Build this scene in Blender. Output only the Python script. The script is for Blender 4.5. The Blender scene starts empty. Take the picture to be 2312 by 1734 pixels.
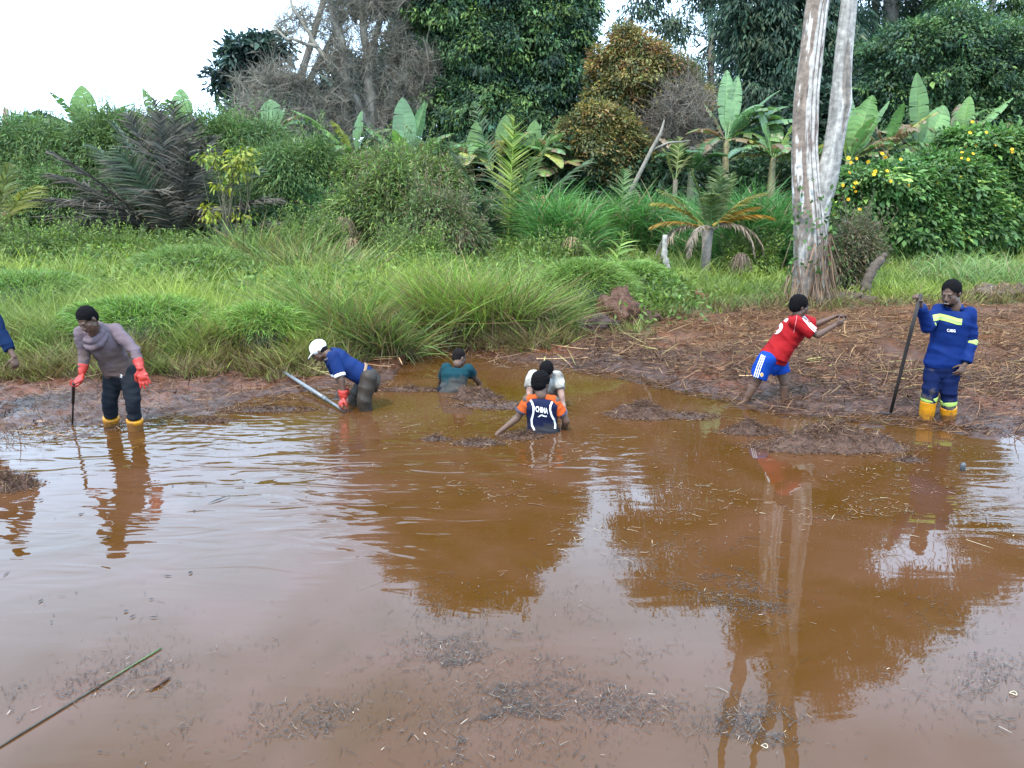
import bpy, bmesh, math, random
import numpy as np
from mathutils import Vector, Matrix, noise
from mathutils.bvhtree import BVHTree

random.seed(7)
RNG = np.random.default_rng(11)
SC = bpy.context.scene
COL = SC.collection
R = math.radians

# ------------------------------------------------------------------ camera
F, CX, CY = 1750.0, 1156.0, 867.0
PITCH = math.atan((CY - 450.0) / F)
CAM = Vector((0, 0, 2.5))
cd = bpy.data.cameras.new('camera')
cam = bpy.data.objects.new('camera', cd)
COL.objects.link(cam)
cam.location = CAM
cam.rotation_euler = (R(90) - PITCH, 0, 0)
cd.sensor_width = 36
cd.lens = 36 * F / 2312
cd.clip_end = 2000
cd.clip_start = 0.05
SC.camera = cam

# ------------------------------------------------------------------ light
SUN_EL, SUN_AZ = 58, 205          # azimuth: clockwise from north (+Y)
w = bpy.data.worlds.new('World')
SC.world = w
w.use_nodes = True
nt = w.node_tree
bgn = nt.nodes['Background']
sky = nt.nodes.new('ShaderNodeTexSky')
sky.sky_type = 'NISHITA'
sky.sun_disc = False
sky.sun_elevation = R(SUN_EL)
sky.sun_rotation = R(SUN_AZ)
sky.dust_density = 1.5
tc = nt.nodes.new('ShaderNodeTexCoord')
mp = nt.nodes.new('ShaderNodeMapping')
mp.inputs['Scale'].default_value = (1.0, 1.0, 2.2)
cn = nt.nodes.new('ShaderNodeTexNoise')
cn.inputs['Scale'].default_value = 2.6
cn.inputs['Detail'].default_value = 6
cr = nt.nodes.new('ShaderNodeMapRange')
cr.inputs['From Min'].default_value = 0.30
cr.inputs['From Max'].default_value = 0.55
cr.inputs['To Min'].default_value = 0.45
cr.inputs['To Max'].default_value = 1.0
mx = nt.nodes.new('ShaderNodeMix')
mx.data_type = 'RGBA'
mx.inputs['B'].default_value = (13.2, 18.6, 25.0, 1)      # overcast cloud, as bright as the sky behind it
nt.links.new(tc.outputs['Generated'], mp.inputs['Vector'])
nt.links.new(mp.outputs['Vector'], cn.inputs['Vector'])
nt.links.new(cn.outputs['Fac'], cr.inputs['Value'])
nt.links.new(cr.outputs['Result'], mx.inputs['Factor'])
nt.links.new(sky.outputs['Color'], mx.inputs['A'])
nt.links.new(mx.outputs['Result'], bgn.inputs['Color'])
bgn.inputs['Strength'].default_value = 0.1

sl = bpy.data.lights.new('sun', 'SUN')
sun = bpy.data.objects.new('sun', sl)
COL.objects.link(sun)
sl.energy = 2.8
sl.angle = R(10)
sl.color = (1.0, 0.90, 0.76)
sd = Vector((math.sin(R(SUN_AZ)) * math.cos(R(SUN_EL)), math.cos(R(SUN_AZ)) * math.cos(R(SUN_EL)), math.sin(R(SUN_EL))))
sun.rotation_euler = sd.to_track_quat('Z', 'Y').to_euler()
SC.view_settings.view_transform = 'Standard'
SC.view_settings.look = 'None'
SC.view_settings.exposure = 1.1
SC.view_settings.gamma = 1

# ------------------------------------------------------------------ pixel -> point helpers (photo pixels, real distances)
_cp, _sp = math.cos(PITCH), math.sin(PITCH)
def ray(px, py):
    a, b = (px - CX) / F, (py - CY) / F
    return Vector((a, _cp - b * _sp, -_sp - b * _cp))
def P(px, py, Y):
    d = ray(px, py); return CAM + d * (Y / d.y)
def G(px, py, z=0.0):
    d = ray(px, py); return CAM + d * ((z - CAM.z) / d.z)

def proj(q):
    """world point -> photo pixel"""
    v = Vector(q) - CAM; x, y, z = v.x, v.y * _sp + v.z * _cp, v.y * _cp - v.z * _sp
    return CX + F * x / z, CY - F * y / z
def mirror_px(px, py, Y):
    """the photo shows treetops above its frame only as reflections: pixel of the reflection -> pixel of the thing itself"""
    d = ray(px, py); t = Y / d.y
    return proj((d.x * t, Y, -CAM.z - d.z * t))
def YM(Y):
    """depth layers of the vegetation, in metres from the photographer"""
    return float(np.interp(Y, [13, 14, 14.6, 16, 19, 22, 24, 30, 44, 55], [20, 23, 25.5, 27, 31, 33, 35, 39, 56, 85]))
# ------------------------------------------------------------------ objects
def tag(o, label=None, cat=None, group=None, kind=None):
    if label: o['label'] = label
    if cat: o['category'] = cat
    if group: o['group'] = group
    if kind: o['kind'] = kind
    return o
def empty(name, loc, label=None, cat=None, group=None):
    o = bpy.data.objects.new(name, None)
    o.empty_display_size = 0.2
    COL.objects.link(o); o.location = loc
    return tag(o, label, cat, group)

class MB:
    """collects vertices / faces / colours, links them as one mesh object"""
    def __init__(s):
        s.V = []; s.Q = []; s.T = []; s.C = []; s.n = 0
    def add(s, V, Fs, col=(1, 1, 1)):
        V = np.asarray(V, float).reshape(-1, 3)
        if len(V) == 0: return s
        C = np.asarray(col, float)
        if C.ndim == 1: C = np.tile(C, (len(V), 1))
        for f in (Fs if isinstance(Fs, (list, tuple)) and len(Fs) and isinstance(Fs[0], np.ndarray) else [np.asarray(Fs)]):
            f = np.asarray(f, int)
            if f.size == 0: continue
            (s.Q if f.shape[1] == 4 else s.T).append(f + s.n)
        s.V.append(V); s.C.append(C); s.n += len(V)
        return s
    def mesh(s, name, mat, smooth=False, origin=(0, 0, 0)):
        me = bpy.data.meshes.new(name)
        V = np.concatenate(s.V) - np.asarray(origin, float)
        C = np.concatenate(s.C)
        Q = np.concatenate(s.Q) if s.Q else np.zeros((0, 4), int)
        T = np.concatenate(s.T) if s.T else np.zeros((0, 3), int)
        me.vertices.add(len(V)); me.vertices.foreach_set('co', V.astype(np.float32).ravel())
        me.loops.add(Q.size + T.size)
        me.loops.foreach_set('vertex_index', np.concatenate([Q.ravel(), T.ravel()]).astype(np.int32))
        me.polygons.add(len(Q) + len(T))
        st = np.concatenate([np.arange(len(Q)) * 4, Q.size + np.arange(len(T)) * 3]).astype(np.int32)
        me.polygons.foreach_set('loop_start', st)
        if smooth: me.polygons.foreach_set('use_smooth', np.ones(len(st), bool))
        me.update(calc_edges=True)
        at = me.color_attributes.new('Col', 'FLOAT_COLOR', 'POINT')
        at.data.foreach_set('color', np.column_stack([C, np.ones(len(C))]).astype(np.float32).ravel())
        if mat: me.materials.append(mat)
        return me
    def build(s, name, mat, parent=None, smooth=False, at=None):
        """vertices are world coordinates; the object origin goes to the parent's base (or at)"""
        org = parent_origin(parent) if parent is not None else (np.array(at) if at is not None else np.zeros(3))
        me = s.mesh(name, mat, smooth, org)
        o = bpy.data.objects.new(name, me); COL.objects.link(o)
        if parent is not None: o.parent = parent
        elif at is not None: o.location = at
        return o
def parent_origin(p):
    v = np.zeros(3)
    while p is not None:
        v += np.array(p.location); p = p.parent
    return v

def norm(a): return a / np.maximum(np.linalg.norm(a, axis=-1, keepdims=True), 1e-9)
def rndu(n):
    return norm(RNG.normal(size=(n, 3)))

def blades(base, dirn, length, width, droop=None, k=3, side=None, prof=None, col=None, tipcol=None):
    """n tapering strips of k segments; droop = vector added times t^2. returns V, [Q], C"""
    base = np.asarray(base, float); n = len(base)
    dirn = norm(np.asarray(dirn, float)); length = np.broadcast_to(np.asarray(length, float), (n,))
    width = np.broadcast_to(np.asarray(width, float), (n,))
    if droop is None: droop = np.zeros((n, 3))
    droop = np.broadcast_to(np.asarray(droop, float), (n, 3))
    if side is None:
        side = np.cross(dirn, rndu(n))
    side = norm(side)
    if prof is None: prof = lambda t: 1 - t ** 1.5
    t = np.linspace(0, 1, k + 1)
    V = np.zeros((n, k + 1, 2, 3)); C = np.zeros((n, k + 1, 2, 3))
    c0 = np.broadcast_to(np.asarray(col if col is not None else (1, 1, 1), float), (n, 3))
    c1 = np.broadcast_to(np.asarray(tipcol if tipcol is not None else c0, float), (n, 3))
    for i, tt in enumerate(t):
        c = base + dirn * (length * tt)[:, None] + droop * (length * tt * tt)[:, None]
        wv = side * (width * max(prof(tt), 0.04) * 0.5)[:, None]
        V[:, i, 0] = c - wv; V[:, i, 1] = c + wv
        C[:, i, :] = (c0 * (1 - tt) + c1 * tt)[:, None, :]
    idx = np.arange(n)[:, None] * (2 * (k + 1)) + np.arange(k)[None] * 2
    q = np.stack([idx, idx + 1, idx + 3, idx + 2], -1).reshape(-1, 4)
    return V.reshape(-1, 3), q, C.reshape(-1, 3)

def leaves(c, a, b, L, W, col, fold=0.15):
    """rhombic folded leaves: c base, a length dir, b side dir"""
    n = len(c); a = norm(a); b = norm(b - a * np.sum(a * b, -1, keepdims=True)); up = np.cross(a, b)
    L = np.broadcast_to(np.asarray(L, float), (n,))[:, None]; W = np.broadcast_to(np.asarray(W, float), (n,))[:, None]
    V = np.zeros((n, 4, 3))
    V[:, 0] = c
    V[:, 1] = c + a * L * 0.45 + b * W * 0.5 + up * fold * W
    V[:, 2] = c + a * L
    V[:, 3] = c + a * L * 0.45 - b * W * 0.5 + up * fold * W
    C = np.repeat(np.broadcast_to(np.asarray(col, float), (n, 3)), 4, 0)
    i = np.arange(n)[:, None] * 4
    return V.reshape(-1, 3), np.concatenate([np.concatenate([i, i + 1, i + 2], 1), np.concatenate([i, i + 2, i + 3], 1)]), C

def prisms(A, B, ra, rb, col, mid=None, k=1):
    """n three-sided twigs from A to B (arrays)"""
    A = np.asarray(A, float); B = np.asarray(B, float); n = len(A)
    ra = np.broadcast_to(np.asarray(ra, float), (n,)); rb = np.broadcast_to(np.asarray(rb, float), (n,))
    d = norm(B - A); u = norm(np.cross(d, rndu(n))); v = np.cross(d, u)
    V = np.zeros((n, k + 1, 3, 3))
    for i in range(k + 1):
        t = i / k
        c = A * (1 - t) + B * t
        if mid is not None: c = c + mid * (4 * t * (1 - t))
        r = (ra * (1 - t) + rb * t)[:, None]
        for j in range(3):
            an = j * 2.0944
            V[:, i, j] = c + (u * math.cos(an) + v * math.sin(an)) * r
    base = np.arange(n)[:, None, None] * (3 * (k + 1)) + np.arange(k)[None, :, None] * 3 + np.arange(3)[None, None, :]
    nx = np.arange(n)[:, None, None] * (3 * (k + 1)) + np.arange(k)[None, :, None] * 3 + ((np.arange(3) + 1) % 3)[None, None, :]
    q = np.stack([base, nx, nx + 3, base + 3], -1).reshape(-1, 4)
    C = np.repeat(np.broadcast_to(np.asarray(col, float), (n, 3)), 3 * (k + 1), 0)
    return V.reshape(-1, 3), q, C

def tube(pts, rad, ns=8, cap=True, fu=1.0, fv=1.0, side=None):
    pts = [Vector(p) for p in pts]; n = len(pts)
    V = []; u = None
    for i, p in enumerate(pts):
        d = (pts[min(i + 1, n - 1)] - pts[max(i - 1, 0)])
        d = d.normalized() if d.length > 1e-9 else Vector((0, 0, 1))
        if u is None:
            s = Vector(side) if side is not None else (Vector((1, 0, 0)) if abs(d.x) < .8 else Vector((0, 1, 0)))
            u = s
        u = (u - d * u.dot(d)).normalized(); v = d.cross(u)
        for j in range(ns):
            a = j / ns * math.tau
            V.append(p + (u * math.cos(a) * fu + v * math.sin(a) * fv) * rad[i])
    Q = []
    for i in range(n - 1):
        for j in range(ns):
            Q.append((i * ns + j, i * ns + (j + 1) % ns, (i + 1) * ns + (j + 1) % ns, (i + 1) * ns + j))
    out = [np.array(Q)]
    V = [tuple(v) for v in V]
    if cap:
        V.append(tuple(pts[0])); V.append(tuple(pts[-1])); a, b = len(V) - 2, len(V) - 1
        T = [(a, (j + 1) % ns, j) for j in range(ns)] + [(b, (n - 1) * ns + j, (n - 1) * ns + (j + 1) % ns) for j in range(ns)]
        out.append(np.array(T))
    return np.array(V), out

# ------------------------------------------------------------------ materials
def mat_new(name):
    m = bpy.data.materials.new(name); m.use_nodes = True
    return m, m.node_tree, m.node_tree.nodes['Principled BSDF']
def N(nt, t, **kw):
    n = nt.nodes.new(t)
    for k, v in kw.items():
        if k in n.inputs.keys(): n.inputs[k].default_value = v
        else: setattr(n, k, v)
    return n
def leaf_mat(name, rough=0.55, trans=0.3, spec=0.3, bump=0.0):
    m, nt, p = mat_new(name)
    a = N(nt, 'ShaderNodeVertexColor', layer_name='Col')
    p.inputs['Roughness'].default_value = rough
    p.inputs['Specular IOR Level'].default_value = spec
    nt.links.new(a.outputs['Color'], p.inputs['Base Color'])
    tr = N(nt, 'ShaderNodeBsdfTranslucent')
    hs = N(nt, 'ShaderNodeHueSaturation', Value=1.25, Saturation=1.1)
    nt.links.new(a.outputs['Color'], hs.inputs['Color']); nt.links.new(hs.outputs['Color'], tr.inputs['Color'])
    ms = N(nt, 'ShaderNodeMixShader'); ms.inputs[0].default_value = trans
    nt.links.new(p.outputs[0], ms.inputs[1]); nt.links.new(tr.outputs[0], ms.inputs[2])
    nt.links.new(ms.outputs[0], nt.nodes['Material Output'].inputs['Surface'])
    return m
def rough_mat(name, rough=0.8, ns=30, bump=0.4, bd=0.01, vary=0.25, spec=0.3):
    """colour from the mesh colour attribute, mottled by object-space noise"""
    m, nt, p = mat_new(name)
    a = N(nt, 'ShaderNodeVertexColor', layer_name='Col')
    tc = N(nt, 'ShaderNodeTexCoord'); n = N(nt, 'ShaderNodeTexNoise', Scale=ns, Detail=6.0)
    nt.links.new(tc.outputs['Object'], n.inputs['Vector'])
    mr = N(nt, 'ShaderNodeMapRange'); mr.inputs[1].default_value = .3; mr.inputs[2].default_value = .7
    mr.inputs[3].default_value = 1 - vary; mr.inputs[4].default_value = 1 + vary
    nt.links.new(n.outputs['Fac'], mr.inputs[0])
    mu = N(nt, 'ShaderNodeVectorMath', operation='SCALE')
    nt.links.new(a.outputs['Color'], mu.inputs[0]); nt.links.new(mr.outputs[0], mu.inputs['Scale'])
    nt.links.new(mu.outputs[0], p.inputs['Base Color'])
    b = N(nt, 'ShaderNodeBump', Strength=bump, Distance=bd)
    nt.links.new(n.outputs['Fac'], b.inputs['Height']); nt.links.new(b.outputs[0], p.inputs['Normal'])
    p.inputs['Roughness'].default_value = rough; p.inputs['Specular IOR Level'].default_value = spec
    return m
def flat_mat(name, col, rough=0.6, spec=0.4, metal=0.0):
    m, nt, p = mat_new(name)
    tc = N(nt, 'ShaderNodeTexCoord'); n = N(nt, 'ShaderNodeTexNoise', Scale=40.0, Detail=3.0)
    nt.links.new(tc.outputs['Object'], n.inputs['Vector'])
    mr = N(nt, 'ShaderNodeMapRange'); mr.inputs[3].default_value = .85; mr.inputs[4].default_value = 1.15
    nt.links.new(n.outputs['Fac'], mr.inputs[0])
    mu = N(nt, 'ShaderNodeVectorMath', operation='SCALE'); mu.inputs[0].default_value = col
    nt.links.new(mr.outputs[0], mu.inputs['Scale']); nt.links.new(mu.outputs[0], p.inputs['Base Color'])
    p.inputs['Roughness'].default_value = rough; p.inputs['Specular IOR Level'].default_value = spec
    p.inputs['Metallic'].default_value = metal
    return m

M_LEAF = leaf_mat('foliage')
M_GLOSSY = leaf_mat('glossy_foliage', rough=0.6, trans=0.28, spec=0.25)
M_GRASS = leaf_mat('grass_blades', rough=0.5, trans=0.35, spec=0.3)
M_DRY = leaf_mat('dry_fibre', rough=0.8, trans=0.08, spec=0.2)
M_BARK = rough_mat('bark', ns=9, bump=.8, bd=.03, vary=.35)
M_TWIG = rough_mat('twigs', ns=3, bump=0.1, vary=.2)
M_MUDLUMP = rough_mat('wet_mud_lump', rough=0.55, ns=28, bump=1.0, bd=.02, vary=.4, spec=.22)
# ------------------------------------------------------------------ ground
SHORE_PX = [(-700, 1010), (-300, 1000), (0, 988), (150, 968), (300, 950), (560, 912), (640, 893), (760, 882), (860, 872), (884, 868), (896, 800), (960, 796), (1085, 797),
            (1120, 815), (1240, 823), (1330, 833), (1420, 850), (1500, 868), (1600, 890), (1700, 917), (1830, 932), (1960, 938), (2100, 955), (2312, 992), (2700, 1030)]
_s = [G(x, y) for x, y in SHORE_PX]
SX = np.array([p.x for p in _s]); SY = np.array([p.y for p in _s])
# where vegetation starts
VEG_PX = [(-700, 850), (0, 862), (300, 856), (520, 846), (620, 850), (700, 845), (880, 800), (960, 785), (1120, 790), (1240, 790), (1330, 765), (1460, 748), (1490, 716), (1640, 706), (1900, 704), (2312, 700), (2800, 690)]
def _veg():
    xs, ys = [], []
    for x, y in VEG_PX:
        p = G(x, y, 0.08 if x < 1400 else 0.35); xs.append(p.x); ys.append(p.y)
    return np.array(xs), np.array(ys)
VX, VY = _veg()
def shore(x): return np.interp(x, SX, SY)
def vegl(x): return np.maximum(np.interp(x, VX, VY), shore(x) + 0.15)
def sstep(a, b, x):
    t = np.clip((x - a) / (b - a), 0, 1); return t * t * (3 - 2 * t)
def vnoise(x, y, f, seed=0):
    """cheap value noise, vectorised"""
    x = np.asarray(x, float) * f + seed * 17.3; y = np.asarray(y, float) * f + seed * 9.1
    xi, yi = np.floor(x), np.floor(y); xf, yf = x - xi, y - yi
    def h(a, b):
        v = np.sin(a * 127.1 + b * 311.7) * 43758.5453; return v - np.floor(v)
    u, v = xf * xf * (3 - 2 * xf), yf * yf * (3 - 2 * yf)
    return (h(xi, yi) * (1 - u) + h(xi + 1, yi) * u) * (1 - v) + (h(xi, yi + 1) * (1 - u) + h(xi + 1, yi + 1) * u) * v
def fbm(x, y, f, o=4, seed=0):
    s = 0; a = 1; t = 0
    for i in range(o):
        s = s + a * vnoise(x, y, f * 2.03 ** i, seed + i * 3); t += a; a *= .5
    return s / t
def ground(x, y, detail=True):
    x = np.asarray(x, float); y = np.asarray(y, float)
    xw = x + (fbm(x, y, 1.3, 2, 5) - .5) * .5
    d = y - shore(xw) + (fbm(x, y, 1.6, 3, 9) - .5) * 0.55
    right = sstep(0.3, 2.0, x)
    dv = y - vegl(x)
    under = np.maximum(np.where(d > -1.3, 0.045 * d, 0.045 * -1.3 + .4 * (d + 1.3)), -0.75)
    above_r = 0.03 + 0.05 * np.minimum(d, 8)
    above_l = 0.02 + 0.035 * d + sstep(-0.2, 1.0, dv) * .22 + np.clip(dv, 0, 14) * .02
    above = above_l * (1 - right) + above_r * right
    z = np.where(d < 0, under, np.minimum(above, under + .05 + d))
    z = np.where(d < 0, under, above * sstep(0, .5, d) + 0.06 * d * (1 - sstep(0, .5, d)))
    far = sstep(20, 34, y)
    z = z * (1 - far) + .65 * far
    # near bank under the photographer
    nb = sstep(1.9, 0.4, y); z = z * (1 - nb) + 0.35 * nb
    if detail:
        lump = (fbm(x * .8, y, 2.6, 5, 2) - .5) * .19 + (fbm(x, y, 9, 3, 21) - .5) * .085
        m = sstep(-1.5, -0.2, d) * (1 - sstep(19, 24, y))
        z = z + lump * m * (0.55 + .45 * sstep(0, 1.5, d))
    return z

def axis(segs):
    out = [segs[0][0]]
    for a, b, st in segs:
        n = max(1, int(round((b - a) / st))); out += list(np.linspace(a, b, n + 1)[1:])
    return np.array(out)
gx = axis([(-400, -60, 40), (-60, -20, 4), (-20, -8, .6), (-8, 9, .04), (9, 22, .6), (22, 60, 4), (60, 400, 40)])
gy = axis([(-60, -5, 8), (-5, 2, .5), (2, 7, .25), (7, 18, .035), (18, 30, .4), (30, 80, 5), (80, 600, 60)])
XX, YY = np.meshgrid(gx, gy, indexing='ij')
ZZ = ground(XX, YY)
V = np.stack([XX, YY, ZZ], -1).reshape(-1, 3)
nx_, ny_ = len(gx), len(gy)
i_ = np.arange(nx_ - 1)[:, None] * ny_ + np.arange(ny_ - 1)[None]
Qg = np.stack([i_, i_ + ny_, i_ + ny_ + 1, i_ + 1], -1).reshape(-1, 4)
# colour zones: wet mud, drying straw-covered mud, soil under plants
dv = (YY - vegl(XX)); ds = YY - shore(XX)
mud = np.array([0.046, 0.018, 0.009]); red = np.array([0.088, 0.030, 0.012]); hay = np.array([0.084, 0.037, 0.015]); soil = np.array([0.05, 0.05, 0.02])
right = sstep(0.5, 2.0, XX)
n1 = fbm(XX, YY, 1.1, 4, 40); n2 = fbm(XX, YY, 4.5, 3, 60)
hm = right * sstep(1.5, 5.5, ds + (n1 - .5) * 4) * (0.45 + .55 * n2)
rm = sstep(.42, .62, n1 * .6 + n2 * .4) * sstep(.1, .9, ds)
C = mud + (red - mud) * rm[..., None]
C = C + (hay - C) * hm[..., None]
vm = sstep(-.1, .5, dv + (n2 - .5) * .6)
C = C + (soil - C) * vm[..., None]
terr = MB().add(V, Qg, C.reshape(-1, 3))
m, nt, p = mat_new('muddy_ground')
a = N(nt, 'ShaderNodeVertexColor', layer_name='Col'); tc = N(nt, 'ShaderNodeTexCoord')
n = N(nt, 'ShaderNodeTexNoise', Scale=9.0, Detail=9.0, Roughness=.65)
n3 = N(nt, 'ShaderNodeTexNoise', Scale=1.4, Detail=4.0)
nt.links.new(tc.outputs['Object'], n.inputs['Vector']); nt.links.new(tc.outputs['Object'], n3.inputs['Vector'])
mr = N(nt, 'ShaderNodeMapRange'); mr.inputs[1].default_value = .3; mr.inputs[2].default_value = .7; mr.inputs[3].default_value = .55; mr.inputs[4].default_value = 1.5
nt.links.new(n.outputs['Fac'], mr.inputs[0])
mu = N(nt, 'ShaderNodeVectorMath', operation='SCALE')
nt.links.new(a.outputs['Color'], mu.inputs[0]); nt.links.new(mr.outputs[0], mu.inputs['Scale']); nt.links.new(mu.outputs[0], p.inputs['Base Color'])
# wetness falls with height above the water
sx = N(nt, 'ShaderNodeSeparateXYZ'); nt.links.new(tc.outputs['Object'], sx.inputs[0])
wet = N(nt, 'ShaderNodeMapRange'); wet.inputs[1].default_value = .05; wet.inputs[2].default_value = .30; wet.inputs[3].default_value = .0; wet.inputs[4].default_value = 0.45
nt.links.new(sx.outputs['Z'], wet.inputs[0])
r2 = N(nt, 'ShaderNodeMapRange'); r2.inputs[1].default_value = .35; r2.inputs[2].default_value = .65; r2.inputs[3].default_value = .10; r2.inputs[4].default_value = .55
nt.links.new(n3.outputs['Fac'], r2.inputs[0])
ad = N(nt, 'ShaderNodeMath', operation='ADD', use_clamp=True); nt.links.new(wet.outputs[0], ad.inputs[0]); nt.links.new(r2.outputs[0], ad.inputs[1])
nt.links.new(ad.outputs[0], p.inputs['Roughness'])
b = N(nt, 'ShaderNodeBump', Strength=.9, Distance=.02); nt.links.new(n.outputs['Fac'], b.inputs['Height']); nt.links.new(b.outputs[0], p.inputs['Normal'])
sp_ = N(nt, 'ShaderNodeMapRange'); sp_.inputs[1].default_value = .06; sp_.inputs[2].default_value = .24; sp_.inputs[3].default_value = .26; sp_.inputs[4].default_value = 0.12
nt.links.new(sx.outputs['Z'], sp_.inputs[0]); nt.links.new(sp_.outputs[0], p.inputs['Specular IOR Level'])
g = terr.build('ground', m, smooth=True); tag(g, kind='structure')

# ------------------------------------------------------------------ water
m, nt, p = mat_new('muddy_water')
tc = N(nt, 'ShaderNodeTexCoord')
# silt colour with slow swirls
n = N(nt, 'ShaderNodeTexNoise', Scale=.6, Detail=6.0, Distortion=1.8); nt.links.new(tc.outputs['Object'], n.inputs['Vector'])
ra = N(nt, 'ShaderNodeValToRGB'); nt.links.new(n.outputs['Fac'], ra.inputs[0])
ra.color_ramp.elements[0].position = .32; ra.color_ramp.elements[0].color = (.055, .0225, .0036, 1)
ra.color_ramp.elements[1].position = .68; ra.color_ramp.elements[1].color = (.074, .032, .0150, 1)
nt.links.new(ra.outputs[0], p.inputs['Base Color'])
p.inputs['Roughness'].default_value = .012
p.inputs['IOR'].default_value = 1.333
# ripples: long low crests, strongest round the wading men on the left
mp = N(nt, 'ShaderNodeMapping'); mp.inputs['Scale'].default_value = (1.0, 3.1, 1); mp.inputs['Rotation'].default_value = (0, 0, R(8))
nt.links.new(tc.outputs['Object'], mp.inputs[0])
w1 = N(nt, 'ShaderNodeTexNoise', Scale=1.5, Detail=1.6, Roughness=.4, Distortion=1.1); nt.links.new(mp.outputs[0], w1.inputs['Vector'])
mp2 = N(nt, 'ShaderNodeMapping'); mp2.inputs['Scale'].default_value = (1.0, 1.8, 1); nt.links.new(tc.outputs['Object'], mp2.inputs[0])
w2 = N(nt, 'ShaderNodeTexNoise', Scale=5.0, Detail=2.0); nt.links.new(mp2.outputs[0], w2.inputs['Vector'])
def blob(c, r0, r1):
    vs = N(nt, 'ShaderNodeVectorMath', operation='DISTANCE'); vs.inputs[1].default_value = c
    nt.links.new(tc.outputs['Object'], vs.inputs[0])
    mr = N(nt, 'ShaderNodeMapRange', interpolation_type='SMOOTHSTEP'); mr.inputs[1].default_value = r0; mr.inputs[2].default_value = r1
    mr.inputs[3].default_value = 1; mr.inputs[4].default_value = 0
    nt.links.new(vs.outputs['Value'], mr.inputs[0]); return mr.outputs[0]
def mad(a, k, b):
    n = N(nt, 'ShaderNodeMath', operation='MULTIPLY_ADD'); nt.links.new(a, n.inputs[0]); n.inputs[1].default_value = k
    if isinstance(b, float): n.inputs[2].default_value = b
    else: nt.links.new(b, n.inputs[2])
    return n.outputs[0]
amp = mad(blob((-3.4, 7.0, 0), .5, 3.4), 0.8, 0.05)
amp = mad(blob((-1.2, 6.6, 0), .3, 2.2), 0.8, amp)
amp = mad(blob((0.3, 7.6, 0), .3, 1.6), 0.6, amp)
amp = mad(blob((4.8, 6.2, 0), .3, 2.2), 0.30, amp)
hh = mad(w2.outputs['Fac'], .10, w1.outputs['Fac'])
hm_ = N(nt, 'ShaderNodeMath', operation='MULTIPLY'); nt.links.new(hh, hm_.inputs[0]); nt.links.new(amp, hm_.inputs[1])
# rings spreading from the wading men
tot = hm_.outputs[0]
for (rx_, ry_, k_, a_, r_) in [(280, 966, 38, .055, 1.1), (163, 976, 60, .03, .5), (775, 922, 42, .045, .9), (1022, 880, 34, .05, 1.0), (1226, 976, 36, .055, 1.0), (1115, 988, 55, .035, .6), (1268, 925, 42, .04, .7), (1678, 915, 45, .03, .7), (1769, 914, 45, .03, .6), (2095, 952, 42, .025, .7)]:
    q = G(rx_, ry_)
    vs = N(nt, 'ShaderNodeVectorMath', operation='DISTANCE'); vs.inputs[1].default_value = q
    jit = N(nt, 'ShaderNodeVectorMath', operation='MULTIPLY_ADD'); jit.inputs[1].default_value = (.10, .10, 0); nt.links.new(w2.outputs['Color'], jit.inputs[0]); nt.links.new(tc.outputs['Object'], jit.inputs[2])
    nt.links.new(jit.outputs[0], vs.inputs[0])
    ph = mad(vs.outputs['Value'], float(k_), 0.0); sn = N(nt, 'ShaderNodeMath', operation='SINE'); nt.links.new(ph, sn.inputs[0])
    fo = blob(q, .1, r_ * 1.6); m1 = N(nt, 'ShaderNodeMath', operation='MULTIPLY'); nt.links.new(sn.outputs[0], m1.inputs[0]); nt.links.new(fo, m1.inputs[1])
    tot = mad(m1.outputs[0], a_, tot)
b = N(nt, 'ShaderNodeBump', Strength=1.0, Distance=.016); nt.links.new(tot, b.inputs['Height']); nt.links.new(b.outputs[0], p.inputs['Normal'])
wm = MB().add([(-380, -40, 0), (380, -40, 0), (380, 500, 0), (-380, 500, 0)], np.array([[0, 1, 2, 3]]))
wo = wm.build('water', m); tag(wo, kind='structure')
# ------------------------------------------------------------------ vegetation builders
def colmix(base, n, hv=.12, vv=.25):
    """n colour variants round a base colour"""
    b = np.asarray(base, float)
    c = b * np.exp(RNG.normal(0, vv, (n, 1))) * np.exp(RNG.normal(0, hv, (n, 3)) * np.array([1.0, .35, .8]))
    return np.clip(c, .003, .9)

def lobe_world(lobes, Y):
    """lobes given as (px, py, rx, ry, dY) in photo pixels at distance Y -> world centres and radii"""
    out = []
    for l_ in lobes:
        px, py, rx, ry, dy = l_[:5]
        if len(l_) > 5: px, py = mirror_px(px, py, Y + dy)
        c = P(px, py, Y + dy); s = (Y + dy) / (F * 1.0)
        out.append((np.array(c), np.array([rx * s, max(rx, ry) * s * .8, ry * s])))
    return out

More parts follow.
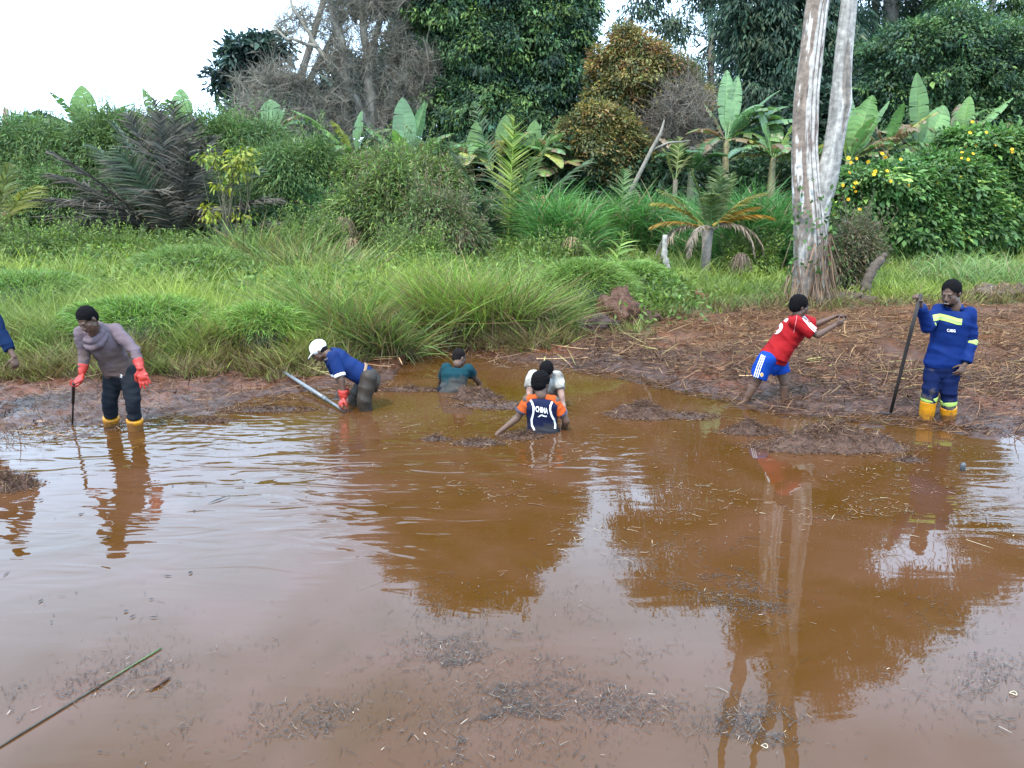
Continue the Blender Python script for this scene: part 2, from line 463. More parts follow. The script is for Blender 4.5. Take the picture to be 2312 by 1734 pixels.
def crown(mb, lob, nclump, nleaf, csize, L, W, cols, droop=0.4, fill=.35, vv=.25, hv=.1, flat=.6):
    """foliage: clumps on and inside the ellipsoids, each clump a spray of leaves.
    cols = list of (colour, weight)"""
    vol = np.array([(r[0] * r[2]) for c, r in lob]); pr = vol / vol.sum()
    li = RNG.choice(len(lob), nclump, p=pr)
    cc = np.array([lob[i][0] for i in li]); rr = np.array([lob[i][1] for i in li])
    d = rndu(nclump)
    # uneven outline: each lobe gets a lumpy radius
    lump = 1 + .22 * np.sin(d[:, 0] * 5 + li * 1.7) * np.cos(d[:, 2] * 6 + li * 2.3) + RNG.normal(0, .13, nclump)
    rad = np.where(RNG.random(nclump) < fill, RNG.random(nclump) ** .5, 1.0) * lump
    cen = cc + d * rr * (rad * .88)[:, None]
    ws = np.array([w_ for _, w_ in cols], float); ws /= ws.sum()
    ck = RNG.choice(len(cols), nclump, p=ws)
    cb = np.array([cols[k][0] for k in ck])
    cb = cb * np.exp(RNG.normal(0, vv, (nclump, 1)))
    n = nclump * nleaf
    out = np.repeat(d, nleaf, 0)
    off = rndu(n) * (RNG.random((n, 1)) ** .5) * csize * np.array([1, 1, flat])
    pos = np.repeat(cen, nleaf, 0) + off
    a = norm(off / csize * .8 + out * .5 + rndu(n) * .6 + np.array([0, 0, -droop]))
    b = rndu(n)
    # leaf blade roughly facing up/outwards
    nrm = norm(out * .5 + np.array([0, 0, .9]) + rndu(n) * .6); b = np.cross(nrm, a)
    col = np.repeat(cb, nleaf, 0) * np.exp(RNG.normal(0, vv * .6, (n, 1))) * np.exp(RNG.normal(0, hv, (n, 3)) * np.array([1, .3, .7]))
    s = np.exp(RNG.normal(0, .32, n))
    V, T, C = leaves(pos, a, b, L * s, W * s, np.clip(col, .002, .9))
    mb.add(V, T, C)
    return cen

def limbs(mb, base, tips, r0, col, k=3, wob=.12):
    """trunk-to-clump limbs: tips (array) joined to base by bent prisms"""
    tips = np.asarray(tips, float); base = np.asarray(base, float)
    if base.ndim == 1: base = np.tile(base, (len(tips), 1))
    L = np.linalg.norm(tips - base, axis=1)
    mid = rndu(len(tips)) * (L * wob)[:, None]
    mb.add(*prisms(base, tips, r0, r0 * .25, col, mid, k))

TREES_GROUP = 'trees standing behind the swamp'
def leafy_tree(name, label, Y, lobes, trunk_px, cols, nclump, nleaf, csize, L, W, r0=.3, droop=.4, group=TREES_GROUP, barkcol=(.10, .085, .07), cat='tree', fill=.35, vv=.25, mat=None, hv=.1, dens_limbs=40):
    Y0, Y = Y, YM(Y); k = Y / Y0; csize *= k; L *= k; W *= k; r0 *= k
    lob = lobe_world(lobes, Y)
    gx0 = P(trunk_px, 560, Y); gz = float(ground(gx0.x, Y, False))
    base = np.array([gx0.x, Y, gz])
    root = empty(name, tuple(base), label, cat, group)
    mb = MB(); cen = crown(mb, lob, nclump, nleaf, csize, L, W, cols, droop, fill, vv, hv)
    mb.build('crown', mat or M_LEAF, root)
    tb = MB()
    top = max(c[2] for c, r in lob); cx = np.mean([c[0] for c, r in lob]); low = min(c[2] - r[2] for c, r in lob)
    fork = base + np.array([(cx - base[0]) * .3, 0, max(1.0, (top - base[2]) * .35)])
    pts = [base - np.array([0, 0, .3]), base * .5 + fork * .5 + np.array([.1, 0, 0]), fork]
    tb.add(*tube(pts, [r0 * 1.3, r0, r0 * .85], 10), col=barkcol)
    mains = []
    for c, r in lob:
        m1 = fork * .45 + c * .55 + RNG.normal(0, .2, 3)
        tb.add(*tube([fork, m1, c], [r0 * .6, r0 * .4, r0 * .15], 6, cap=False), col=barkcol); mains.append((m1, c))
    pick = cen[RNG.choice(len(cen), min(len(cen), dens_limbs), replace=False)]
    hub = np.array([min((h for mc in mains for h in mc), key=lambda h: np.sum((h - q) ** 2)) for q in pick])
    limbs(tb, hub, pick, r0 * .15, barkcol)
    tb.build('trunk', M_BARK, root, smooth=True)
    return root

DK = (.031, .064, .038); MG = (.066, .122, .046); LG = (.085, .15, .045); BG_ = (.044, .074, .058)

# far left small trees on the skyline
leafy_tree('tree', 'small distant dark tree low on the skyline beside the bare pole stump', 55, [(85, 283, 34, 18, 0), (50, 290, 26, 14, 1), (135, 292, 30, 12, 0)], 90,
           [((.022, .045, .028), 2), (BG_, 1)], 160, 34, .5, .34, .14, r0=.25, group='trees on the far skyline')
leafy_tree('tree', 'thin distant tree on the skyline just behind the two left banana plants', 50, [(290, 275, 34, 18, 0), (322, 285, 20, 12, 1)], 290,
           [((.05, .085, .05), 2), (BG_, 1)], 90, 26, .5, .25, .1, r0=.2, group='trees on the far skyline')
# dark tree behind the leafless tree
leafy_tree('tree', 'dark blue green tree poking out left of the leafless grey tree', 44,
           [(560, 120, 52, 32, 0), (510, 178, 36, 26, 0), (585, 190, 60, 50, 1), (640, 240, 75, 50, 0), (560, 262, 55, 40, 0), (720, 255, 75, 60, 1), (800, 200, 65, 70, 2),
            (870, 240, 60, 70, 1), (600, 110, 45, 26, 0), (930, 150, 60, 90, 2), (960, 60, 50, 60, 2), (870, 1140, 75, 70, 2, 'm'), (880, 1040, 80, 80, 3, 'm')], 640,
           [((.024, .042, .038), 3), (BG_, 2), (DK, 2)], 2300, 30, .55, .32, .14, r0=.4)
# big dark green broadleaf tree
leafy_tree('mango_tree', 'huge dark green broadleaf tree filling the upper middle', 30,
           [(1010, 30, 80, 60, 0), (1090, 120, 90, 70, -.5), (1200, 110, 110, 80, 0), (1270, 60, 70, 80, 0), (1160, 10, 110, 70, .5), (1000, 230, 70, 70, 0),
            (1090, 250, 100, 75, -.7), (1210, 230, 95, 80, 0), (1290, 190, 60, 90, .3), (1170, 300, 110, 50, -.5), (1020, 300, 70, 40, -.3), (1240, 300, 70, 40, 0),
            (1080, -90, 100, 70, 0), (1190, -110, 90, 70, 0), (1130, -160, 70, 50, 0), (1010, -50, 60, 60, 0), (1310, -10, 45, 60, 0), (965, 10, 50, 50, .5), (1120, 180, 120, 120, 2.5), (1200, 60, 120, 120, 2.5), (1150, -240, 110, 80, 0), (1050, -200, 90, 80, 0), (1240, -190, 80, 70, 0), (970, -110, 70, 80, 0), (1300, -100, 50, 60, 0),
            (930, 1270, 75, 60, 0, 'm'), (1020, 1310, 85, 70, 0, 'm'), (1120, 1310, 95, 75, 0, 'm'), (1200, 1240, 60, 60, 0, 'm'), (1060, 1200, 150, 90, 0, 'm'), (950, 1160, 100, 90, 0, 'm'), (1180, 1130, 90, 80, 0, 'm')], 1140,
           [(DK, 3), (MG, 3), ((.090, .150, .040), 1.8), ((.020, .045, .030), 1)], 6800, 56, .42, .155, .052, r0=.5, droop=.75, vv=.28, fill=.25, mat=M_GLOSSY)
# eucalyptus behind
def euc(label, Y, lobes, trunks, cols, nc, nl, L=.3, group='tall thin eucalyptus trees at the back'):
    Y0, Y = Y, YM(Y); k = Y / Y0; L *= k
    lob = lobe_world(lobes, Y)
    t0 = P(trunks[0][0][0], 500, Y); base = np.array([t0.x, Y, float(ground(t0.x, Y, False))])
    root = empty('eucalyptus_tree', tuple(base), label, 'tree', group)
    mb = MB(); cen = crown(mb, lob, nc, nl, .7 * k, L, .07 * k, cols, 1.0, .6, .22); mb.build('crown', M_LEAF, root)
    tb = MB()
    for tr in trunks:
        pts = [P(a, b_, Y) for a, b_, _ in tr]; rad = [r * Y / F for *_, r in tr]
        tb.add(*tube(pts, rad, 8), col=(.22, .19, .16))
        hub = np.array([tuple(q) for q in pts[-3:]])
        pk = cen[RNG.choice(len(cen), min(60, len(cen)))]
        h = np.array([hub[np.argmin(np.sum((hub - q) ** 2, 1))] for q in pk]); limbs(tb, h, pk, .05, (.2, .17, .14))
    tb.build('trunk', M_BARK, root, smooth=True)
    return root
EC = [((.060, .095, .058), 3), ((.095, .135, .080), 2), ((.035, .060, .045), 2)]
euc('pale thin stemmed eucalyptus with two slim stems behind the yellowing tree', 48,
    [(1450, 20, 50, 26, 0), (1520, 60, 55, 34, 0), (1560, 150, 45, 36, 0), (1480, -60, 60, 60, 0), (1590, -30, 60, 50, 0), (1640, 200, 60, 60, 1), (1400, 60, 26, 20, 0), (1640, 60, 30, 30, 0), (1620, 120, 30, 24, 0), (1420, -130, 40, 60, 0), (1550, -140, 60, 60, 0), (1590, 270, 90, 70, 0), (1470, 1330, 65, 55, 0, 'm'), (1560, 1330, 75, 60, 0, 'm'), (1500, 1220, 100, 90, 0, 'm'), (1610, 1240, 80, 90, 0, 'm'), (1420, 1200, 50, 60, 0, 'm')],
    [[(1600, 520, 9), (1604, 300, 8), (1606, 100, 7), (1600, -60, 5), (1590, -150, 3)], [(1640, 520, 7), (1636, 280, 6), (1640, 90, 5), (1655, -90, 3)]], EC, 1900, 26)
euc('dark eucalyptus directly behind the pale forked trunk', 40,
    [(1700, 60, 90, 70, 0), (1780, 140, 100, 90, 0), (1700, 220, 90, 80, 0), (1820, 280, 110, 70, 0), (1880, 60, 80, 80, 0), (1760, -60, 110, 70, 0), (1900, 180, 80, 90, 0), (1860, -140, 100, 80, 0), (1720, -200, 70, 60, 0), (1760, 60, 130, 100, 3), (1800, -280, 80, 60, 0), (1880, -330, 90, 70, 0), (1780, -400, 100, 90, 0), (1900, -470, 90, 80, 0), (1700, -320, 80, 80, 0), (1660, -100, 70, 80, 0), (1700, 1450, 60, 60, 0, 'm'), (1800, 1530, 80, 60, 0, 'm'), (1870, 1570, 60, 45, 0, 'm'), (1760, 1360, 130, 100, 0, 'm'), (1860, 1440, 120, 100, 0, 'm'), (1690, 1280, 90, 90, 0, 'm'), (1800, 1250, 90, 90, 0, 'm')],
    [[(1780, 520, 12), (1775, 250, 11), (1770, 0, 9), (1775, -150, 5)]], [((.034, .064, .042), 3), (DK, 2), ((.075, .11, .060), 1.4)], 5200, 30)
euc('eucalyptus with a thick dark bare stem right of the forked trunk', 46,
    [(1960, -60, 60, 40, 0), (2060, -110, 100, 70, 0), (1950, -190, 90, 80, 0), (2060, -260, 80, 80, 0), (1990, 130, 50, 40, 0), (1950, 30, 34, 24, 0), (2060, 10, 30, 22, 0), (1930, 200, 40, 40, 0), (2040, 40, 40, 40, 2), (1960, -330, 90, 70, 0), (2060, -400, 100, 80, 0), (2000, -520, 90, 70, 0), (2140, -260, 80, 80, 0), (2200, -200, 80, 80, 0), (1950, 1500, 80, 65, 0, 'm'), (2030, 1430, 80, 70, 0, 'm'), (1960, 1370, 100, 80, 0, 'm'), (2080, 1350, 90, 70, 0, 'm'), (1900, 1280, 60, 60, 0, 'm'), (2120, -10, 60, 50, 0), (1930, 110, 40, 90, 1)],
    [[(2006, 520, 20), (2004, 250, 18), (2012, 0, 16), (2020, -150, 9)], [(1975, 520, 8), (1976, 0, 7), (1985, -120, 4)]], EC, 3300, 28)
euc('ragged eucalyptus leaning in the top right corner', 44,
    [(2150, -30, 45, 40, 0), (2240, -70, 60, 50, 0), (2180, 40, 36, 26, 0), (2140, -150, 70, 60, 0), (2290, 20, 40, 60, 0), (2290, -160, 60, 50, 0), (2370, -60, 60, 60, 0), (2130, 1390, 60, 50, 0, 'm'), (2200, 1330, 70, 50, 0, 'm'), (2270, 1280, 60, 50, 0, 'm'), (2220, 1240, 80, 50, 0, 'm')],
    [[(2200, 520, 9), (2190, 200, 8), (2215, 70, 6), (2262, -40, 5), (2290, -120, 3)]], [((.05, .095, .03), 2), (MG, 2)], 1200, 26)
leafy_tree('tree', 'broad dark green tree with spreading limbs at the right edge', 32,
           [(2060, 110, 95, 50, 0), (2150, 90, 100, 60, 0), (2030, 180, 80, 60, 0), (2140, 190, 110, 60, 0), (2250, 160, 90, 55, 0), (2320, 200, 80, 60, 0), (2200, 260, 90, 45, 0), (2060, 250, 80, 50, 0),
            (2300, 110, 60, 50, 0), (2240, 300, 60, 35, .5), (2130, 130, 130, 90, 2.5), (1990, 300, 60, 50, 0), (2380, 270, 80, 60, 0)], 2190,
           [(DK, 3), (MG, 3), ((.085, .145, .045), 1.4)], 3000, 54, .44, .15, .058, r0=.4, droop=.5, vv=.28)
leafy_tree('tree', 'dark tree filling the gap low behind the banana plants at right', 38,
           [(1900, 250, 110, 70, 0), (2040, 300, 120, 70, 1), (2150, 330, 90, 50, 0), (1760, 320, 130, 60, 0), (1620, 340, 110, 60, 0), (2290, 360, 60, 40, 0), (1480, 330, 70, 60, 0)], 1900,
           [((.022, .045, .028), 3), (DK, 2), (BG_, 1)], 1500, 26, .6, .34, .15, r0=.4)
# yellowing tree
leafy_tree('yellowing_tree', 'tree with ochre and olive yellowing leaves left of the trunk', 24,
           [(1425, 95, 42, 26, 0), (1455, 120, 40, 30, 0), (1385, 140, 48, 36, 0), (1430, 165, 60, 44, -.4), (1495, 150, 50, 40, 0), (1380, 205, 50, 36, 0), (1450, 230, 60, 36, 0), (1530, 190, 45, 38, .5), (1560, 220, 40, 34, .5), (1500, 215, 50, 34, 0), (1410, 70, 22, 14, 0)], 1440,
           [((.21, .160, .045), 3), ((.165, .155, .052), 3), ((.24, .13, .060), 1.3), ((.08, .10, .045), 3)], 1700, 44, .28, .095, .038, r0=.2, group='yellowing trees', barkcol=(.16, .14, .12), dens_limbs=250, hv=.15)
leafy_tree('yellowing_tree', 'lower rounded bush tree with golden olive leaves above the tall grass', 22,
           [(1300, 305, 42, 34, 0), (1345, 265, 44, 30, 0), (1385, 285, 42, 32, 0), (1415, 325, 40, 36, 0), (1290, 350, 38, 28, 0), (1340, 330, 50, 38, -.4), (1370, 380, 60, 26, 0), (1435, 365, 38, 34, .4), (1400, 350, 48, 40, 0), (1330, 385, 40, 22, 0)], 1370,
           [((.20, .160, .045), 3), ((.155, .15, .050), 3), ((.19, .125, .055), 1), ((.08, .10, .045), 3)], 1700, 44, .27, .090, .036, r0=.15, group='yellowing trees', barkcol=(.16, .14, .12), dens_limbs=250, hv=.15)

# ------------------------------------------------------------------ leafless trees
def bare_tree(label, Y, stems, crown_lobes, ntw, group, col=(.22, .20, .16), tw=(.165, .150, .115), rt=.012, leafcols=None):
    """stems in photo pixels at distance Y; fine twigs fill the crown lobes"""
    Y0, Y = Y, YM(Y); kk = Y / Y0; rt *= kk
    b0 = stems[0][0]; base = P(b0[0], b0[1], Y); base.z = float(ground(base.x, Y, False))
    root = empty('leafless_tree', tuple(base), label, 'tree', group)
    tb = MB(); hubs = []
    for st in stems:
        pts = [P(a, b_, Y + dz) for a, b_, r, dz in st]; rad = [r * Y / F for a, b_, r, dz in st]
        sm = []; sr = []
        for i in range(len(pts) - 1):
            for k in range(4):
                t = k / 4; q = pts[i].lerp(pts[i + 1], t) + Vector(RNG.normal(0, .05, 3)); sm.append(q); sr.append(rad[i] * (1 - t) + rad[i + 1] * t)
        sm.append(pts[-1]); sr.append(rad[-1])
        tb.add(*tube(sm, sr, 7), col=col)
        hubs += [tuple(q) for q in sm[2:]]
    hubs = np.array(hubs)
    lob = lobe_world(crown_lobes, Y)
    ar = np.array([r[0] * r[2] for c, r in lob]); ar /= ar.sum()
    # secondary limbs
    n2 = ntw // 14
    li = RNG.choice(len(lob), n2, p=ar)
    tips = np.array([lob[i][0] for i in li]) + rndu(n2) * np.array([lob[i][1] for i in li]) * (RNG.random((n2, 1)) ** .45)
    dd = np.linalg.norm(hubs[None] - (tips - np.array([0, 0, .5]))[:, None], axis=2) + RNG.random((n2, len(hubs))) * .8
    hb = hubs[np.argmin(dd, 1)]
    ln = np.linalg.norm(tips - hb, axis=1)
    mid = rndu(n2) * (ln * .13)[:, None] + np.array([0, 0, -.10]) * ln[:, None] * .6
    tb.add(*prisms(hb, tips, (.012 + ln * .008) * kk, .008 * kk, col, mid, 4))
    # twigs from points along limbs
    s = RNG.integers(0, n2, ntw); t = RNG.random((ntw, 1)) ** .7
    st_ = hb[s] * (1 - t) + tips[s] * t + mid[s] * (4 * t * (1 - t))
    dv_ = norm(norm(tips[s] - hb[s]) * .5 + rndu(ntw) * .9 + np.array([0, 0, .25]))
    L = (.25 + RNG.random(ntw) * .6) * kk
    en = st_ + dv_ * L[:, None]
    tb.add(*prisms(st_, en, rt, rt * .4, colmix(tw, ntw, .05, .2), rndu(ntw) * .06, 2))
    n3 = ntw * 2; s = RNG.integers(0, ntw, n3); t = RNG.random((n3, 1))
    a3 = st_[s] * (1 - t) + en[s] * t
    e3 = a3 + norm(dv_[s] * .6 + rndu(n3)) * (.12 + RNG.random((n3, 1)) * .25) * kk
    tb.add(*prisms(a3, e3, rt * .6, rt * .3, colmix(tw, n3, .05, .25), None, 1))
    tb.build('branches', M_TWIG, root)
    return root
bare_tree('tall leafless grey tree with many upright stems at upper left', 29,
    [[(850, 420, 16, 0), (842, 300, 13, 0), (835, 180, 10, 0), (820, 60, 8, 0), (800, -80, 5, 0), (790, -170, 2, 0)],
     [(838, 300, 9, 0), (790, 200, 8, -.5), (770, 90, 7, -.5), (735, -20, 5, -.5), (715, -110, 2, 0)],
     [(800, 380, 9, .4), (780, 250, 7, .4), (770, 150, 6, .4), (772, 0, 4, 0), (760, -120, 2, 0)],
     [(790, 200, 6, -.5), (720, 110, 5, -.8), (680, 40, 4, -.8), (640, -20, 2, -.8)],
     [(720, 110, 4, -.8), (660, 90, 3, -1), (620, 60, 2, -1)],
     [(826, 300, 10, .3), (835, 150, 8, .5), (860, 20, 6, .5), (880, -90, 3, .5)],
     [(850, 330, 8, 0), (890, 200, 7, .5), (905, 90, 5, .5), (930, -40, 3, .5)],
     [(790, 350, 6, 0), (720, 260, 5, -.6), (650, 200, 4, -.8), (590, 190, 2, -1)],
     [(790, 360, 6, 0), (680, 300, 5, -1), (600, 262, 4, -1), (540, 250, 2, -1)],
     [(890, 250, 5, 0), (950, 200, 4, 0), (985, 170, 2, 0)], [(700, 330, 5, 0), (640, 300, 4, -.5), (590, 300, 2, -.5)]],
    [(740, 30, 80, 50, 0), (860, 10, 70, 60, 0), (640, 60, 45, 35, 0), (700, 150, 90, 60, -.5), (820, 120, 110, 80, 0), (620, 200, 90, 55, -.8), (600, 265, 90, 45, -1), (730, 260, 100, 60, -.5),
     (880, 240, 90, 70, 0), (930, 130, 70, 80, 0), (560, 300, 50, 30, -1), (780, -80, 110, 60, 0), (960, 200, 50, 50, 0), (540, 190, 20, 15, 0), (850, -160, 80, 60, 0), (900, -60, 70, 60, 0)], 10500, 'leafless trees', rt=.0095)
bare_tree('low leafless grey thicket tree beside the yellowing trees', 23,
    [[(1500, 440, 6, 0), (1510, 340, 5, 0), (1520, 260, 4, 0), (1530, 190, 2, 0)], [(1500, 420, 5, 0), (1460, 330, 4, .3), (1440, 260, 2, .3)], [(1510, 400, 5, 0), (1560, 300, 4, 0), (1590, 250, 2, 0)]],
    [(1530, 240, 75, 60, 0), (1470, 330, 70, 60, 0), (1560, 300, 50, 50, 0), (1500, 390, 50, 40, 0)], 3000, 'leafless trees', rt=.008, tw=(.16, .135, .105))
# leaning pale snag below the yellowing trees
tb = MB(); tb.add(*tube([P(1405, 470, 29), P(1440, 400, 29), P(1470, 340, 29), P(1492, 300, 29), P(1500, 270, 29)], [.085, .08, .07, .06, .02], 9), col=(.17, .15, .12))
tb.add(*tube([P(1470, 340, 29), P(1510, 322, 29), P(1560, 318, 29)], [.045, .04, .015], 7), col=(.17, .15, .12))
o = tb.build('dead_branch', M_BARK, at=tuple(P(1405, 470, 29)), smooth=True); tag(o, 'pale leaning dead branch between the golden bush tree and the banana plants', 'branch')
# distant bare pole stump
tb = MB(); Yp = 40; pb = P(12, 420, Yp); tb.add(*tube([P(12, 420, Yp), P(13, 300, Yp), P(12, 262, Yp), P(13, 246, Yp), P(11, 243, Yp)], [.17, .15, .13, .11, .04], 9), col=(.30, .20, .17))
o = tb.build('dead_tree_trunk', M_BARK, at=tuple(pb), smooth=True); tag(o, 'bare reddish grey trunk stump against the sky at the left edge', 'dead tree')

# ------------------------------------------------------------------ the big forked trunk
def big_trunk():
    Y = 16.0; s = Y / F
    b = P(1815, 690, Y); base = np.array([b.x, Y, float(ground(b.x, Y, False))])
    root = empty('forked_tree', tuple(base), 'tall pale forked tree trunk with fluted white bark behind the man in red', 'tree')
    def stem(path, colf, ridges, ns=96, amp=.10, sub=14):
        pts = []; rad = []
        for i in range(len(path) - 1):
            for k in range(sub):
                t = k / sub; ts = t
                a, c = path[i], path[i + 1]
                pts.append([a[j] * (1 - ts) + c[j] * ts for j in range(4)])
        pts.append(list(path[-1]))
        pts = np.array(pts)
        # smooth the path
        for _ in range(8):
            pts[1:-1] = pts[1:-1] * .5 + (pts[:-2] + pts[2:]) * .25
        V = []; C = []
        for i, (px, py, r, dy) in enumerate(pts):
            c = P(px, py, Y + dy); R0 = r * s
            for j in range(ns):
                th = j / ns * math.tau
                q = Vector((math.cos(th), math.sin(th), 0))
                zz = c.z
                nn = noise.noise(Vector((q.x * 1.2, q.y * 1.2, zz * .35))) * .10 + noise.noise(Vector((q.x * 5, q.y * 5, zz * 1.4))) * .035
                rid = ridges(th, zz) if ridges else 0
                rr = R0 * (1 + nn + rid)
                V.append((c.x + q.x * rr, c.y + q.y * rr * .85, c.z)); C.append(colf(th, zz, rid))
        n = len(pts); Q = []
        ii = np.arange(n - 1)[:, None] * ns + np.arange(ns)[None]; jj = np.arange(n - 1)[:, None] * ns + (np.arange(ns)[None] + 1) % ns
        Q = np.stack([ii, jj, jj + ns, ii + ns], -1).reshape(-1, 4)
        return np.array(V), Q, np.array(C)
    def lich(th, z, k=1.0):
        return noise.noise(Vector((math.cos(th) * 2.5, math.sin(th) * 2.5, z * 1.6))) + .6 * noise.noise(Vector((math.cos(th) * 9, math.sin(th) * 9, z * 5)))
    # left stem: brown on its left flank, fluted white on the right/front
    def ridL(th, z):
        f = (math.cos(th) + .5)  # right half / front
        wgt = max(0, min(1, (f) * 2.2)) if math.sin(th) < .5 else 0
        return wgt * .13 * (abs(math.sin(th * 7 + .35 * math.sin(z * 1.3) + .3 * noise.noise(Vector((th, z * .7, 2))))) - .5)
    def colL(th, z, rid):
        l = lich(th, z)
        if math.cos(th) < -.12 + .12 * math.sin(z * 1.1):
            c = np.array([.17, .128, .10]) * (1 + .35 * l)
            if l > .42: c = np.array([.42, .40, .37])
            if z < 2.2: c = c * .5 + np.array([.17, .15, .13]) * .5
        else:
            c = np.array([.33, .30, .265]) * (1 + .3 * l)
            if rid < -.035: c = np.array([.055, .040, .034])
            elif l < -.40: c = np.array([.16, .12, .10])
            elif l > .5: c = np.array([.45, .43, .39])
        return np.clip(c, .02, .8)
    def colR(th, z, rid):
        l = lich(th, z * .8 + 7)
        c = np.array([.25, .235, .21]) * (1 + .4 * l)
        if l > .5: c = np.array([.38, .37, .34])
        st = noise.noise(Vector((math.cos(th) * 1.3 + 5, math.sin(th) * 1.3, z * .5)))
        if st > .28: c = c * np.array([.62, .56, .52])
        return np.clip(c, .02, .8)
    mb = MB()
    L = [(1832, 740, 54, 0), (1831, 680, 42, 0), (1831, 600, 36, 0), (1828, 520, 35, 0), (1820, 430, 31, 0), (1815, 343, 27, 0), (1818, 229, 26, 0), (1831, 120, 24, 0), (1846, 0, 23, 0), (*mirror_px(1750, 1400, 16), 25, 0), (*mirror_px(1760, 1470, 16), 24, 0)]
    mb.add(*[x for x in stem(L, colL, ridL)])
    mb.build('trunk', M_BARK, root, smooth=True)
    mb = MB()
    Rr = [(1846, 660, 18, .1), (1846, 560, 20, .1), (1850, 470, 24, .05), (1864, 410, 25, .0), (1878, 343, 21, 0), (1891, 270, 21, 0), (1897, 235, 24, 0), (1899, 190, 20, 0), (1905, 120, 19, 0), (1919, 0, 17, 0), (*mirror_px(1786, 1400, 16), 18, 0), (*mirror_px(1783, 1500, 16), 17, 0)]
    mb.add(*[x for x in stem(Rr, colR, lambda th, z: .03 * math.sin(th * 3 + z * .8))])
    mb.build('side_trunk', M_BARK, root, smooth=True)
    # bare limbs above the frame (seen in the reflection)
    mb = MB(); bc = (.27, .24, .21)
    def limb(path, ns=10):
        pts = [P(a, b_, Y + d) for a, b_, r, d in path]; mb.add(*tube(pts, [r * s for a, b_, r, d in path], ns), col=bc)
    mp_ = lambda x, y, r, d=0: (*mirror_px(x, y, 16 + d), r, d)
    limb([mp_(1760, 1440, 17), mp_(1738, 1452, 15), mp_(1703, 1463, 15), mp_(1675, 1490, 15), mp_(1664, 1535, 14), mp_(1657, 1590, 12), mp_(1642, 1640, 11), mp_(1630, 1700, 9), mp_(1622, 1790, 5)])
    limb([mp_(1762, 1450, 22), mp_(1765, 1500, 24), mp_(1758, 1560, 22), mp_(1742, 1605, 15), mp_(1722, 1660, 12), mp_(1705, 1700, 9), mp_(1690, 1760, 5)])
    limb([mp_(1782, 1480, 18), mp_(1776, 1560, 18), mp_(1781, 1610, 18), mp_(1786, 1680, 19), mp_(1790, 1760, 16), mp_(1800, 1850, 10)])
    limb([mp_(1664, 1560, 8), mp_(1640, 1590, 6, .3), mp_(1620, 1660, 3, .5)])
    mb.build('limb', M_BARK, root, smooth=True)
    # aerial roots and dead creepers hanging round the foot
    n = 420
    th = RNG.normal(-.5, 1.2, n); z0 = base[2] + RNG.random(n) ** 1.6 * 1.5
    rr = .36 + RNG.random(n) * .10
    A = np.stack([base[0] + .03 + np.cos(th) * rr * (1 + (z0 - base[2]) * -.06), base[1] + np.sin(th) * rr * .9, z0], -1)
    dr = np.stack([np.cos(th) * .12, np.sin(th) * .12, -np.ones(n)], -1) + rndu(n) * .3
    mb = MB(); mb.add(*blades(A, dr, (.4 + RNG.random(n) * .7), .012 + RNG.random(n) * .02, k=3, droop=np.stack([np.cos(th) * .1, np.sin(th) * .1, th * 0], -1) * RNG.random((n, 1)), col=colmix((.13, .085, .055), n, .08, .4)))
    mb.build('dead_creeper', M_DRY, root)
    mb = MB(); n = 110
    th = -math.pi * RNG.random(n); z0 = base[2] + .6 + RNG.random(n) * 1.9
    A = np.stack([base[0] + np.cos(th) * .42, base[1] + np.sin(th) * .42, z0], -1)
    mb.add(*leaves(A, rndu(n) + np.array([0, -.3, -.4]), rndu(n), .13, .08, colmix((.06, .12, .03), n)))
    mb.build('creeper_leaves', M_LEAF, root)
big_trunk()
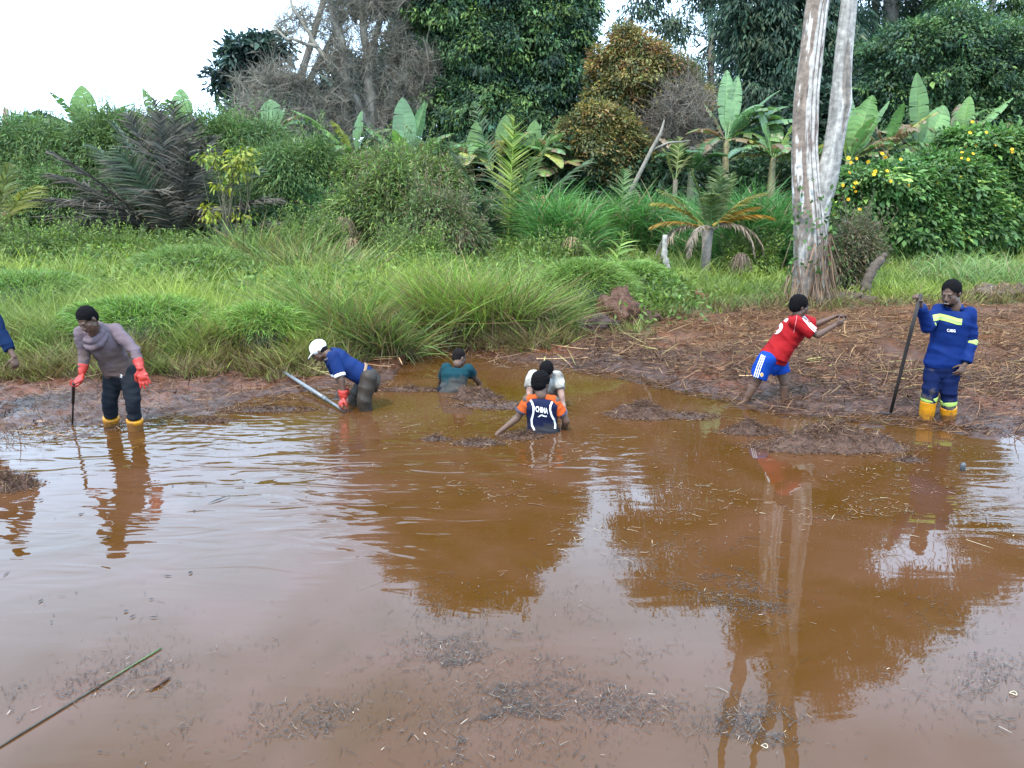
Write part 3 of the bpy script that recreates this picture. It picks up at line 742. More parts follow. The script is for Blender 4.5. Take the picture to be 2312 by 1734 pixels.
# ------------------------------------------------------------------ banana plants
M_BANANA = leaf_mat('banana_leaf', rough=0.38, trans=0.35, spec=0.5)
M_STEM = rough_mat('plant_stem', rough=.6, ns=8, bump=.2, vary=.3)
def banana_leaf(parent, base, d, L, W, droop, tatter=0.4, col=(.10, .19, .045), dead=0.0, twist=None):
    """midrib bending under gravity; two half blades split into strips where tattered"""
    d = Vector(d).normalized(); n = 34
    side = Vector(twist) if twist is not None else d.cross(Vector((0, 0, 1)))
    if side.length < .1: side = Vector((1, 0, 0))
    side = (side - d * side.dot(d)).normalized()
    mid = [Vector(base)]; dirs = []
    cur = d.copy()
    pet = .14
    for i in range(n):
        t = i / n
        cur = (cur + Vector((0, 0, -1)) * droop * (t + .15) / n * 2.2).normalized()
        dirs.append(cur.copy()); mid.append(mid[-1] + cur * (L / n))
    dirs.append(cur.copy())
    mb = MB()
    rad = [.03 * (1 - .85 * i / n) * (L / 2.2) + .003 for i in range(n + 1)]
    mb.add(*tube(mid, rad, 5, cap=False), col=np.array(col) * np.array([1.7, 1.45, 1.6]) if dead < .5 else (.2, .14, .08))
    col = np.array(col)
    V = []; Q = []; C = []
    for sg in (-1, 1):
        group_drop = 0; gap = 0; left = 0; gcol = 1
        for i in range(int(n * pet), n):
            t = (i / n - pet) / (1 - pet)
            if left <= 0:
                if RNG.random() < tatter: left = RNG.integers(1, 4)
                else: left = RNG.integers(4, 9)
                group_drop = RNG.random() * tatter * 1.3; gcol = math.exp(RNG.normal(0, .12)); newg = True
                brown = RNG.random() < dead
            left -= 1
            def wd(tt): return W * (max(0.0, math.sin(math.pi * min(1, (tt * .95 + .04)) ** .95)) ** .72)
            w0, w1 = wd(t), wd(min(1, t + 1 / (n * (1 - pet))))
            a, b_ = mid[i], mid[i + 1]
            if newg and tatter > .1: a = a.lerp(b_, .35 * tatter)
            newg = False
            for (p, w_, dd) in ((a, w0, dirs[i]), (b_, w1, dirs[i + 1])):
                s_ = (side - dd * side.dot(dd)).normalized() * sg
                upn = s_.cross(dd) * sg
                if upn.z < 0: upn = -upn
                o1 = (s_ * .95 + dd * .22 + upn * .38 * (1 - group_drop)).normalized() * w_ * .5
                o2 = (s_ * (.9 - group_drop * .5) + dd * .3 + Vector((0, 0, -1)) * (.12 + group_drop * .9)).normalized() * w_ * .5
                V += [tuple(p), tuple(p + o1), tuple(p + o1 + o2)]
                cc = col * gcol * (1 + .10 * math.sin(i * 2.4))
                edge = np.array([.17, .12, .06]) if (dead > 0 and RNG.random() < .35 + dead) else cc * .95
                if brown: cc = np.array([.17, .115, .06]) * gcol; edge = cc
                C += [cc * 1.15, cc, edge]
            k = len(V) - 6
            Q += [(k, k + 1, k + 4, k + 3), (k + 1, k + 2, k + 5, k + 4)]
    mb.add(V, np.array(Q), np.clip(np.array(C), 0, .9))
    mb.build('leaf', M_BANANA, parent)
BG = 'banana plants growing behind the swamp'
def banana(label, px, py, Y, leafspec, stem_h=None, group=BG, col=(.085, .165, .045)):
    """crown at (px, py) at distance Y. leafspec: (dx, dz lean, dy, length, width, droop, tatter, dead[,col])"""
    kk = YM(Y) / Y; Y = YM(Y); py -= 30
    c = P(px, py, Y); gz = float(ground(c.x, Y, False)); base = (c.x, Y, gz)
    root = empty('banana_plant', base, label, 'banana plant', group)
    mb = MB(); mb.add(*tube([(c.x, Y, gz - .2), (c.x + .03, Y, gz * .5 + c.z * .5), tuple(c)], [.24, .19, .1], 10), col=(.13, .12, .06))
    mb.build('stem', M_STEM, root, smooth=True)
    ml = max(s_[3] for s_ in leafspec)
    extra = [(math.cos(a_), .25 + RNG.random() * 1.1, -.6 + RNG.random() * 1.1, ml * (.55 + .35 * RNG.random()), .34 + .12 * RNG.random(), .5 + RNG.random() * .7, .5 + .5 * RNG.random(), .5 if RNG.random() < .3 else .05) for a_ in RNG.random(4) * math.tau]
    for sp in list(leafspec) + extra:
        dx, dz, dy, L, W, dr, ta, de = sp[:8]; cc = sp[8] if len(sp) > 8 else col
        face = sp[9] if len(sp) > 9 else None
        b0 = c + Vector((dx, dy, 0)).normalized() * .05 if (dx or dy) else c
        banana_leaf(root, tuple(b0), (dx, dy, dz), L * kk * .82, W * kk * .56, dr, max(ta, .22 + .3 * RNG.random()), np.array(cc) * math.exp(RNG.normal(0, .1)), de, face)
    return root
LIT = (.11, .19, .05); YEL = (.24, .25, .06); DRK = (.05, .11, .035)
X1 = (1, 0, 0)
def rnd_leaves(n, L, spread=1.0, dead=.15, cols=((.085, .165, .045),), ta=.6, wide=.55):
    out = []
    for i in range(n):
        a = i / n * math.tau + RNG.random() * .8
        out.append((math.cos(a) * spread, .4 + RNG.random() * .9, math.sin(a) * spread, L * (.75 + RNG.random() * .4), wide * (.8 + RNG.random() * .4), .7 + RNG.random() * .9, ta * RNG.random() * 1.4,
                    dead * RNG.random() * 2 if RNG.random() < .5 else 0, cols[RNG.integers(len(cols))]))
    return out
banana('banana plant with one broad upright leaf and torn leaves at far left skyline', 200, 350, 19.5,
       [(.0, 1, 0, 1.55, .62, .0, .0, 0, LIT, X1), (-.18, 1, .1, 1.35, .4, .05, .5, 0, LIT, X1), (.55, .9, .2, 1.6, .42, .7, .8, 0, (.10, .19, .08)), (-.75, .55, -.3, 2.1, .5, .6, .3, 0, (.09, .17, .09)), (.3, 1, .3, 1.35, .4, .4, .8, .1), (-.9, .3, -.2, 2.0, .5, 1.0, .6, 0, DRK)])
banana('banana plant with a tattered curved leaf leaning left above the dark dead palm', 378, 335, 18.5,
       [(-.38, 1, 0, 1.35, .30, .15, .9, 0, LIT, X1), (.2, 1, .2, .9, .3, .6, .7, .3)])
banana('banana plant with two pale upright leaves above the dark dead palm', 412, 345, 18.8,
       [(.04, 1, 0, 1.35, .50, .0, .0, 0, (.15, .25, .085), X1), (-.10, 1, .1, 1.0, .34, .05, .2, 0, (.13, .22, .08), X1)])
banana('banana plant showing a single pale hanging leaf against the leafless tree', 622, 330, 21,
       [(-.05, 1, 0, 1.0, .55, .0, .0, 0, (.13, .21, .09), X1), (.7, .6, 0, 1.3, .4, 1.2, .6, 0, DRK), (-.7, .6, .3, 1.2, .4, 1.0, .6, 0, DRK)])
banana('banana plant whose ragged leaves fan out left of centre', 800, 385, 19,
       [(-.85, .95, -.1, 2.1, .42, .45, .9, 0, (.11, .19, .05)), (-.9, .35, .2, 1.7, .45, .5, .9, .1, (.12, .19, .07)), (.15, 1, .1, 1.3, .5, .2, .3, 0), (.55, .9, .2, 1.4, .35, .9, .9, .2), (-.3, 1, -.3, 1.2, .35, .8, .9, 0, YEL), (.8, .5, -.2, 1.3, .4, 1.0, .9, 0), (-1, .1, -.3, 1.2, .4, .8, .6, .8)])
banana('banana plant with the tallest paddle leaf at centre left', 920, 400, 18.5,
       [(-.02, 1, 0, 1.75, .50, .0, .0, 0, (.15, .26, .12), X1), (.28, 1, .1, 1.75, .34, .05, .1, 0, (.14, .24, .09), (.7, .7, 0)), (-.8, .95, .3, 1.9, .35, .5, .9, 0), (.85, .5, -.2, 1.9, .4, .55, .8, 0, (.11, .2, .08)), (.6, .25, -.3, 1.0, .3, -.3, .8, .5, YEL), (-.25, .9, -.4, 1.0, .4, .1, .1, 0, (.15, .26, .05)),
        (.45, .7, .3, 1.2, .35, 1.1, .9, .3), (.9, .75, .0, 1.6, .3, 1.1, .9, .1), (-.7, .3, -.1, 1.2, .35, 1.1, .9, .2)])
for (px, py, Yb, lab, n, L) in [(1065, 405, 20, 'short banana plant left in the middle banana clump', 8, 1.5), (1130, 395, 19.6, 'banana plant with broad shiny leaves amid the middle banana clump', 9, 1.55),
                              (1195, 400, 20.3, 'banana plant at the right end of the middle banana clump', 8, 1.5)]:
    banana(lab, px, py, Yb, rnd_leaves(n, L, .8, .3, ((.10, .19, .05), (.12, .21, .08), (.085, .15, .045), YEL), .5, .5) + [(0.1, 1, 0, L * .85, .4, .0, .0, 0, LIT, X1)])
for (px, py, Yb, lab, n, L) in [(745, 415, 20, 'ragged banana plant showing above the feathery shrub, left of centre', 7, 1.7), (1000, 410, 20.5, 'banana plant between the tallest paddle leaf and the middle clump', 7, 1.6), (300, 370, 20, 'ragged banana plant behind the dark dead palm', 6, 1.5),
                              (1255, 425, 21, 'low banana plant in front of the golden bush tree', 6, 1.3), (1830, 400, 20.5, 'banana plant seen through the fork of the pale trunk', 7, 1.6)]:
    banana(lab, px, py, Yb, rnd_leaves(n, L, .9, .4, ((.12, .20, .05), (.14, .22, .07), (.09, .15, .045), YEL), .9, .5))
banana('large banana plant with long arching leaves left of the forked trunk', 1640, 345, 19,
       [(-.02, 1, .1, 1.9, .40, .0, .0, 0, (.14, .24, .10), X1), (.14, 1, .1, 1.75, .34, .0, .1, 0, (.13, .22, .09), X1), (.75, .85, .1, 2.0, .38, .25, .3, 0, (.10, .19, .06)), (.9, .75, .3, 2.2, .42, .45, .5, 0, (.11, .19, .08)), (1, .5, -.2, 2.4, .42, .55, .8, 0, (.10, .18, .07)),
        (1, .1, -.3, 2.2, .4, .45, .7, 0, (.13, .21, .07)), (.9, -.1, -.2, 1.7, .4, .6, .8, .5, YEL), (-.5, 1, .2, 1.2, .35, .3, .9, .5), (-.9, .5, -.2, 1.3, .4, .8, .5, .9), (.5, .3, -.5, 1.4, .45, 1.3, .6, .1), (-.6, .1, -.5, 1.3, .5, 1.1, .5, .4, DRK), (.3, .8, -.4, 1.5, .4, 1.0, .7, 0, (.11, .2, .08))])
banana('banana plant with drooping yellow edged leaves touching the forked trunk', 1745, 385, 18.3,
       [(-.2, 1, .2, 1.5, .4, .5, .6, 0), (.5, 1, 0, 1.6, .42, .5, .7, .2, (.14, .21, .05)), (-.8, .7, 0, 1.4, .4, .8, .8, .3, YEL), (.9, .4, 0, 1.3, .4, .8, .6, .2, YEL), (-.9, .2, -.2, 1.3, .35, .6, .9, .5, YEL), (-.9, .5, -.4, 1.6, .45, 1.0, .5, 0, (.09, .16, .09)), (0, .6, -.7, 1.2, .4, 1.4, .6, .3)])
banana('dark low banana plant under the dead hanging leaf', 1560, 420, 18.6,
       [(-.6, .7, -.2, 1.3, .5, 1.1, .3, .0, DRK), (.6, .8, -.2, 1.2, .5, 1.2, .2, 0, DRK), (-.1, .9, -.5, 1.1, .5, 1.3, .3, 0, DRK), (-.5, 1, .3, 1.5, .35, .8, .8, 1.0, (.17, .12, .07)), (.2, 1, .4, 1.3, .3, 1.2, .9, .9), (.9, .3, 0, 1.2, .45, .9, .3, 0, (.06, .12, .05))])
banana('banana plant with one wide bright leaf just right of the forked trunk', 1915, 395, 18.2,
       [(.22, 1, -.1, 1.75, .62, .0, .0, 0, (.15, .25, .08), (1, 0, -.3)), (.55, 1, .1, 1.9, .36, .2, .5, 0), (-.3, 1, 0, 1.5, .4, .2, .5, .1, (.16, .22, .05)), (.9, .8, .2, 1.6, .4, .6, .9, .5, YEL), (.7, .5, -.4, 1.3, .4, 1.2, .8, .2), (0.05, 1, .3, 1.9, .35, .1, .2, 0, (.12, .21, .09), X1)])
banana('banana plant with brown shredded hanging leaves right of the forked trunk', 2000, 370, 19,
       [(-.35, 1, .1, 1.5, .4, 1.2, .9, 1.0, (.16, .12, .07)), (.35, 1, .1, 1.2, .4, 1.6, .9, .9), (.8, .9, -.1, 1.7, .34, .4, .8, .3, YEL), (-.8, .9, .2, 1.4, .35, .6, .9, .3), (.1, 1, -.2, 1.3, .4, .6, .4, 0), (.2, .8, -.5, 1.3, .4, 1.4, .9, .8)])
banana('tall banana plant with a spear like upright leaf among right hand bananas', 2080, 380, 19.5,
       [(-.16, 1, 0, 2.3, .45, .0, .05, 0, (.13, .23, .07), X1), (.38, 1, .1, 1.5, .6, .1, .1, 0, (.14, .24, .08), X1), (.85, .85, 0, 2.2, .4, .35, .8, 0, (.11, .2, .06)), (-.7, .8, .1, 1.5, .35, .8, .9, .2), (1, .45, -.2, 1.6, .38, .8, .6, 0, (.12, .2, .07)), (-.5, .3, -.4, 1.2, .4, 1.1, .7, .1), (.4, .5, -.4, 1.2, .4, 1.1, .7, .2, YEL)])
banana('banana plant with long leaves leaning right over the yellow flowers', 2160, 370, 20,
       [(.8, .95, .1, 2.2, .4, .25, .8, 0, (.11, .2, .06)), (1, .5, .0, 1.7, .4, .6, .8, .1), (.15, 1, .1, 1.6, .45, .2, .3, 0, LIT), (-.5, .9, .1, 1.4, .4, .8, .6, .2), (.6, .3, -.4, 1.2, .35, 1.2, .7, .4)])
banana('dead brown banana plant at the right among the yellow flowers', 2230, 360, 19.5,
       [(.75, .6, 0, 1.3, .25, .4, 1.0, 2.0, (.2, .15, .09)), (-.3, 1, 0, 1.1, .3, 1.6, 1.0, 2.0), (.3, 1, 0, 1.0, .3, 1.8, 1.0, 2.0), (-.6, .6, 0, .9, .25, 1.2, 1.0, 2.0)], group=BG)

# ------------------------------------------------------------------ palms
def frond(parent, base, d, L, droop, ll, col, n=44, dead=False, hang=.3, lw=.035, pet=.2, name='frond', tip=None, pls=None):
    d = Vector(d).normalized(); cur = d.copy(); pts = [Vector(base)]; K = 18; dirs = [cur.copy()]
    for i in range(K):
        t = i / K
        cur = (cur + Vector((0, 0, -1)) * droop * (t + .1) / K * 2).normalized(); dirs.append(cur.copy()); pts.append(pts[-1] + cur * (L / K))
    mb = MB()
    rc = np.array(col) * (1.3 if not dead else .9)
    mb.add(*tube(pts, [.028 * (1 - .9 * i / K) + .004 for i in range(K + 1)], 5, cap=False), col=rc)
    pts_ = np.array([tuple(p) for p in pts]); dr_ = np.array([tuple(p) for p in dirs])
    t = np.linspace(pet, 1, n); f = t * K; i0 = np.minimum(f.astype(int), K - 1); fr = (f - i0)[:, None]
    B = pts_[i0] * (1 - fr) + pts_[i0 + 1] * fr; D = dr_[i0]
    S = np.cross(D, [0, 0, 1.0]); bad = np.linalg.norm(S, axis=1) < .25; S[bad] = np.cross(D[bad], [0, 1.0, 0.2]); S = norm(S)
    if pls is not None:
        S = np.tile(np.array(pls, float), (n, 1)); S = norm(S - D * np.sum(S * D, 1)[:, None])
    for sg in (-1, 1):
        prof = np.sin(np.pi * np.clip((t - pet) / (1 - pet) * .86 + .12, 0, 1)) ** .6
        dd = S * sg * (.75 + .1 * RNG.normal(size=(n, 1))) + D * (.35 + .45 * t[:, None]) + rndu(n) * .10
        dro = np.array([0, 0, -1.0]) * hang + rndu(n) * (.05 if not dead else .25)
        c = colmix(col, n, .06, .2)
        mb.add(*blades(B, dd, ll * prof * (1 + .1 * RNG.normal(size=n)), lw, dro, 3, col=c, tipcol=(c * .6 + np.array(tip if tip is not None else (.14, .10, .05)) * .4)))
    mb.build(name, M_DRY if dead else M_LEAF, parent)
def palm(label, px, py, Y, specs, trunk=0.0, crownpx=None, group=None, trunkcol=(.10, .08, .06), name='palm_tree', Yn=None):
    Yn = Yn or YM(Y); kk = Yn / Y; Y = Yn; trunk *= kk
    c = P(px, py, Y); gz = float(ground(c.x, Y, False))
    if trunk == 0: c.z = gz
    root = empty(name, (c.x, Y, gz), label, 'palm', group)
    if trunk:
        mb = MB(); mb.add(*tube([(c.x, Y, gz - .2), (c.x, Y, (gz + c.z) / 2), tuple(c)], [trunk, trunk * .9, trunk * 1.1], 10), col=trunkcol)
        mb.build('trunk', M_BARK, root, smooth=True)
    for s in specs:
        kw = dict(s[5]) if len(s) > 5 else {}; kw['lw'] = kw.get('lw', .035) * kk
        frond(root, tuple(c + Vector((RNG.normal(0, .08), RNG.normal(0, .08), 0))), s[0], s[1] * kk, s[2], s[3] * kk, s[4], **kw)
    return root
# big dark raffia palm with many dead fronds
DD = (.062, .060, .048); DG = (.07, .10, .055); DT = (.17, .13, .095)
sp = []
for i, (dx, dz, dy, L, dr, dead) in enumerate([(-1.4, 1, -.3, 3.3, .55, 1), (-1.1, 1.1, .1, 3.2, .5, 1), (-.8, 1.2, -.4, 3.0, .4, 1), (-.5, 1.5, 0, 3.0, .3, 0), (-.25, 1.6, -.3, 3.0, .25, 1), (-.05, 1.8, .0, 3.2, .12, 1), (.15, 1.8, -.1, 3.2, .1, 1), (.3, 1.7, .1, 2.9, .2, 1),
                                         (.55, 1.3, -.3, 2.9, .45, 1), (.9, 1.1, 0, 2.8, .45, 0), (1.2, 1.0, -.3, 2.9, .6, 1), (1.6, .75, -.1, 2.9, .55, 1), (2.0, .55, -.2, 3.1, .35, 1), (-2.0, .9, .2, 3.3, .4, 1), (-1.7, .6, -.4, 2.8, .45, 1),
                                         (-.6, 1.1, -.8, 2.4, .8, 1), (.2, 1.2, -.9, 2.4, .8, 1), (.7, 1.0, -.7, 2.3, .9, 1), (-.2, 1.4, -.6, 2.6, .6, 0), (.45, 1.5, -.5, 2.7, .5, 1), (-1.0, .9, -.7, 2.4, .8, 1), (0, 1.6, .5, 3.0, .3, 1), (1.0, .8, -.6, 2.2, .9, 0), (-.9, 1.5, .2, 3.1, .45, 0), (.1, 1.7, -.3, 2.9, .2, 1), (-.35, 1.3, -.4, 2.3, .5, 1), (1.9, .8, .2, 3.0, .8, 1)]):
    sp.append(((dx, dy, dz * .92), L * .80, dr * 1.05, .60, DD if dead else DG, dict(n=64, dead=bool(dead), hang=.22, lw=.036, pet=.22, tip=DT if dead else (.1, .1, .05), pls=(1, .3, 0) if abs(dx) < .5 else None)))
palm('huge dark raffia palm with dried blackish fronds at left', 400, 585, 14.6, sp, group='palms growing at the swamp edge')
# left edge yellow-green palm
palm('short palm with yellow green fronds cut by the left edge', -30, 560, 13.8,
     [((.9, -.2, 1.2), 1.7, .5, .6, (.17, .19, .05), dict(tip=(.3, .24, .05))), ((.4, 0, 1.5), 1.6, .4, .6, (.13, .15, .045)), ((1.1, -.3, .5), 1.3, .8, .6, (.2, .17, .13), dict(dead=True)), ((-.5, 0, 1.4), 1.6, .4, .6, (.12, .15, .05)), ((.2, -.5, .9), 1.3, 1.0, .6, (.16, .12, .08), dict(dead=True))], group='palms growing at the swamp edge')
YG = (.19, .26, .05)
# middle palms
palm('upright palm clump with stiff dark fronds and one yellowing spear, mid bank', 1145, 590, 14.6,
     [((.05, 0, 1), 2.35, .1, .55, YG, dict(pls=X1, lw=.04, hang=.1)), ((-.22, .1, 1), 2.7, .1, .45, (.055, .10, .045), dict(pls=X1)), ((-.45, 0, 1), 2.2, .35, .55, (.055, .09, .04)), ((.35, 0, 1), 2.5, .3, .55, (.10, .16, .05)), ((-.9, -.1, 1), 2.0, .7, .5, (.055, .085, .045)),
      ((.65, .1, 1), 2.3, .6, .55, (.07, .12, .06)), ((-.7, -.3, .8), 1.5, .9, .55, (.045, .07, .04)), ((.2, -.3, 1), 1.8, .5, .6, (.12, .18, .055)), ((-.3, -.5, .9), 1.5, .8, .55, (.05, .08, .04)), ((.8, -.2, .6), 1.6, .9, .45, (.17, .13, .06), dict(dead=True)), ((-1, -.2, .4), 1.2, 1, .5, (.12, .09, .06), dict(dead=True))],
     group='palms growing at the swamp edge')
palm('slim young palm with pale feathery upright frond in the tall grass', 1395, 600, 15.4,
     [((.05, 0, 1), 1.7, .05, .5, (.12, .19, .07), dict(pls=X1)), ((-.5, 0, 1), 1.3, .6, .5, (.10, .15, .06)), ((.6, .1, 1), 1.4, .6, .45, (.10, .16, .07))], group='palms growing at the swamp edge')
palm('knee high palm seedling with bright fan leaves beside the white stump', 1385, 625, 14.2,
     [((-.5, 0, 1), .8, .5, .4, (.14, .22, .05), dict(n=14, lw=.045)), ((.2, 0, 1), .9, .2, .4, (.18, .27, .06), dict(n=14, lw=.045)), ((.8, 0, .8), .8, .6, .4, (.15, .23, .05), dict(n=14, lw=.045))], group='palms growing at the swamp edge', Yn=20)
# low palm with orange fronds and dead skirt
OR = (.30, .16, .02)
specs = [((-.9, -.1, .75), 1.25, .75, .34, (.20, .19, .04), dict(tip=(.35, .18, .02))), ((-.75, .1, 1.0), 1.15, .7, .34, (.15, .18, .045)), ((-.35, 0, 1.3), 1.1, .5, .35, (.09, .14, .045)), ((0, .1, 1.4), 1.15, .3, .36, (.09, .14, .05), dict(pls=X1)), ((.35, .1, 1.3), 1.1, .5, .35, (.10, .15, .045)),
         ((.8, 0, .9), 1.2, .7, .34, (.18, .17, .04)), ((1, -.1, .5), 1.25, .7, .32, OR), ((-1, -.1, .35), 1.15, .7, .3, (.24, .15, .03)), ((.9, .1, .6), 1.1, .5, .3, (.28, .17, .02)), ((-.15, -.5, 1), .9, .9, .35, (.10, .15, .045)), ((.2, -.3, 1.2), 1.0, .6, .33, (.09, .14, .05), dict(pls=X1)),
         ((-.75, -.2, .3), 1.35, 2.6, .16, (.20, .16, .12), dict(dead=True, hang=.8)), ((-.35, -.3, .2), 1.1, 3.0, .14, (.19, .155, .12), dict(dead=True, hang=.8)), ((.7, -.2, .35), 1.3, 2.6, .16, (.20, .16, .12), dict(dead=True, hang=.8)), ((.95, 0, .35), 1.35, 2.2, .16, (.18, .14, .10), dict(dead=True, hang=.8)), ((-.9, .1, .3), 1.3, 2.2, .15, (.17, .14, .10), dict(dead=True, hang=.8))]
palm('small palm with orange tipped fronds and a skirt of dead ones', 1598, 518, 15.0, specs, trunk=.10, group='palms growing at the swamp edge', trunkcol=(.17, .145, .12), Yn=21)
palm('little palm tuft poking above the tall grass near the leaning branch', 1525, 405, 18, [((-.3, 0, 1), .7, .4, .35, (.18, .2, .06), dict(n=16)), ((.05, 0, 1), .9, .1, .35, (.2, .23, .08), dict(n=16, pls=X1)), ((.4, 0, .9), .7, .6, .35, (.15, .16, .06), dict(n=16))], trunk=.05, group='palms growing at the swamp edge')

# ------------------------------------------------------------------ shrubs
def shrub(label, Y, lobes, cols, nc, nl, cs, L, W, group='feathery green shrubs behind the grass', name='shrub', droop=.5, fill=.35, stem=True, mat=None, vv=.2, fine=False, hv=.08):
    Y0, Y = abs(Y), (YM(Y) if Y > 0 else -Y); k = Y / Y0 * (1.15 if Y < 18 else 1); cs *= k; L *= k; W *= k
    lob = lobe_world(lobes, Y)
    c0 = lob[0][0]; gz = float(ground(c0[0], Y, False))
    root = empty(name, (c0[0], Y, gz), label, 'shrub', group)
    mb = MB(); cen = crown(mb, lob, int(nc * 1.2), int(nl * 1.5), cs * 1.1, L * .82, W * .72, [(tuple(np.array(c) * 1.25), q) for c, q in cols], droop, fill, vv, hv, flat=.9)
    # shoots standing out of the mass
    ns_ = 120; li = RNG.integers(0, len(lob), ns_); dd_ = rndu(ns_); dd_[:, 2] = np.abs(dd_[:, 2]) * 1.1 + .1; dd_ = norm(dd_)
    sb = np.array([lob[i][0] for i in li]) + dd_ * np.array([lob[i][1] for i in li]) * .85
    sdir = norm(dd_ * np.array([.7, .5, 1]) + np.array([0, 0, .8]) + rndu(ns_) * .3); sl = (.35 + .75 * RNG.random(ns_)) * k * .8; m_ = 16
    tt = np.tile(np.linspace(.1, 1, m_), ns_)[:, None]; B_ = np.repeat(sb, m_, 0) + np.repeat(sdir * sl[:, None], m_, 0) * tt + np.array([1.0, 0, 0]) * 0
    cc_ = np.array([cols[i][0] for i in RNG.integers(0, len(cols), ns_)]) * 1.35
    mb.add(*leaves(B_, rndu(ns_ * m_) + np.repeat(sdir, m_, 0) * .6, rndu(ns_ * m_), L * .9, W * .75, np.repeat(cc_, m_, 0) * np.exp(RNG.normal(0, .2, (ns_ * m_, 1)))))
    mb.add(*prisms(sb - sdir * .2, sb + sdir * sl[:, None], .008 * k, .003 * k, (.10, .10, .05)))
    mb.build('foliage', mat or M_LEAF, root)
    tb = MB()
    pk = cen[RNG.choice(len(cen), min(110, len(cen)), replace=False)]
    bx = c0[0] + RNG.normal(0, .25 * k, len(pk)); A = np.stack([bx * .75 + pk[:, 0] * .25, Y + RNG.normal(0, .2, len(pk)), np.full(len(pk), gz - .1)], -1)
    tb.add(*prisms(A, pk, .022 * k, .006 * k, (.10, .075, .05), rndu(len(pk)) * .25, 4)); tb.build('stem', M_TWIG, root)
    return root
FE = [((.065, .115, .036), 3), ((.088, .142, .040), 2), ((.048, .085, .032), 2), ((.11, .155, .04), 1.0)]
shrub('feathery blue green shrub at the far left below the distant tree', 17.01, [(60, 340, 90, 55, 0), (110, 400, 100, 60, 0), (20, 420, 80, 60, 0), (-40, 350, 70, 60, 0)], FE, 1500, 36, .32, .13, .022)
shrub('feathery shrub low at left between the edge palm and the dark palm', 15.8, [(60, 450, 90, 45, 0), (150, 450, 70, 50, 0), (40, 500, 60, 30, 0)], FE, 1100, 36, .3, .12, .022)
shrub('rounded feathery shrub hiding the far left banana plant stem', 17.2, [(235, 330, 75, 60, 0), (200, 400, 70, 55, 0), (280, 400, 80, 60, 0), (290, 320, 40, 35, 0)], FE, 1500, 36, .32, .13, .022)
shrub('feathery shrub between the pale upright banana leaves and leafless tree', 17.6, [(470, 320, 60, 45, 0), (520, 350, 90, 60, 0), (590, 340, 60, 45, 0), (480, 400, 100, 60, 0), (340, 330, 50, 50, .3)], FE, 1900, 36, .32, .13, .022)
shrub('large feathery shrub right of the yellow leaved climber', 16.6, [(660, 400, 85, 55, 0), (640, 470, 90, 55, 0), (700, 450, 60, 60, 0), (590, 440, 60, 70, .3), (720, 375, 35, 40, .2)], FE, 2200, 36, .32, .13, .022)
shrub('shrub low behind the dead palm fronds', 16.0, [(470, 480, 110, 55, 0), (330, 470, 110, 60, 0), (200, 500, 80, 50, 0), (590, 510, 80, 40, 0)], [((.04, .08, .035), 3), ((.06, .11, .04), 2)], 1500, 34, .3, .12, .025)
shrub('feathery shrub standing just outside the left edge of the view', 17.3, [(-150, 370, 90, 70, 0), (-230, 420, 90, 70, 0), (-120, 450, 80, 50, 0)], FE, 1100, 30, .34, .14, .026)
shrub('farther feathery shrub well outside the left edge of the view', 17.8, [(-380, 390, 110, 70, 0), (-480, 430, 90, 60, 0), (-330, 460, 80, 50, 0)], FE, 1000, 30, .34, .14, .028)
FB = [((.092, .145, .036), 3), ((.125, .175, .04), 2), ((.055, .085, .03), 2), ((.11, .085, .045), 1.2)]
shrub('airy olive green shrub on a dark thin stem at centre left', 14.2, [(880, 440, 50, 40, 0), (840, 475, 60, 45, 0), (900, 500, 80, 50, 0), (820, 530, 50, 35, 0), (960, 520, 60, 40, 0), (890, 400, 22, 26, 0), (780, 500, 40, 40, 0)], FB, 1900, 30, .28, .11, .022, group='olive shrubs in the thicket')
shrub('yellowish shrub in front of the tallest paddle leaf', 16.5, [(840, 405, 60, 40, 0), (930, 410, 60, 40, 0), (985, 425, 50, 40, 0), (890, 390, 40, 30, 0), (1010, 455, 50, 40, 0), (760, 430, 40, 40, 0)], FB, 1500, 30, .3, .12, .024, group='olive shrubs in the thicket')
shrub('brownish shrub with bare twigs at the foot of the middle palm', 14.0, [(980, 500, 60, 50, 0), (1030, 540, 60, 40, 0), (950, 560, 60, 30, 0)], [((.09, .095, .045), 2), ((.08, .13, .038), 3), ((.13, .10, .055), .7)], 900, 28, .28, .11, .022, group='olive shrubs in the thicket')
shrub('brown green bush hugging the right foot of the forked trunk', -17.5, [(1925, 545, 30, 26, 0), (1895, 585, 30, 34, 0), (1955, 575, 24, 20, 0), (1905, 630, 34, 26, 0)], [((.10, .085, .05), 2), ((.07, .10, .035), 2), ((.13, .095, .06), 1)], 800, 28, .25, .1, .02, group='olive shrubs in the thicket')
LS = [((.085, .130, .026), 3), ((.115, .165, .030), 2), ((.055, .085, .022), 2)]
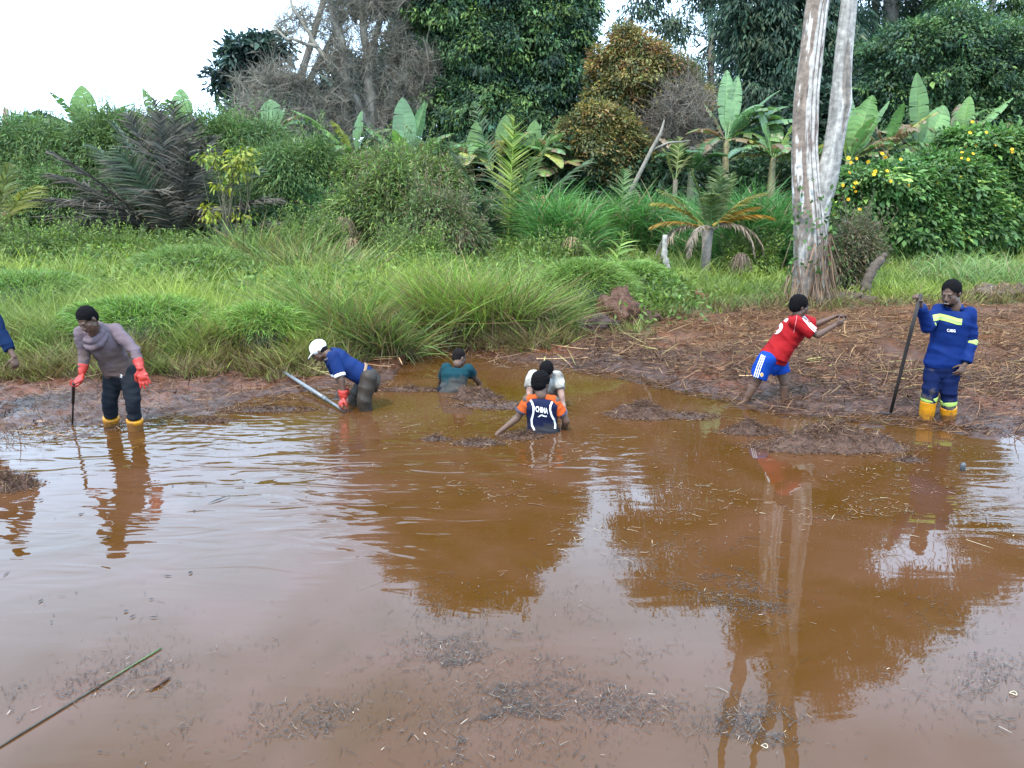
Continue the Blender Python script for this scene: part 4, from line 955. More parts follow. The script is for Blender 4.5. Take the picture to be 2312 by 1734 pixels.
for i_, (px_, py_, rx_, ry_, lab_) in enumerate([(70, 560, 110, 30, 'low green weedy bush under the palm at the left edge'), (230, 570, 80, 26, 'low green weedy bush at the left foot of the dark dead palm'), (700, 545, 70, 28, 'low green weedy bush right of the dark dead palm fronds'),
                                                (930, 575, 70, 22, 'low green weedy bush left of the middle palm clump'), (1270, 590, 50, 22, 'low weedy bush at the foot of the tall bright grass'), (1690, 590, 50, 26, 'low weedy bush left of the forked trunk foot'),
                                                (600, 580, 60, 20, 'small leafy bush among the farther sedges'), (430, 590, 90, 22, 'leafy bush hiding the foot of the dark dead palm')]):
    shrub(lab_, -(20.5 + .4 * (i_ % 3)), [(px_, py_, rx_, ry_, 0), (px_ - rx_ * .6, py_ + 8, rx_ * .5, ry_ * .8, 0), (px_ + rx_ * .6, py_ + 5, rx_ * .5, ry_ * .8, 0)], LS, 420, 22, .2, .11, .035, group='low weedy bushes at the back of the grass')
# yellow leaved climber over the dead palm
mb = MB(); cen = crown(mb, lobe_world([(475, 355, 22, 20, 0), (550, 350, 30, 25, 0), (530, 385, 30, 20, 0), (510, 420, 25, 15, 0), (470, 480, 20, 20, 0), (545, 485, 25, 8, 0)], 23.0), 100, 7, .22, .14, .07, [((.22, .24, .03), 3), ((.14, .19, .04), 1.5)], .8, .5, .2)
rt = empty('climber', tuple(P(520, 575, 23.0)), 'bright yellow leaved climber scrambling over the right of the dark dead palm', 'climbing plant'); mb.build('foliage', M_LEAF, rt)
tb = MB(); b0 = np.array(P(520, 570, 23.0)); tb.add(*prisms(np.tile(b0, (30, 1)), cen[RNG.choice(len(cen), 30)], .018, .008, (.1, .09, .05), rndu(30) * .3, 5)); tb.build('stem', M_TWIG, rt)

# flowering bushes on the right
TC = [((.075, .150, .040), 3), ((.100, .185, .048), 3), ((.050, .100, .032), 2), ((.15, .22, .05), .8)]
def flower_bush(label, Y, lobes, nc, flowers):
    Y = {18.0: 24.0, 18.4: 24.6, 19.0: 25.6}[Y]
    lob = lobe_world(lobes, Y)
    c0 = lob[0][0]; gz = float(ground(c0[0], Y, False)); root = empty('flowering_bush', (c0[0], Y, gz), label, 'bush', 'yellow flowered bushes at right')
    mb = MB(); cen = crown(mb, lob, int(nc * 1.3), 42, .46, .165, .080, TC, .5, .3, .25, .08, flat=.55); mb.build('foliage', M_LEAF, root)
    tb = MB(); pk = cen[RNG.choice(len(cen), 120, replace=False)]
    A = np.stack([pk[:, 0] + RNG.normal(0, .2, len(pk)), np.full(len(pk), Y + .3), np.full(len(pk), gz)], -1)
    tb.add(*prisms(A, pk, .02, .008, (.10, .10, .05), rndu(len(pk)) * .1, 3)); tb.build('stem', M_TWIG, root)
    for (px, py) in flowers:
        c = np.array(P(px, py, Y - 1.4))
        # put the bloom on the nearest foliage in front
        dd = np.linalg.norm((cen - np.array(CAM)) / cen[:, 1:2] - (c - np.array(CAM)) / c[1], axis=1)
        j = np.argsort(dd)[:14]; k = j[np.argmin(cen[j, 1])]; Yf = max(cen[k, 1] - .45, Y - 3.2)
        c = np.array(P(px, py, Yf)); m = 11
        an = np.arange(m) / m * math.tau + RNG.random()
        nr = norm(np.array([[RNG.normal(0, .3), -1, .5 + RNG.normal(0, .3)]]))[0]; u = norm(np.cross(nr, [0, 0, 1.0])[None])[0]; v = np.cross(u, nr)
        dp = np.cos(an)[:, None] * u + np.sin(an)[:, None] * v + nr * .15
        mf = MB(); r = .036 + RNG.random() * .024
        mf.add(*leaves(np.tile(c, (m, 1)), dp, np.cross(dp, nr), r * 1.25, r * .6, (.74, .40, .006)))
        mf.add(*tube([c - nr * .005, c + nr * .012, c + nr * .016], [r * .32, r * .28, r * .1], 8), col=(.45, .17, .01))
        mf.build('flower', M_PETAL, root)
M_PETAL = leaf_mat('petal', rough=.5, trans=.25)
flower_bush('leafy flowering bush nearest the right side of the forked trunk', 18.0, [(1930, 455, 80, 60, 0), (2020, 465, 90, 65, 0), (1990, 415, 110, 38, 0), (1960, 520, 80, 50, 0), (2050, 530, 90, 55, 0), (2000, 560, 70, 40, .3)], 1700,
            [(1916, 357), (1921, 367), (1934, 358), (1960, 365), (1999, 355), (1992, 347), (1918, 390), (1976, 387), (1973, 394), (2003, 386), (1903, 418), (1932, 413), (1866, 452), (1874, 440), (1927, 423), (1932, 432), (2011, 409), (2050, 418), (1941, 473), (1915, 450), (1882, 482), (2034, 360)])
flower_bush('wide flowering bush spilling low towards the right', 18.4, [(2130, 430, 90, 60, 0), (2110, 520, 100, 65, 0), (2180, 500, 80, 70, 0), (2120, 395, 90, 40, .3)], 1700,
            [(2118, 420), (2121, 412), (2171, 357), (2186, 360), (2187, 381), (2170, 400), (2112, 464), (2172, 344), (2197, 347)])
flower_bush('tallest flowering bush at the right edge dotted with yellow blooms', 19.0, [(2240, 400, 90, 60, 0), (2300, 440, 80, 80, 0), (2230, 340, 80, 40, 0), (2290, 350, 60, 40, 0), (2260, 520, 80, 50, 0), (2180, 330, 50, 30, .3), (2350, 480, 80, 90, 0)], 1900,
            [(2195, 275), (2190, 300), (2207, 303), (2227, 299), (2249, 326), (2285, 337), (2285, 342), (2180, 330), (2203, 329), (2218, 341), (2235, 395), (2277, 460), (2160, 341)])
# ------------------------------------------------------------------ grass and reeds
def gz_(x, y): return ground(x, y, False)
def scatter(n, x0, x1, y0, y1, cond, power=1.0):
    x = RNG.uniform(x0, x1, n); y = y0 + (y1 - y0) * RNG.random(n) ** power
    k = cond(x, y); return x[k], y[k]
GC = np.array([.195, .245, .045]); GD = np.array([.115, .165, .040]); GBR = np.array([.115, .072, .034]); GY = np.array([.20, .23, .055])
def grass_field(name, n, x0, x1, y0, y1, cond, hfun, power=1.0, wid=.0145, lean=.55):
    n = int(n * .85)
    x, y = scatter(n, x0, x1, y0, y1, cond, power); n = len(x)
    z = gz_(x, y)
    dv = y - vegl(x)
    h = hfun(x, y) * np.exp(RNG.normal(0, .28, n))
    patch = fbm(x, y, .55, 3, 77); p2 = fbm(x, y, 2.1, 3, 88)
    t = sstep(.40, .62, patch * .6 + p2 * .4)[:, None]
    c = GC * (1 - t) + GD * t
    yl = (sstep(.55, .7, fbm(x, y, 1.2, 2, 99)))[:, None]; c = c * (1 - yl * .5) + GY * yl * .5
    br = (np.clip(sstep(1.5, 0.1, dv + (p2 - .5) * 2.4), 0, 1) * .9)[:, None] * (RNG.random((n, 1)) < .85)
    c = c * (1 - br) + GBR * br
    c = c * np.exp(RNG.normal(0, .30, (n, 1)))
    ang = RNG.random(n) * math.tau * .55 + fbm(x, y, 2.2, 2, 123) * math.tau * 2.6
    le = lean * (.3 + 1.3 * fbm(x, y, 3.0, 2, 7)) * (.4 + RNG.random(n))
    tuf = .62 + .85 * sstep(.35, .7, fbm(x, y, 2.6, 2, 17)); h = h * tuf
    d = np.stack([np.cos(ang) * le, np.sin(ang) * le, np.ones(n)], -1)
    dr = np.stack([np.cos(ang) * .35, np.sin(ang) * .35, -.25 * np.ones(n)], -1) * (.2 + RNG.random((n, 1)) * 1.1) + rndu(n) * .12
    wsc = wid * (1 + np.clip((y - 12) / 10, 0, 2))
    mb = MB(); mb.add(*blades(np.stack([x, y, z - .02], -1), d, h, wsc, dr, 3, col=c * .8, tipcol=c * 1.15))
    o = mb.build(name, M_GRASS); tag(o, kind='stuff'); return o
# heights: hummocky, lower at the front
hl = lambda x, y: (.19 + .30 * fbm(x, y, .8, 3, 31)) * (.75 + .4 * sstep(0, 1.5, y - vegl(x))) + .16 * sstep(15, 22, y)
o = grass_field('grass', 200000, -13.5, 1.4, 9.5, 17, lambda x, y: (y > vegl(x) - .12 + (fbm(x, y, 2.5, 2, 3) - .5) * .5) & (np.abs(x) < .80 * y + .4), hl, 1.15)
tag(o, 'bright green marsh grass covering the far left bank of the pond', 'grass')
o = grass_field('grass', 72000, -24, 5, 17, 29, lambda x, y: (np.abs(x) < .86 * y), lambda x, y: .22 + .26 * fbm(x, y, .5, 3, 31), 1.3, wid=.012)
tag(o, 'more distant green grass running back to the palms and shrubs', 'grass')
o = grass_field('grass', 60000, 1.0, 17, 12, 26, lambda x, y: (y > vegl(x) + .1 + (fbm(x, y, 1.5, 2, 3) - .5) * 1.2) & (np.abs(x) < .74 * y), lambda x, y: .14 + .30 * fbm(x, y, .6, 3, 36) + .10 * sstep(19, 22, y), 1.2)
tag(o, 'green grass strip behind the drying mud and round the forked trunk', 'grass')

# leafy weeds mixed in the bank
x, y = scatter(2600, -18, 4, 14, 27, lambda x, y: (fbm(x, y, .5, 2, 55) > .47) & (np.abs(x) < .72 * y), 1.0)
pos = np.stack([x, y, gz_(x, y) + .25], -1); n = len(pos); m = 16
c = np.repeat(pos, m, 0) + rndu(n * m) * np.array([.3, .3, .32]); cb = np.repeat(colmix((.085, .130, .026), n, .1, .25), m, 0)
mb = MB(); mb.add(*leaves(c, rndu(n * m) + np.array([0, -.3, .1]), rndu(n * m), .15, .055, cb * np.exp(RNG.normal(0, .2, (n * m, 1)))))
o = mb.build('leafy_weeds', M_LEAF); tag(o, 'leafy green weeds growing through the grass under the palms', 'weeds', kind='stuff')

# tall elephant grass stands
def tall_grass(label, rects, n, h, col, Ls=.05):
    mb = MB()
    for (px0, px1, py, Y, dY) in rects:
        a, b_ = P(px0, py, Y).x, P(px1, py, Y).x
        k = n // len(rects)
        x = RNG.uniform(a, b_, k); y = Y + RNG.random(k) * dY
        # clumped culms
        x += RNG.normal(0, .15, k); z = gz_(x, y)
        hh = h * (.6 + .5 * RNG.random(k)) * (.8 + .35 * fbm(x, y, .8, 2, 8))
        z0 = z + hh * RNG.random(k) * .45
        ang = RNG.random(k) * math.tau; le = .18 + .35 * RNG.random(k)
        d = np.stack([np.cos(ang) * le, np.sin(ang) * le, np.ones(k)], -1)
        dr = np.stack([np.cos(ang) * .7, np.sin(ang) * .7, -.55 * np.ones(k)], -1) * (.2 + .9 * RNG.random((k, 1)))
        c = colmix(col, k, .08, .25)
        dead = RNG.random(k) < .07; c[dead] = colmix((.22, .17, .09), dead.sum(), .05, .2)
        mb.add(*blades(np.stack([x, y, z0], -1), d, hh * .62, Ls * (.6 + .6 * RNG.random(k)), dr, 5, col=c, tipcol=c * 1.2, prof=lambda t: (1 - t ** 2.2)))
    o = mb.build('tall_grass', M_GRASS); tag(o, label, 'tall grass', kind='stuff'); return o
tall_grass('tall dark green elephant grass right of the feathery shrubs', [(690, 800, 500, 26.5, 1.8)], 2600, 2.6, (.05, .115, .045))
tall_grass('tall bright elephant grass behind the slim young palm', [(1220, 1330, 560, 23.5, 2.2), (1300, 1450, 520, 26, 2.5)], 6500, 2.6, (.070, .165, .038))
tall_grass('tall elephant grass between the orange tipped palm and the trunk', [(1450, 1560, 520, 26, 2.5), (1560, 1800, 540, 23.5, 3.0), (1640, 1790, 560, 22, 1.5)], 9500, 2.7, (.060, .145, .038))
tall_grass('tall pale grass at the right edge of the bank', [(2200, 2380, 640, 17.5, 3.5)], 1500, 1.0, (.13, .19, .06), .02)
tall_grass('tall mixed grass filling the thicket under the middle banana plants', [(780, 1240, 480, 27.5, 2.0)], 5000, 2.3, (.06, .13, .045))
# thicket floor: dense low leaf mass closing the view under the shrubs
def thicket(label, px0, px1, Y, dY, h, n, cols):
    a, b_ = P(px0, 500, Y).x, P(px1, 500, Y).x
    x = RNG.uniform(a, b_, n); y = Y + RNG.random(n) * dY; z = gz_(x, y) + RNG.random(n) ** 1.2 * h * (.7 + .6 * fbm(x, y, .4, 3, 12))
    ck = RNG.integers(0, len(cols), n); c = np.array(cols)[ck] * np.exp(RNG.normal(0, .3, (n, 1)))
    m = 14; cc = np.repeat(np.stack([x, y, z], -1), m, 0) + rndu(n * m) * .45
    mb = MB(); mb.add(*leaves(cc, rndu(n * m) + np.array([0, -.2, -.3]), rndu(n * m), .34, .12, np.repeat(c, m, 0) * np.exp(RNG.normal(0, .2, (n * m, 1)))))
    o = mb.build('undergrowth', M_LEAF); tag(o, label, 'undergrowth', kind='stuff')
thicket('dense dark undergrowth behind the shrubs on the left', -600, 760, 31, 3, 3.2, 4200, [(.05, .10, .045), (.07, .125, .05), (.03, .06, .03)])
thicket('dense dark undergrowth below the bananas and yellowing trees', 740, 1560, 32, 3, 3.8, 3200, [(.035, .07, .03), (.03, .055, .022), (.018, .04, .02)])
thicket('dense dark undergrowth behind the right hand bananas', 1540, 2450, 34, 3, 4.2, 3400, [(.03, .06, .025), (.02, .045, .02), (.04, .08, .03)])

# sedge tussocks leaning over the water
def tussock(label, px, py, Y, rad, n, h, col, leanx=0.0, w=.018, spread=.75, ylean=-.15):
    n = int(n * .62); h *= 1.12
    c = P(px, py, Y); gz = float(ground(c.x, Y, False)); root_loc = (c.x, Y, gz)
    a = RNG.random(n) * math.tau; r = rad * RNG.random(n) ** .6
    nk_ = 11; ka = RNG.random(nk_) * math.tau; kr = rad * RNG.random(nk_) ** .5 * .85; ki = RNG.integers(0, nk_, n); klx = RNG.normal(0, .26, nk_); kly = RNG.normal(-.05, .2, nk_)
    x = c.x + np.cos(ka[ki]) * kr[ki] + np.cos(a) * r * .42; y = Y + np.sin(ka[ki]) * kr[ki] * .8 + np.sin(a) * r * .34; z = np.maximum(gz_(x, y), 0) - .03
    sp = spread * (r / rad) * (.5 + RNG.random(n))
    d = np.stack([np.cos(a) * sp * .6 + np.cos(ka[ki]) * .25 * spread + leanx + klx[ki] + RNG.normal(0, .22, n), np.sin(a) * sp * .6 + ylean + kly[ki] + RNG.normal(0, .2, n), np.ones(n)], -1)
    h = h * (.75 + .4 * RNG.random(nk_))[ki]
    dh = norm(d * np.array([1, 1, 0]) + 1e-6)
    dr = dh * (.15 + .5 * RNG.random((n, 1)) ** 2) + np.array([0, 0, -1.0]) * (.05 + .8 * RNG.random((n, 1)) ** 3) + rndu(n) * .08
    cc = colmix(col, n, .10, .38); de = RNG.random(n) < .22; cc[de] = colmix((.17, .13, .055), de.sum(), .1, .25)
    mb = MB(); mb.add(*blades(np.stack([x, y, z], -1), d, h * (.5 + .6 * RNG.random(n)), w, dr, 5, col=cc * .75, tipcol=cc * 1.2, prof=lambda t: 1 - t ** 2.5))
    # dead thatch hanging at the base
    m = n // 3; a = RNG.random(m) * math.tau; r = rad * (.5 + .5 * RNG.random(m))
    B = np.stack([c.x + np.cos(a) * r, Y + np.sin(a) * r * .8, np.full(m, max(gz, 0) + .1) + RNG.random(m) * .35], -1)
    mb.add(*blades(B, np.stack([np.cos(a), np.sin(a), -.4 - RNG.random(m)], -1) + rndu(m) * .4, .3 + RNG.random(m) * .5, .010, np.array([0, 0, -.4]), 3, col=colmix((.105, .072, .036), m, .08, .35)))
    o = mb.build('sedge_tussock', M_GRASS, at=root_loc); tag(o, label, 'sedge', 'sedge tussocks at the water edge')
SG = (.130, .185, .036)
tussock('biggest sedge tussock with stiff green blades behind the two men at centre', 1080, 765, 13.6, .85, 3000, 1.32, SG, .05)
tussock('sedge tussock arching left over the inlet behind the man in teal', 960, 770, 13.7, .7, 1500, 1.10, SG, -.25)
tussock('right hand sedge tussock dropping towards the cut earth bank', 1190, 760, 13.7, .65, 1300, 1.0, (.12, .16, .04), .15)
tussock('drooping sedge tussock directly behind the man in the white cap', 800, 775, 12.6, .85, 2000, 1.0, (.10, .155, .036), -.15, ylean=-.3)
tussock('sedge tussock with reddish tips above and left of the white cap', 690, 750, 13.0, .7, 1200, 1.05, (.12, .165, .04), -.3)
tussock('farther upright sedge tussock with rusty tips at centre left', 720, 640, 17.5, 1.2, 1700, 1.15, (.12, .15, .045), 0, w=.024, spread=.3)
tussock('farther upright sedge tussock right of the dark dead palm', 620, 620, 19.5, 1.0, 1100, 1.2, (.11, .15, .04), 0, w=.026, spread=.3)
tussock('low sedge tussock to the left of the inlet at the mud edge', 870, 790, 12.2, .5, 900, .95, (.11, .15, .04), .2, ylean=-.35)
# rounded grassy hummock left of the white stump
def hummock(label, px, py, Y, rx, h, n, col):
    c = P(px, py, Y); gz = float(ground(c.x, Y, False))
    a = RNG.random(n) * math.tau; u = RNG.random(n) ** .5
    x = c.x + np.cos(a) * rx * u; y = Y + np.sin(a) * rx * .8 * u; z = gz + h * np.sqrt(np.clip(1 - u ** 2, 0, 1)) - .05
    nr = np.stack([np.cos(a) * u, np.sin(a) * u, .8 + 0 * u], -1) + rndu(n) * .45
    z = z + .10 * (fbm(x, y, 4, 2, 19) - .5); cc = colmix(col, n, .10, .33); lo = z < gz + .12; cc[lo] = colmix((.12, .09, .045), lo.sum(), .1, .3)
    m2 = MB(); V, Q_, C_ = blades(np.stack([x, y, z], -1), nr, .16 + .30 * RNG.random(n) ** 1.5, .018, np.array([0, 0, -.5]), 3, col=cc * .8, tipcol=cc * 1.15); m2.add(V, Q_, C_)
    # earth core
    core = []; ns = 24
    pts = [(c.x, Y, gz - .1), (c.x, Y, gz + h * .35), (c.x, Y, gz + h * .7), (c.x, Y, gz + h * .88)]
    m2.add(*tube(pts, [rx * .92, rx * .85, rx * .6, .05], ns), col=(.03, .045, .015))
    o = m2.build('grass_hummock', M_GRASS, at=(c.x, Y, gz)); tag(o, label, 'grass hummock', 'rounded grass hummocks')
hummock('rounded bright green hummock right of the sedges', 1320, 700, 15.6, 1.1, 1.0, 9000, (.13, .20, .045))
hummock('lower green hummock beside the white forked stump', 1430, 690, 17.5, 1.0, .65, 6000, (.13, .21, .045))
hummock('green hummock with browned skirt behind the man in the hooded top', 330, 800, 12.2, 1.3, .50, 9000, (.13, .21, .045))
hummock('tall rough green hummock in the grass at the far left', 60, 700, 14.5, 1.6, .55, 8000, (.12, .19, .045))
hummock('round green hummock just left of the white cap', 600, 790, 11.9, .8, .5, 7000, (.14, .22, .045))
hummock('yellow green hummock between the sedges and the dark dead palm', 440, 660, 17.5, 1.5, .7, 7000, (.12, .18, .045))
# dead grass tufts
def tuft(label, px, py, Y, h, n, col):
    c = P(px, py, Y); 
    a = RNG.random(n) * math.tau; d = np.stack([np.cos(a) * .7, np.sin(a) * .7, .3 + RNG.random(n)], -1)
    mb = MB(); mb.add(*blades(np.tile(np.array(c), (n, 1)) + rndu(n) * .06, d, h * (.5 + RNG.random(n) * .7), .02, np.array([0, 0, -1.6]), 4, col=colmix(col, n, .06, .25)))
    gz = float(ground(c.x, Y, False))
    mb.add(*tube([(c.x, Y, gz - .05), tuple(c)], [.05, .03], 6), col=(.12, .08, .05))
    o = mb.build('dead_grass_tuft', M_DRY, at=(c.x, Y, gz)); tag(o, label, 'dead grass', 'hanging tufts of dead grass')
tuft('straw coloured dead tuft low in the tall grass right of centre', 1292, 545, 21, .62, 170, (.27, .19, .11))
tuft('brown dead tuft at the foot of the thin stemmed olive shrub', 795, 545, 21, .45, 120, (.20, .14, .08))
tuft('brown dead tuft right of the dark dead palm', 775, 500, 22.5, .7, 170, (.17, .125, .075))
tuft('brown dead tuft under the middle palm clump', 1040, 520, 22.5, .7, 170, (.17, .125, .08))
tuft('pale dead tuft among the upright palm clump leaves', 1215, 450, 25, .9, 130, (.26, .2, .10))
tuft('brown dead tuft beside the orange tipped palm', 1672, 580, 20.3, .5, 200, (.14, .10, .07))
# ------------------------------------------------------------------ people
def ell(c, axes, rad, nu=20, nv=12):
    """ellipsoid with local axes (3 vectors) and radii"""
    A = np.array([np.array(norm(np.array(a, float))) for a in axes]); V = []; Q = []; T = []
    c = np.array(c, float)
    V.append(c + A[2] * rad[2])
    for i in range(1, nv):
        th = math.pi * i / nv
        for j in range(nu):
            ph = math.tau * j / nu
            V.append(c + A[0] * rad[0] * math.sin(th) * math.cos(ph) + A[1] * rad[1] * math.sin(th) * math.sin(ph) + A[2] * rad[2] * math.cos(th))
    V.append(c - A[2] * rad[2])
    for i in range(nv - 2):
        for j in range(nu):
            Q.append((1 + i * nu + j, 1 + i * nu + (j + 1) % nu, 1 + (i + 1) * nu + (j + 1) % nu, 1 + (i + 1) * nu + j))
    last = len(V) - 1
    for j in range(nu):
        T.append((0, 1 + (j + 1) % nu, 1 + j)); T.append((last, 1 + (nv - 2) * nu + j, 1 + (nv - 2) * nu + (j + 1) % nu))
    return np.array(V), [np.array(Q), np.array(T)]
def cap(A, B, ra, rb, f=(1, 1), side=None, ns=18, flat0=False, flat1=False):
    """tapered limb with rounded (or flat) ends"""
    A, B = Vector(A), Vector(B); d = B - A; L = d.length; d = d / max(L, 1e-6)
    pts, rad = [], []
    if not flat0:
        for k in range(4):
            a = math.pi / 2 * (1 - k / 4); pts.append(A - d * ra * math.sin(a) * .95); rad.append(max(ra * math.cos(a), .001))
    for k in range(5):
        t = k / 4; pts.append(A.lerp(B, t)); rad.append(ra * (1 - t) + rb * t)
    if not flat1:
        for k in range(1, 5):
            a = math.pi / 2 * k / 4; pts.append(B + d * rb * math.sin(a) * .95); rad.append(max(rb * math.cos(a), .001))
    return tube(pts, rad, ns, True, f[0], f[1], side)
def loft(secs, ns=28, pw=2.3):
    """secs: (centre, side vec, depth vec, half width, half depth) -> closed super-elliptic body"""
    V = []; Q = []
    for (c, s, d, hw, hd) in secs:
        c = np.array(c, float); s = norm(np.array(s, float)); d = np.array(d, float); d = norm(d - s * np.dot(s, d))
        for j in range(ns):
            a = j / ns * math.tau; ca, sa = math.cos(a), math.sin(a)
            V.append(c + s * hw * np.sign(ca) * abs(ca) ** (2 / pw) + d * hd * np.sign(sa) * abs(sa) ** (2 / pw))
    n = len(secs)
    for i in range(n - 1):
        for j in range(ns):
            Q.append((i * ns + j, i * ns + (j + 1) % ns, (i + 1) * ns + (j + 1) % ns, (i + 1) * ns + j))
    V.append(np.array(secs[0][0], float)); V.append(np.array(secs[-1][0], float))
    T = [(n * ns, (j + 1) % ns, j) for j in range(ns)] + [(n * ns + 1, (n - 1) * ns + j, (n - 1) * ns + (j + 1) % ns) for j in range(ns)]
    return np.array(V), [np.array(Q), np.array(T)]

def fuse(name, prims, mat, parent, voxel=.007, smooth=4, folds=0.0, ff=9.0, fdir=None, mats=None, lump=0.0, clipz=None):
    """all primitives remeshed into ONE continuous surface"""
    mb = MB()
    for V, Fs in prims: mb.add(V, Fs)
    org = parent_origin(parent)
    me = mb.mesh(name, None, True, org)
    o = bpy.data.objects.new(name, me); COL.objects.link(o)
    # consistent outward normals per closed piece
    bm = bmesh.new(); bm.from_mesh(me); bmesh.ops.recalc_face_normals(bm, faces=bm.faces); bm.to_mesh(me); bm.free()
    r = o.modifiers.new('r', 'REMESH'); r.mode = 'VOXEL'; r.voxel_size = voxel; r.use_smooth_shade = True
    if smooth:
        s = o.modifiers.new('s', 'SMOOTH'); s.iterations = smooth; s.factor = .5
    dg = bpy.context.evaluated_depsgraph_get(); dg.update()
    m2 = bpy.data.meshes.new_from_object(o.evaluated_get(dg)); m2.name = name
    o.modifiers.clear(); o.data = m2; bpy.data.meshes.remove(me)
    n = len(m2.vertices)
    if folds > 0:
        co = np.empty(n * 3, np.float32); m2.vertices.foreach_get('co', co); co = co.reshape(-1, 3).astype(float)
        no = np.empty(n * 3, np.float32); m2.vertices.foreach_get('normal', no); no = no.reshape(-1, 3)
        fd = norm(np.array(fdir if fdir is not None else (0, 0, 1.0), float))
        sd = len(name) * 3.1 + org[0]
        h = np.empty(n)
        for i in range(n):
            p = co[i]; al = float(p @ fd); q = p - fd * al
            # creases run across the fold direction
            v = Vector((q[0] * ff * .35 + sd, q[1] * ff * .35 + q[2] * ff * .35, al * ff))
            a = noise.noise(v); b = noise.noise(v * 2.1)
            h[i] = (1 - abs(a) * 2.6) * .7 + b * .4
        co = co + no * (h * folds * 1.5)[:, None]
        m2.vertices.foreach_set('co', co.astype(np.float32).ravel()); m2.update()
    m2.materials.clear(); m2.materials.append(mat)
    for pl in (): pass
    m2.polygons.foreach_set('use_smooth', np.ones(len(m2.polygons), bool))
    o.parent = parent
    return o

def cloth_mat(name, col, rough=.85, mud=.35, mudcol=(.09, .05, .032), mz=None, scale=5.0, sheen=.0, spec=.08, bump=.25):
    """woven cloth with mud splashes; mz = (z where mud is full, z where it ends) in world metres above water"""
    m, nt, p = mat_new(name)
    tc = N(nt, 'ShaderNodeTexCoord'); n = N(nt, 'ShaderNodeTexNoise', Scale=scale, Detail=7.0, Roughness=.6); nt.links.new(tc.outputs['Object'], n.inputs['Vector'])
    g = N(nt, 'ShaderNodeNewGeometry'); sx = N(nt, 'ShaderNodeSeparateXYZ'); nt.links.new(g.outputs['Position'], sx.inputs[0])
    mr = N(nt, 'ShaderNodeMapRange'); mr.inputs[1].default_value = .58; mr.inputs[2].default_value = .75; mr.inputs[3].default_value = 0; mr.inputs[4].default_value = mud
    add = n.outputs['Fac']
    if mz:
        zr = N(nt, 'ShaderNodeMapRange'); zr.inputs[1].default_value = mz[0]; zr.inputs[2].default_value = mz[1]; zr.inputs[3].default_value = .42; zr.inputs[4].default_value = 0
        nt.links.new(sx.outputs['Z'], zr.inputs[0]); ad = N(nt, 'ShaderNodeMath', operation='ADD'); nt.links.new(n.outputs['Fac'], ad.inputs[0]); nt.links.new(zr.outputs[0], ad.inputs[1]); add = ad.outputs[0]
        mr.inputs[4].default_value = max(mud, .85)
    nt.links.new(add, mr.inputs[0])
    mx = N(nt, 'ShaderNodeMix', data_type='RGBA'); mx.inputs['A'].default_value = (*col, 1); mx.inputs['B'].default_value = (*mudcol, 1)
    nt.links.new(mr.outputs[0], mx.inputs['Factor'])
    n2 = N(nt, 'ShaderNodeTexNoise', Scale=scale * 3.3, Detail=4.0); nt.links.new(tc.outputs['Object'], n2.inputs['Vector'])
    m3 = N(nt, 'ShaderNodeMapRange'); m3.inputs[3].default_value = .8; m3.inputs[4].default_value = 1.2; nt.links.new(n2.outputs['Fac'], m3.inputs[0])
    mu = N(nt, 'ShaderNodeVectorMath', operation='SCALE'); nt.links.new(mx.outputs['Result'], mu.inputs[0]); nt.links.new(m3.outputs[0], mu.inputs['Scale'])
    nt.links.new(mu.outputs[0], p.inputs['Base Color'])
    p.inputs['Roughness'].default_value = rough; p.inputs['Specular IOR Level'].default_value = spec; p.inputs['Sheen Weight'].default_value = sheen * .3
    b = N(nt, 'ShaderNodeBump', Strength=bump, Distance=.006); nt.links.new(n2.outputs['Fac'], b.inputs['Height']); nt.links.new(b.outputs[0], p.inputs['Normal'])
    return m
def skin_mat(name, col, mud=.3, mz=(0, .15), mudcol=(.085, .045, .028)):
    m = cloth_mat(name, col, rough=.50, mud=mud, mudcol=mudcol, mz=mz, scale=9, sheen=0, spec=.28, bump=.08)
    m.node_tree.nodes['Principled BSDF'].inputs['Subsurface Weight'].default_value = .04
    m.node_tree.nodes['Principled BSDF'].inputs['Subsurface Radius'].default_value = (.02, .008, .004)
    return m
M_SKIN = skin_mat('skin', (.078, .043, .029)); M_SKIN2 = skin_mat('skin_muddy_arms', (.080, .044, .030), mz=(0.0, .30))
M_HAIR = rough_mat('black_curly_hair', rough=.95, ns=90, bump=1.0, bd=.006, vary=.3, spec=.05)
M_EYE = flat_mat('eye_white', (.09, .075, .065), .6, .05); M_IRIS = flat_mat('dark_iris', (.008, .006, .005), .2); M_LIP = flat_mat('lips', (.075, .030, .026), .6, .15)
M_TEETH = flat_mat('teeth', (.35, .32, .28), .5, .2)
M_GLOVE = cloth_mat('red_rubber', (.32, .024, .015), rough=.38, spec=.4, mud=.8, mudcol=(.10, .035, .02), scale=9, sheen=0, mz=(.0, .22)); M_BOOT = cloth_mat('yellow_rubber', (.46, .19, .006), rough=.42, spec=.4, mud=.85, mudcol=(.11, .05, .022), scale=8, sheen=0, mz=(-.02, .16))
M_WHITE = flat_mat('white_print', (.72, .70, .68), .6); M_STEEL = flat_mat('dark_iron', (.022, .017, .015), .55, .4, .3)

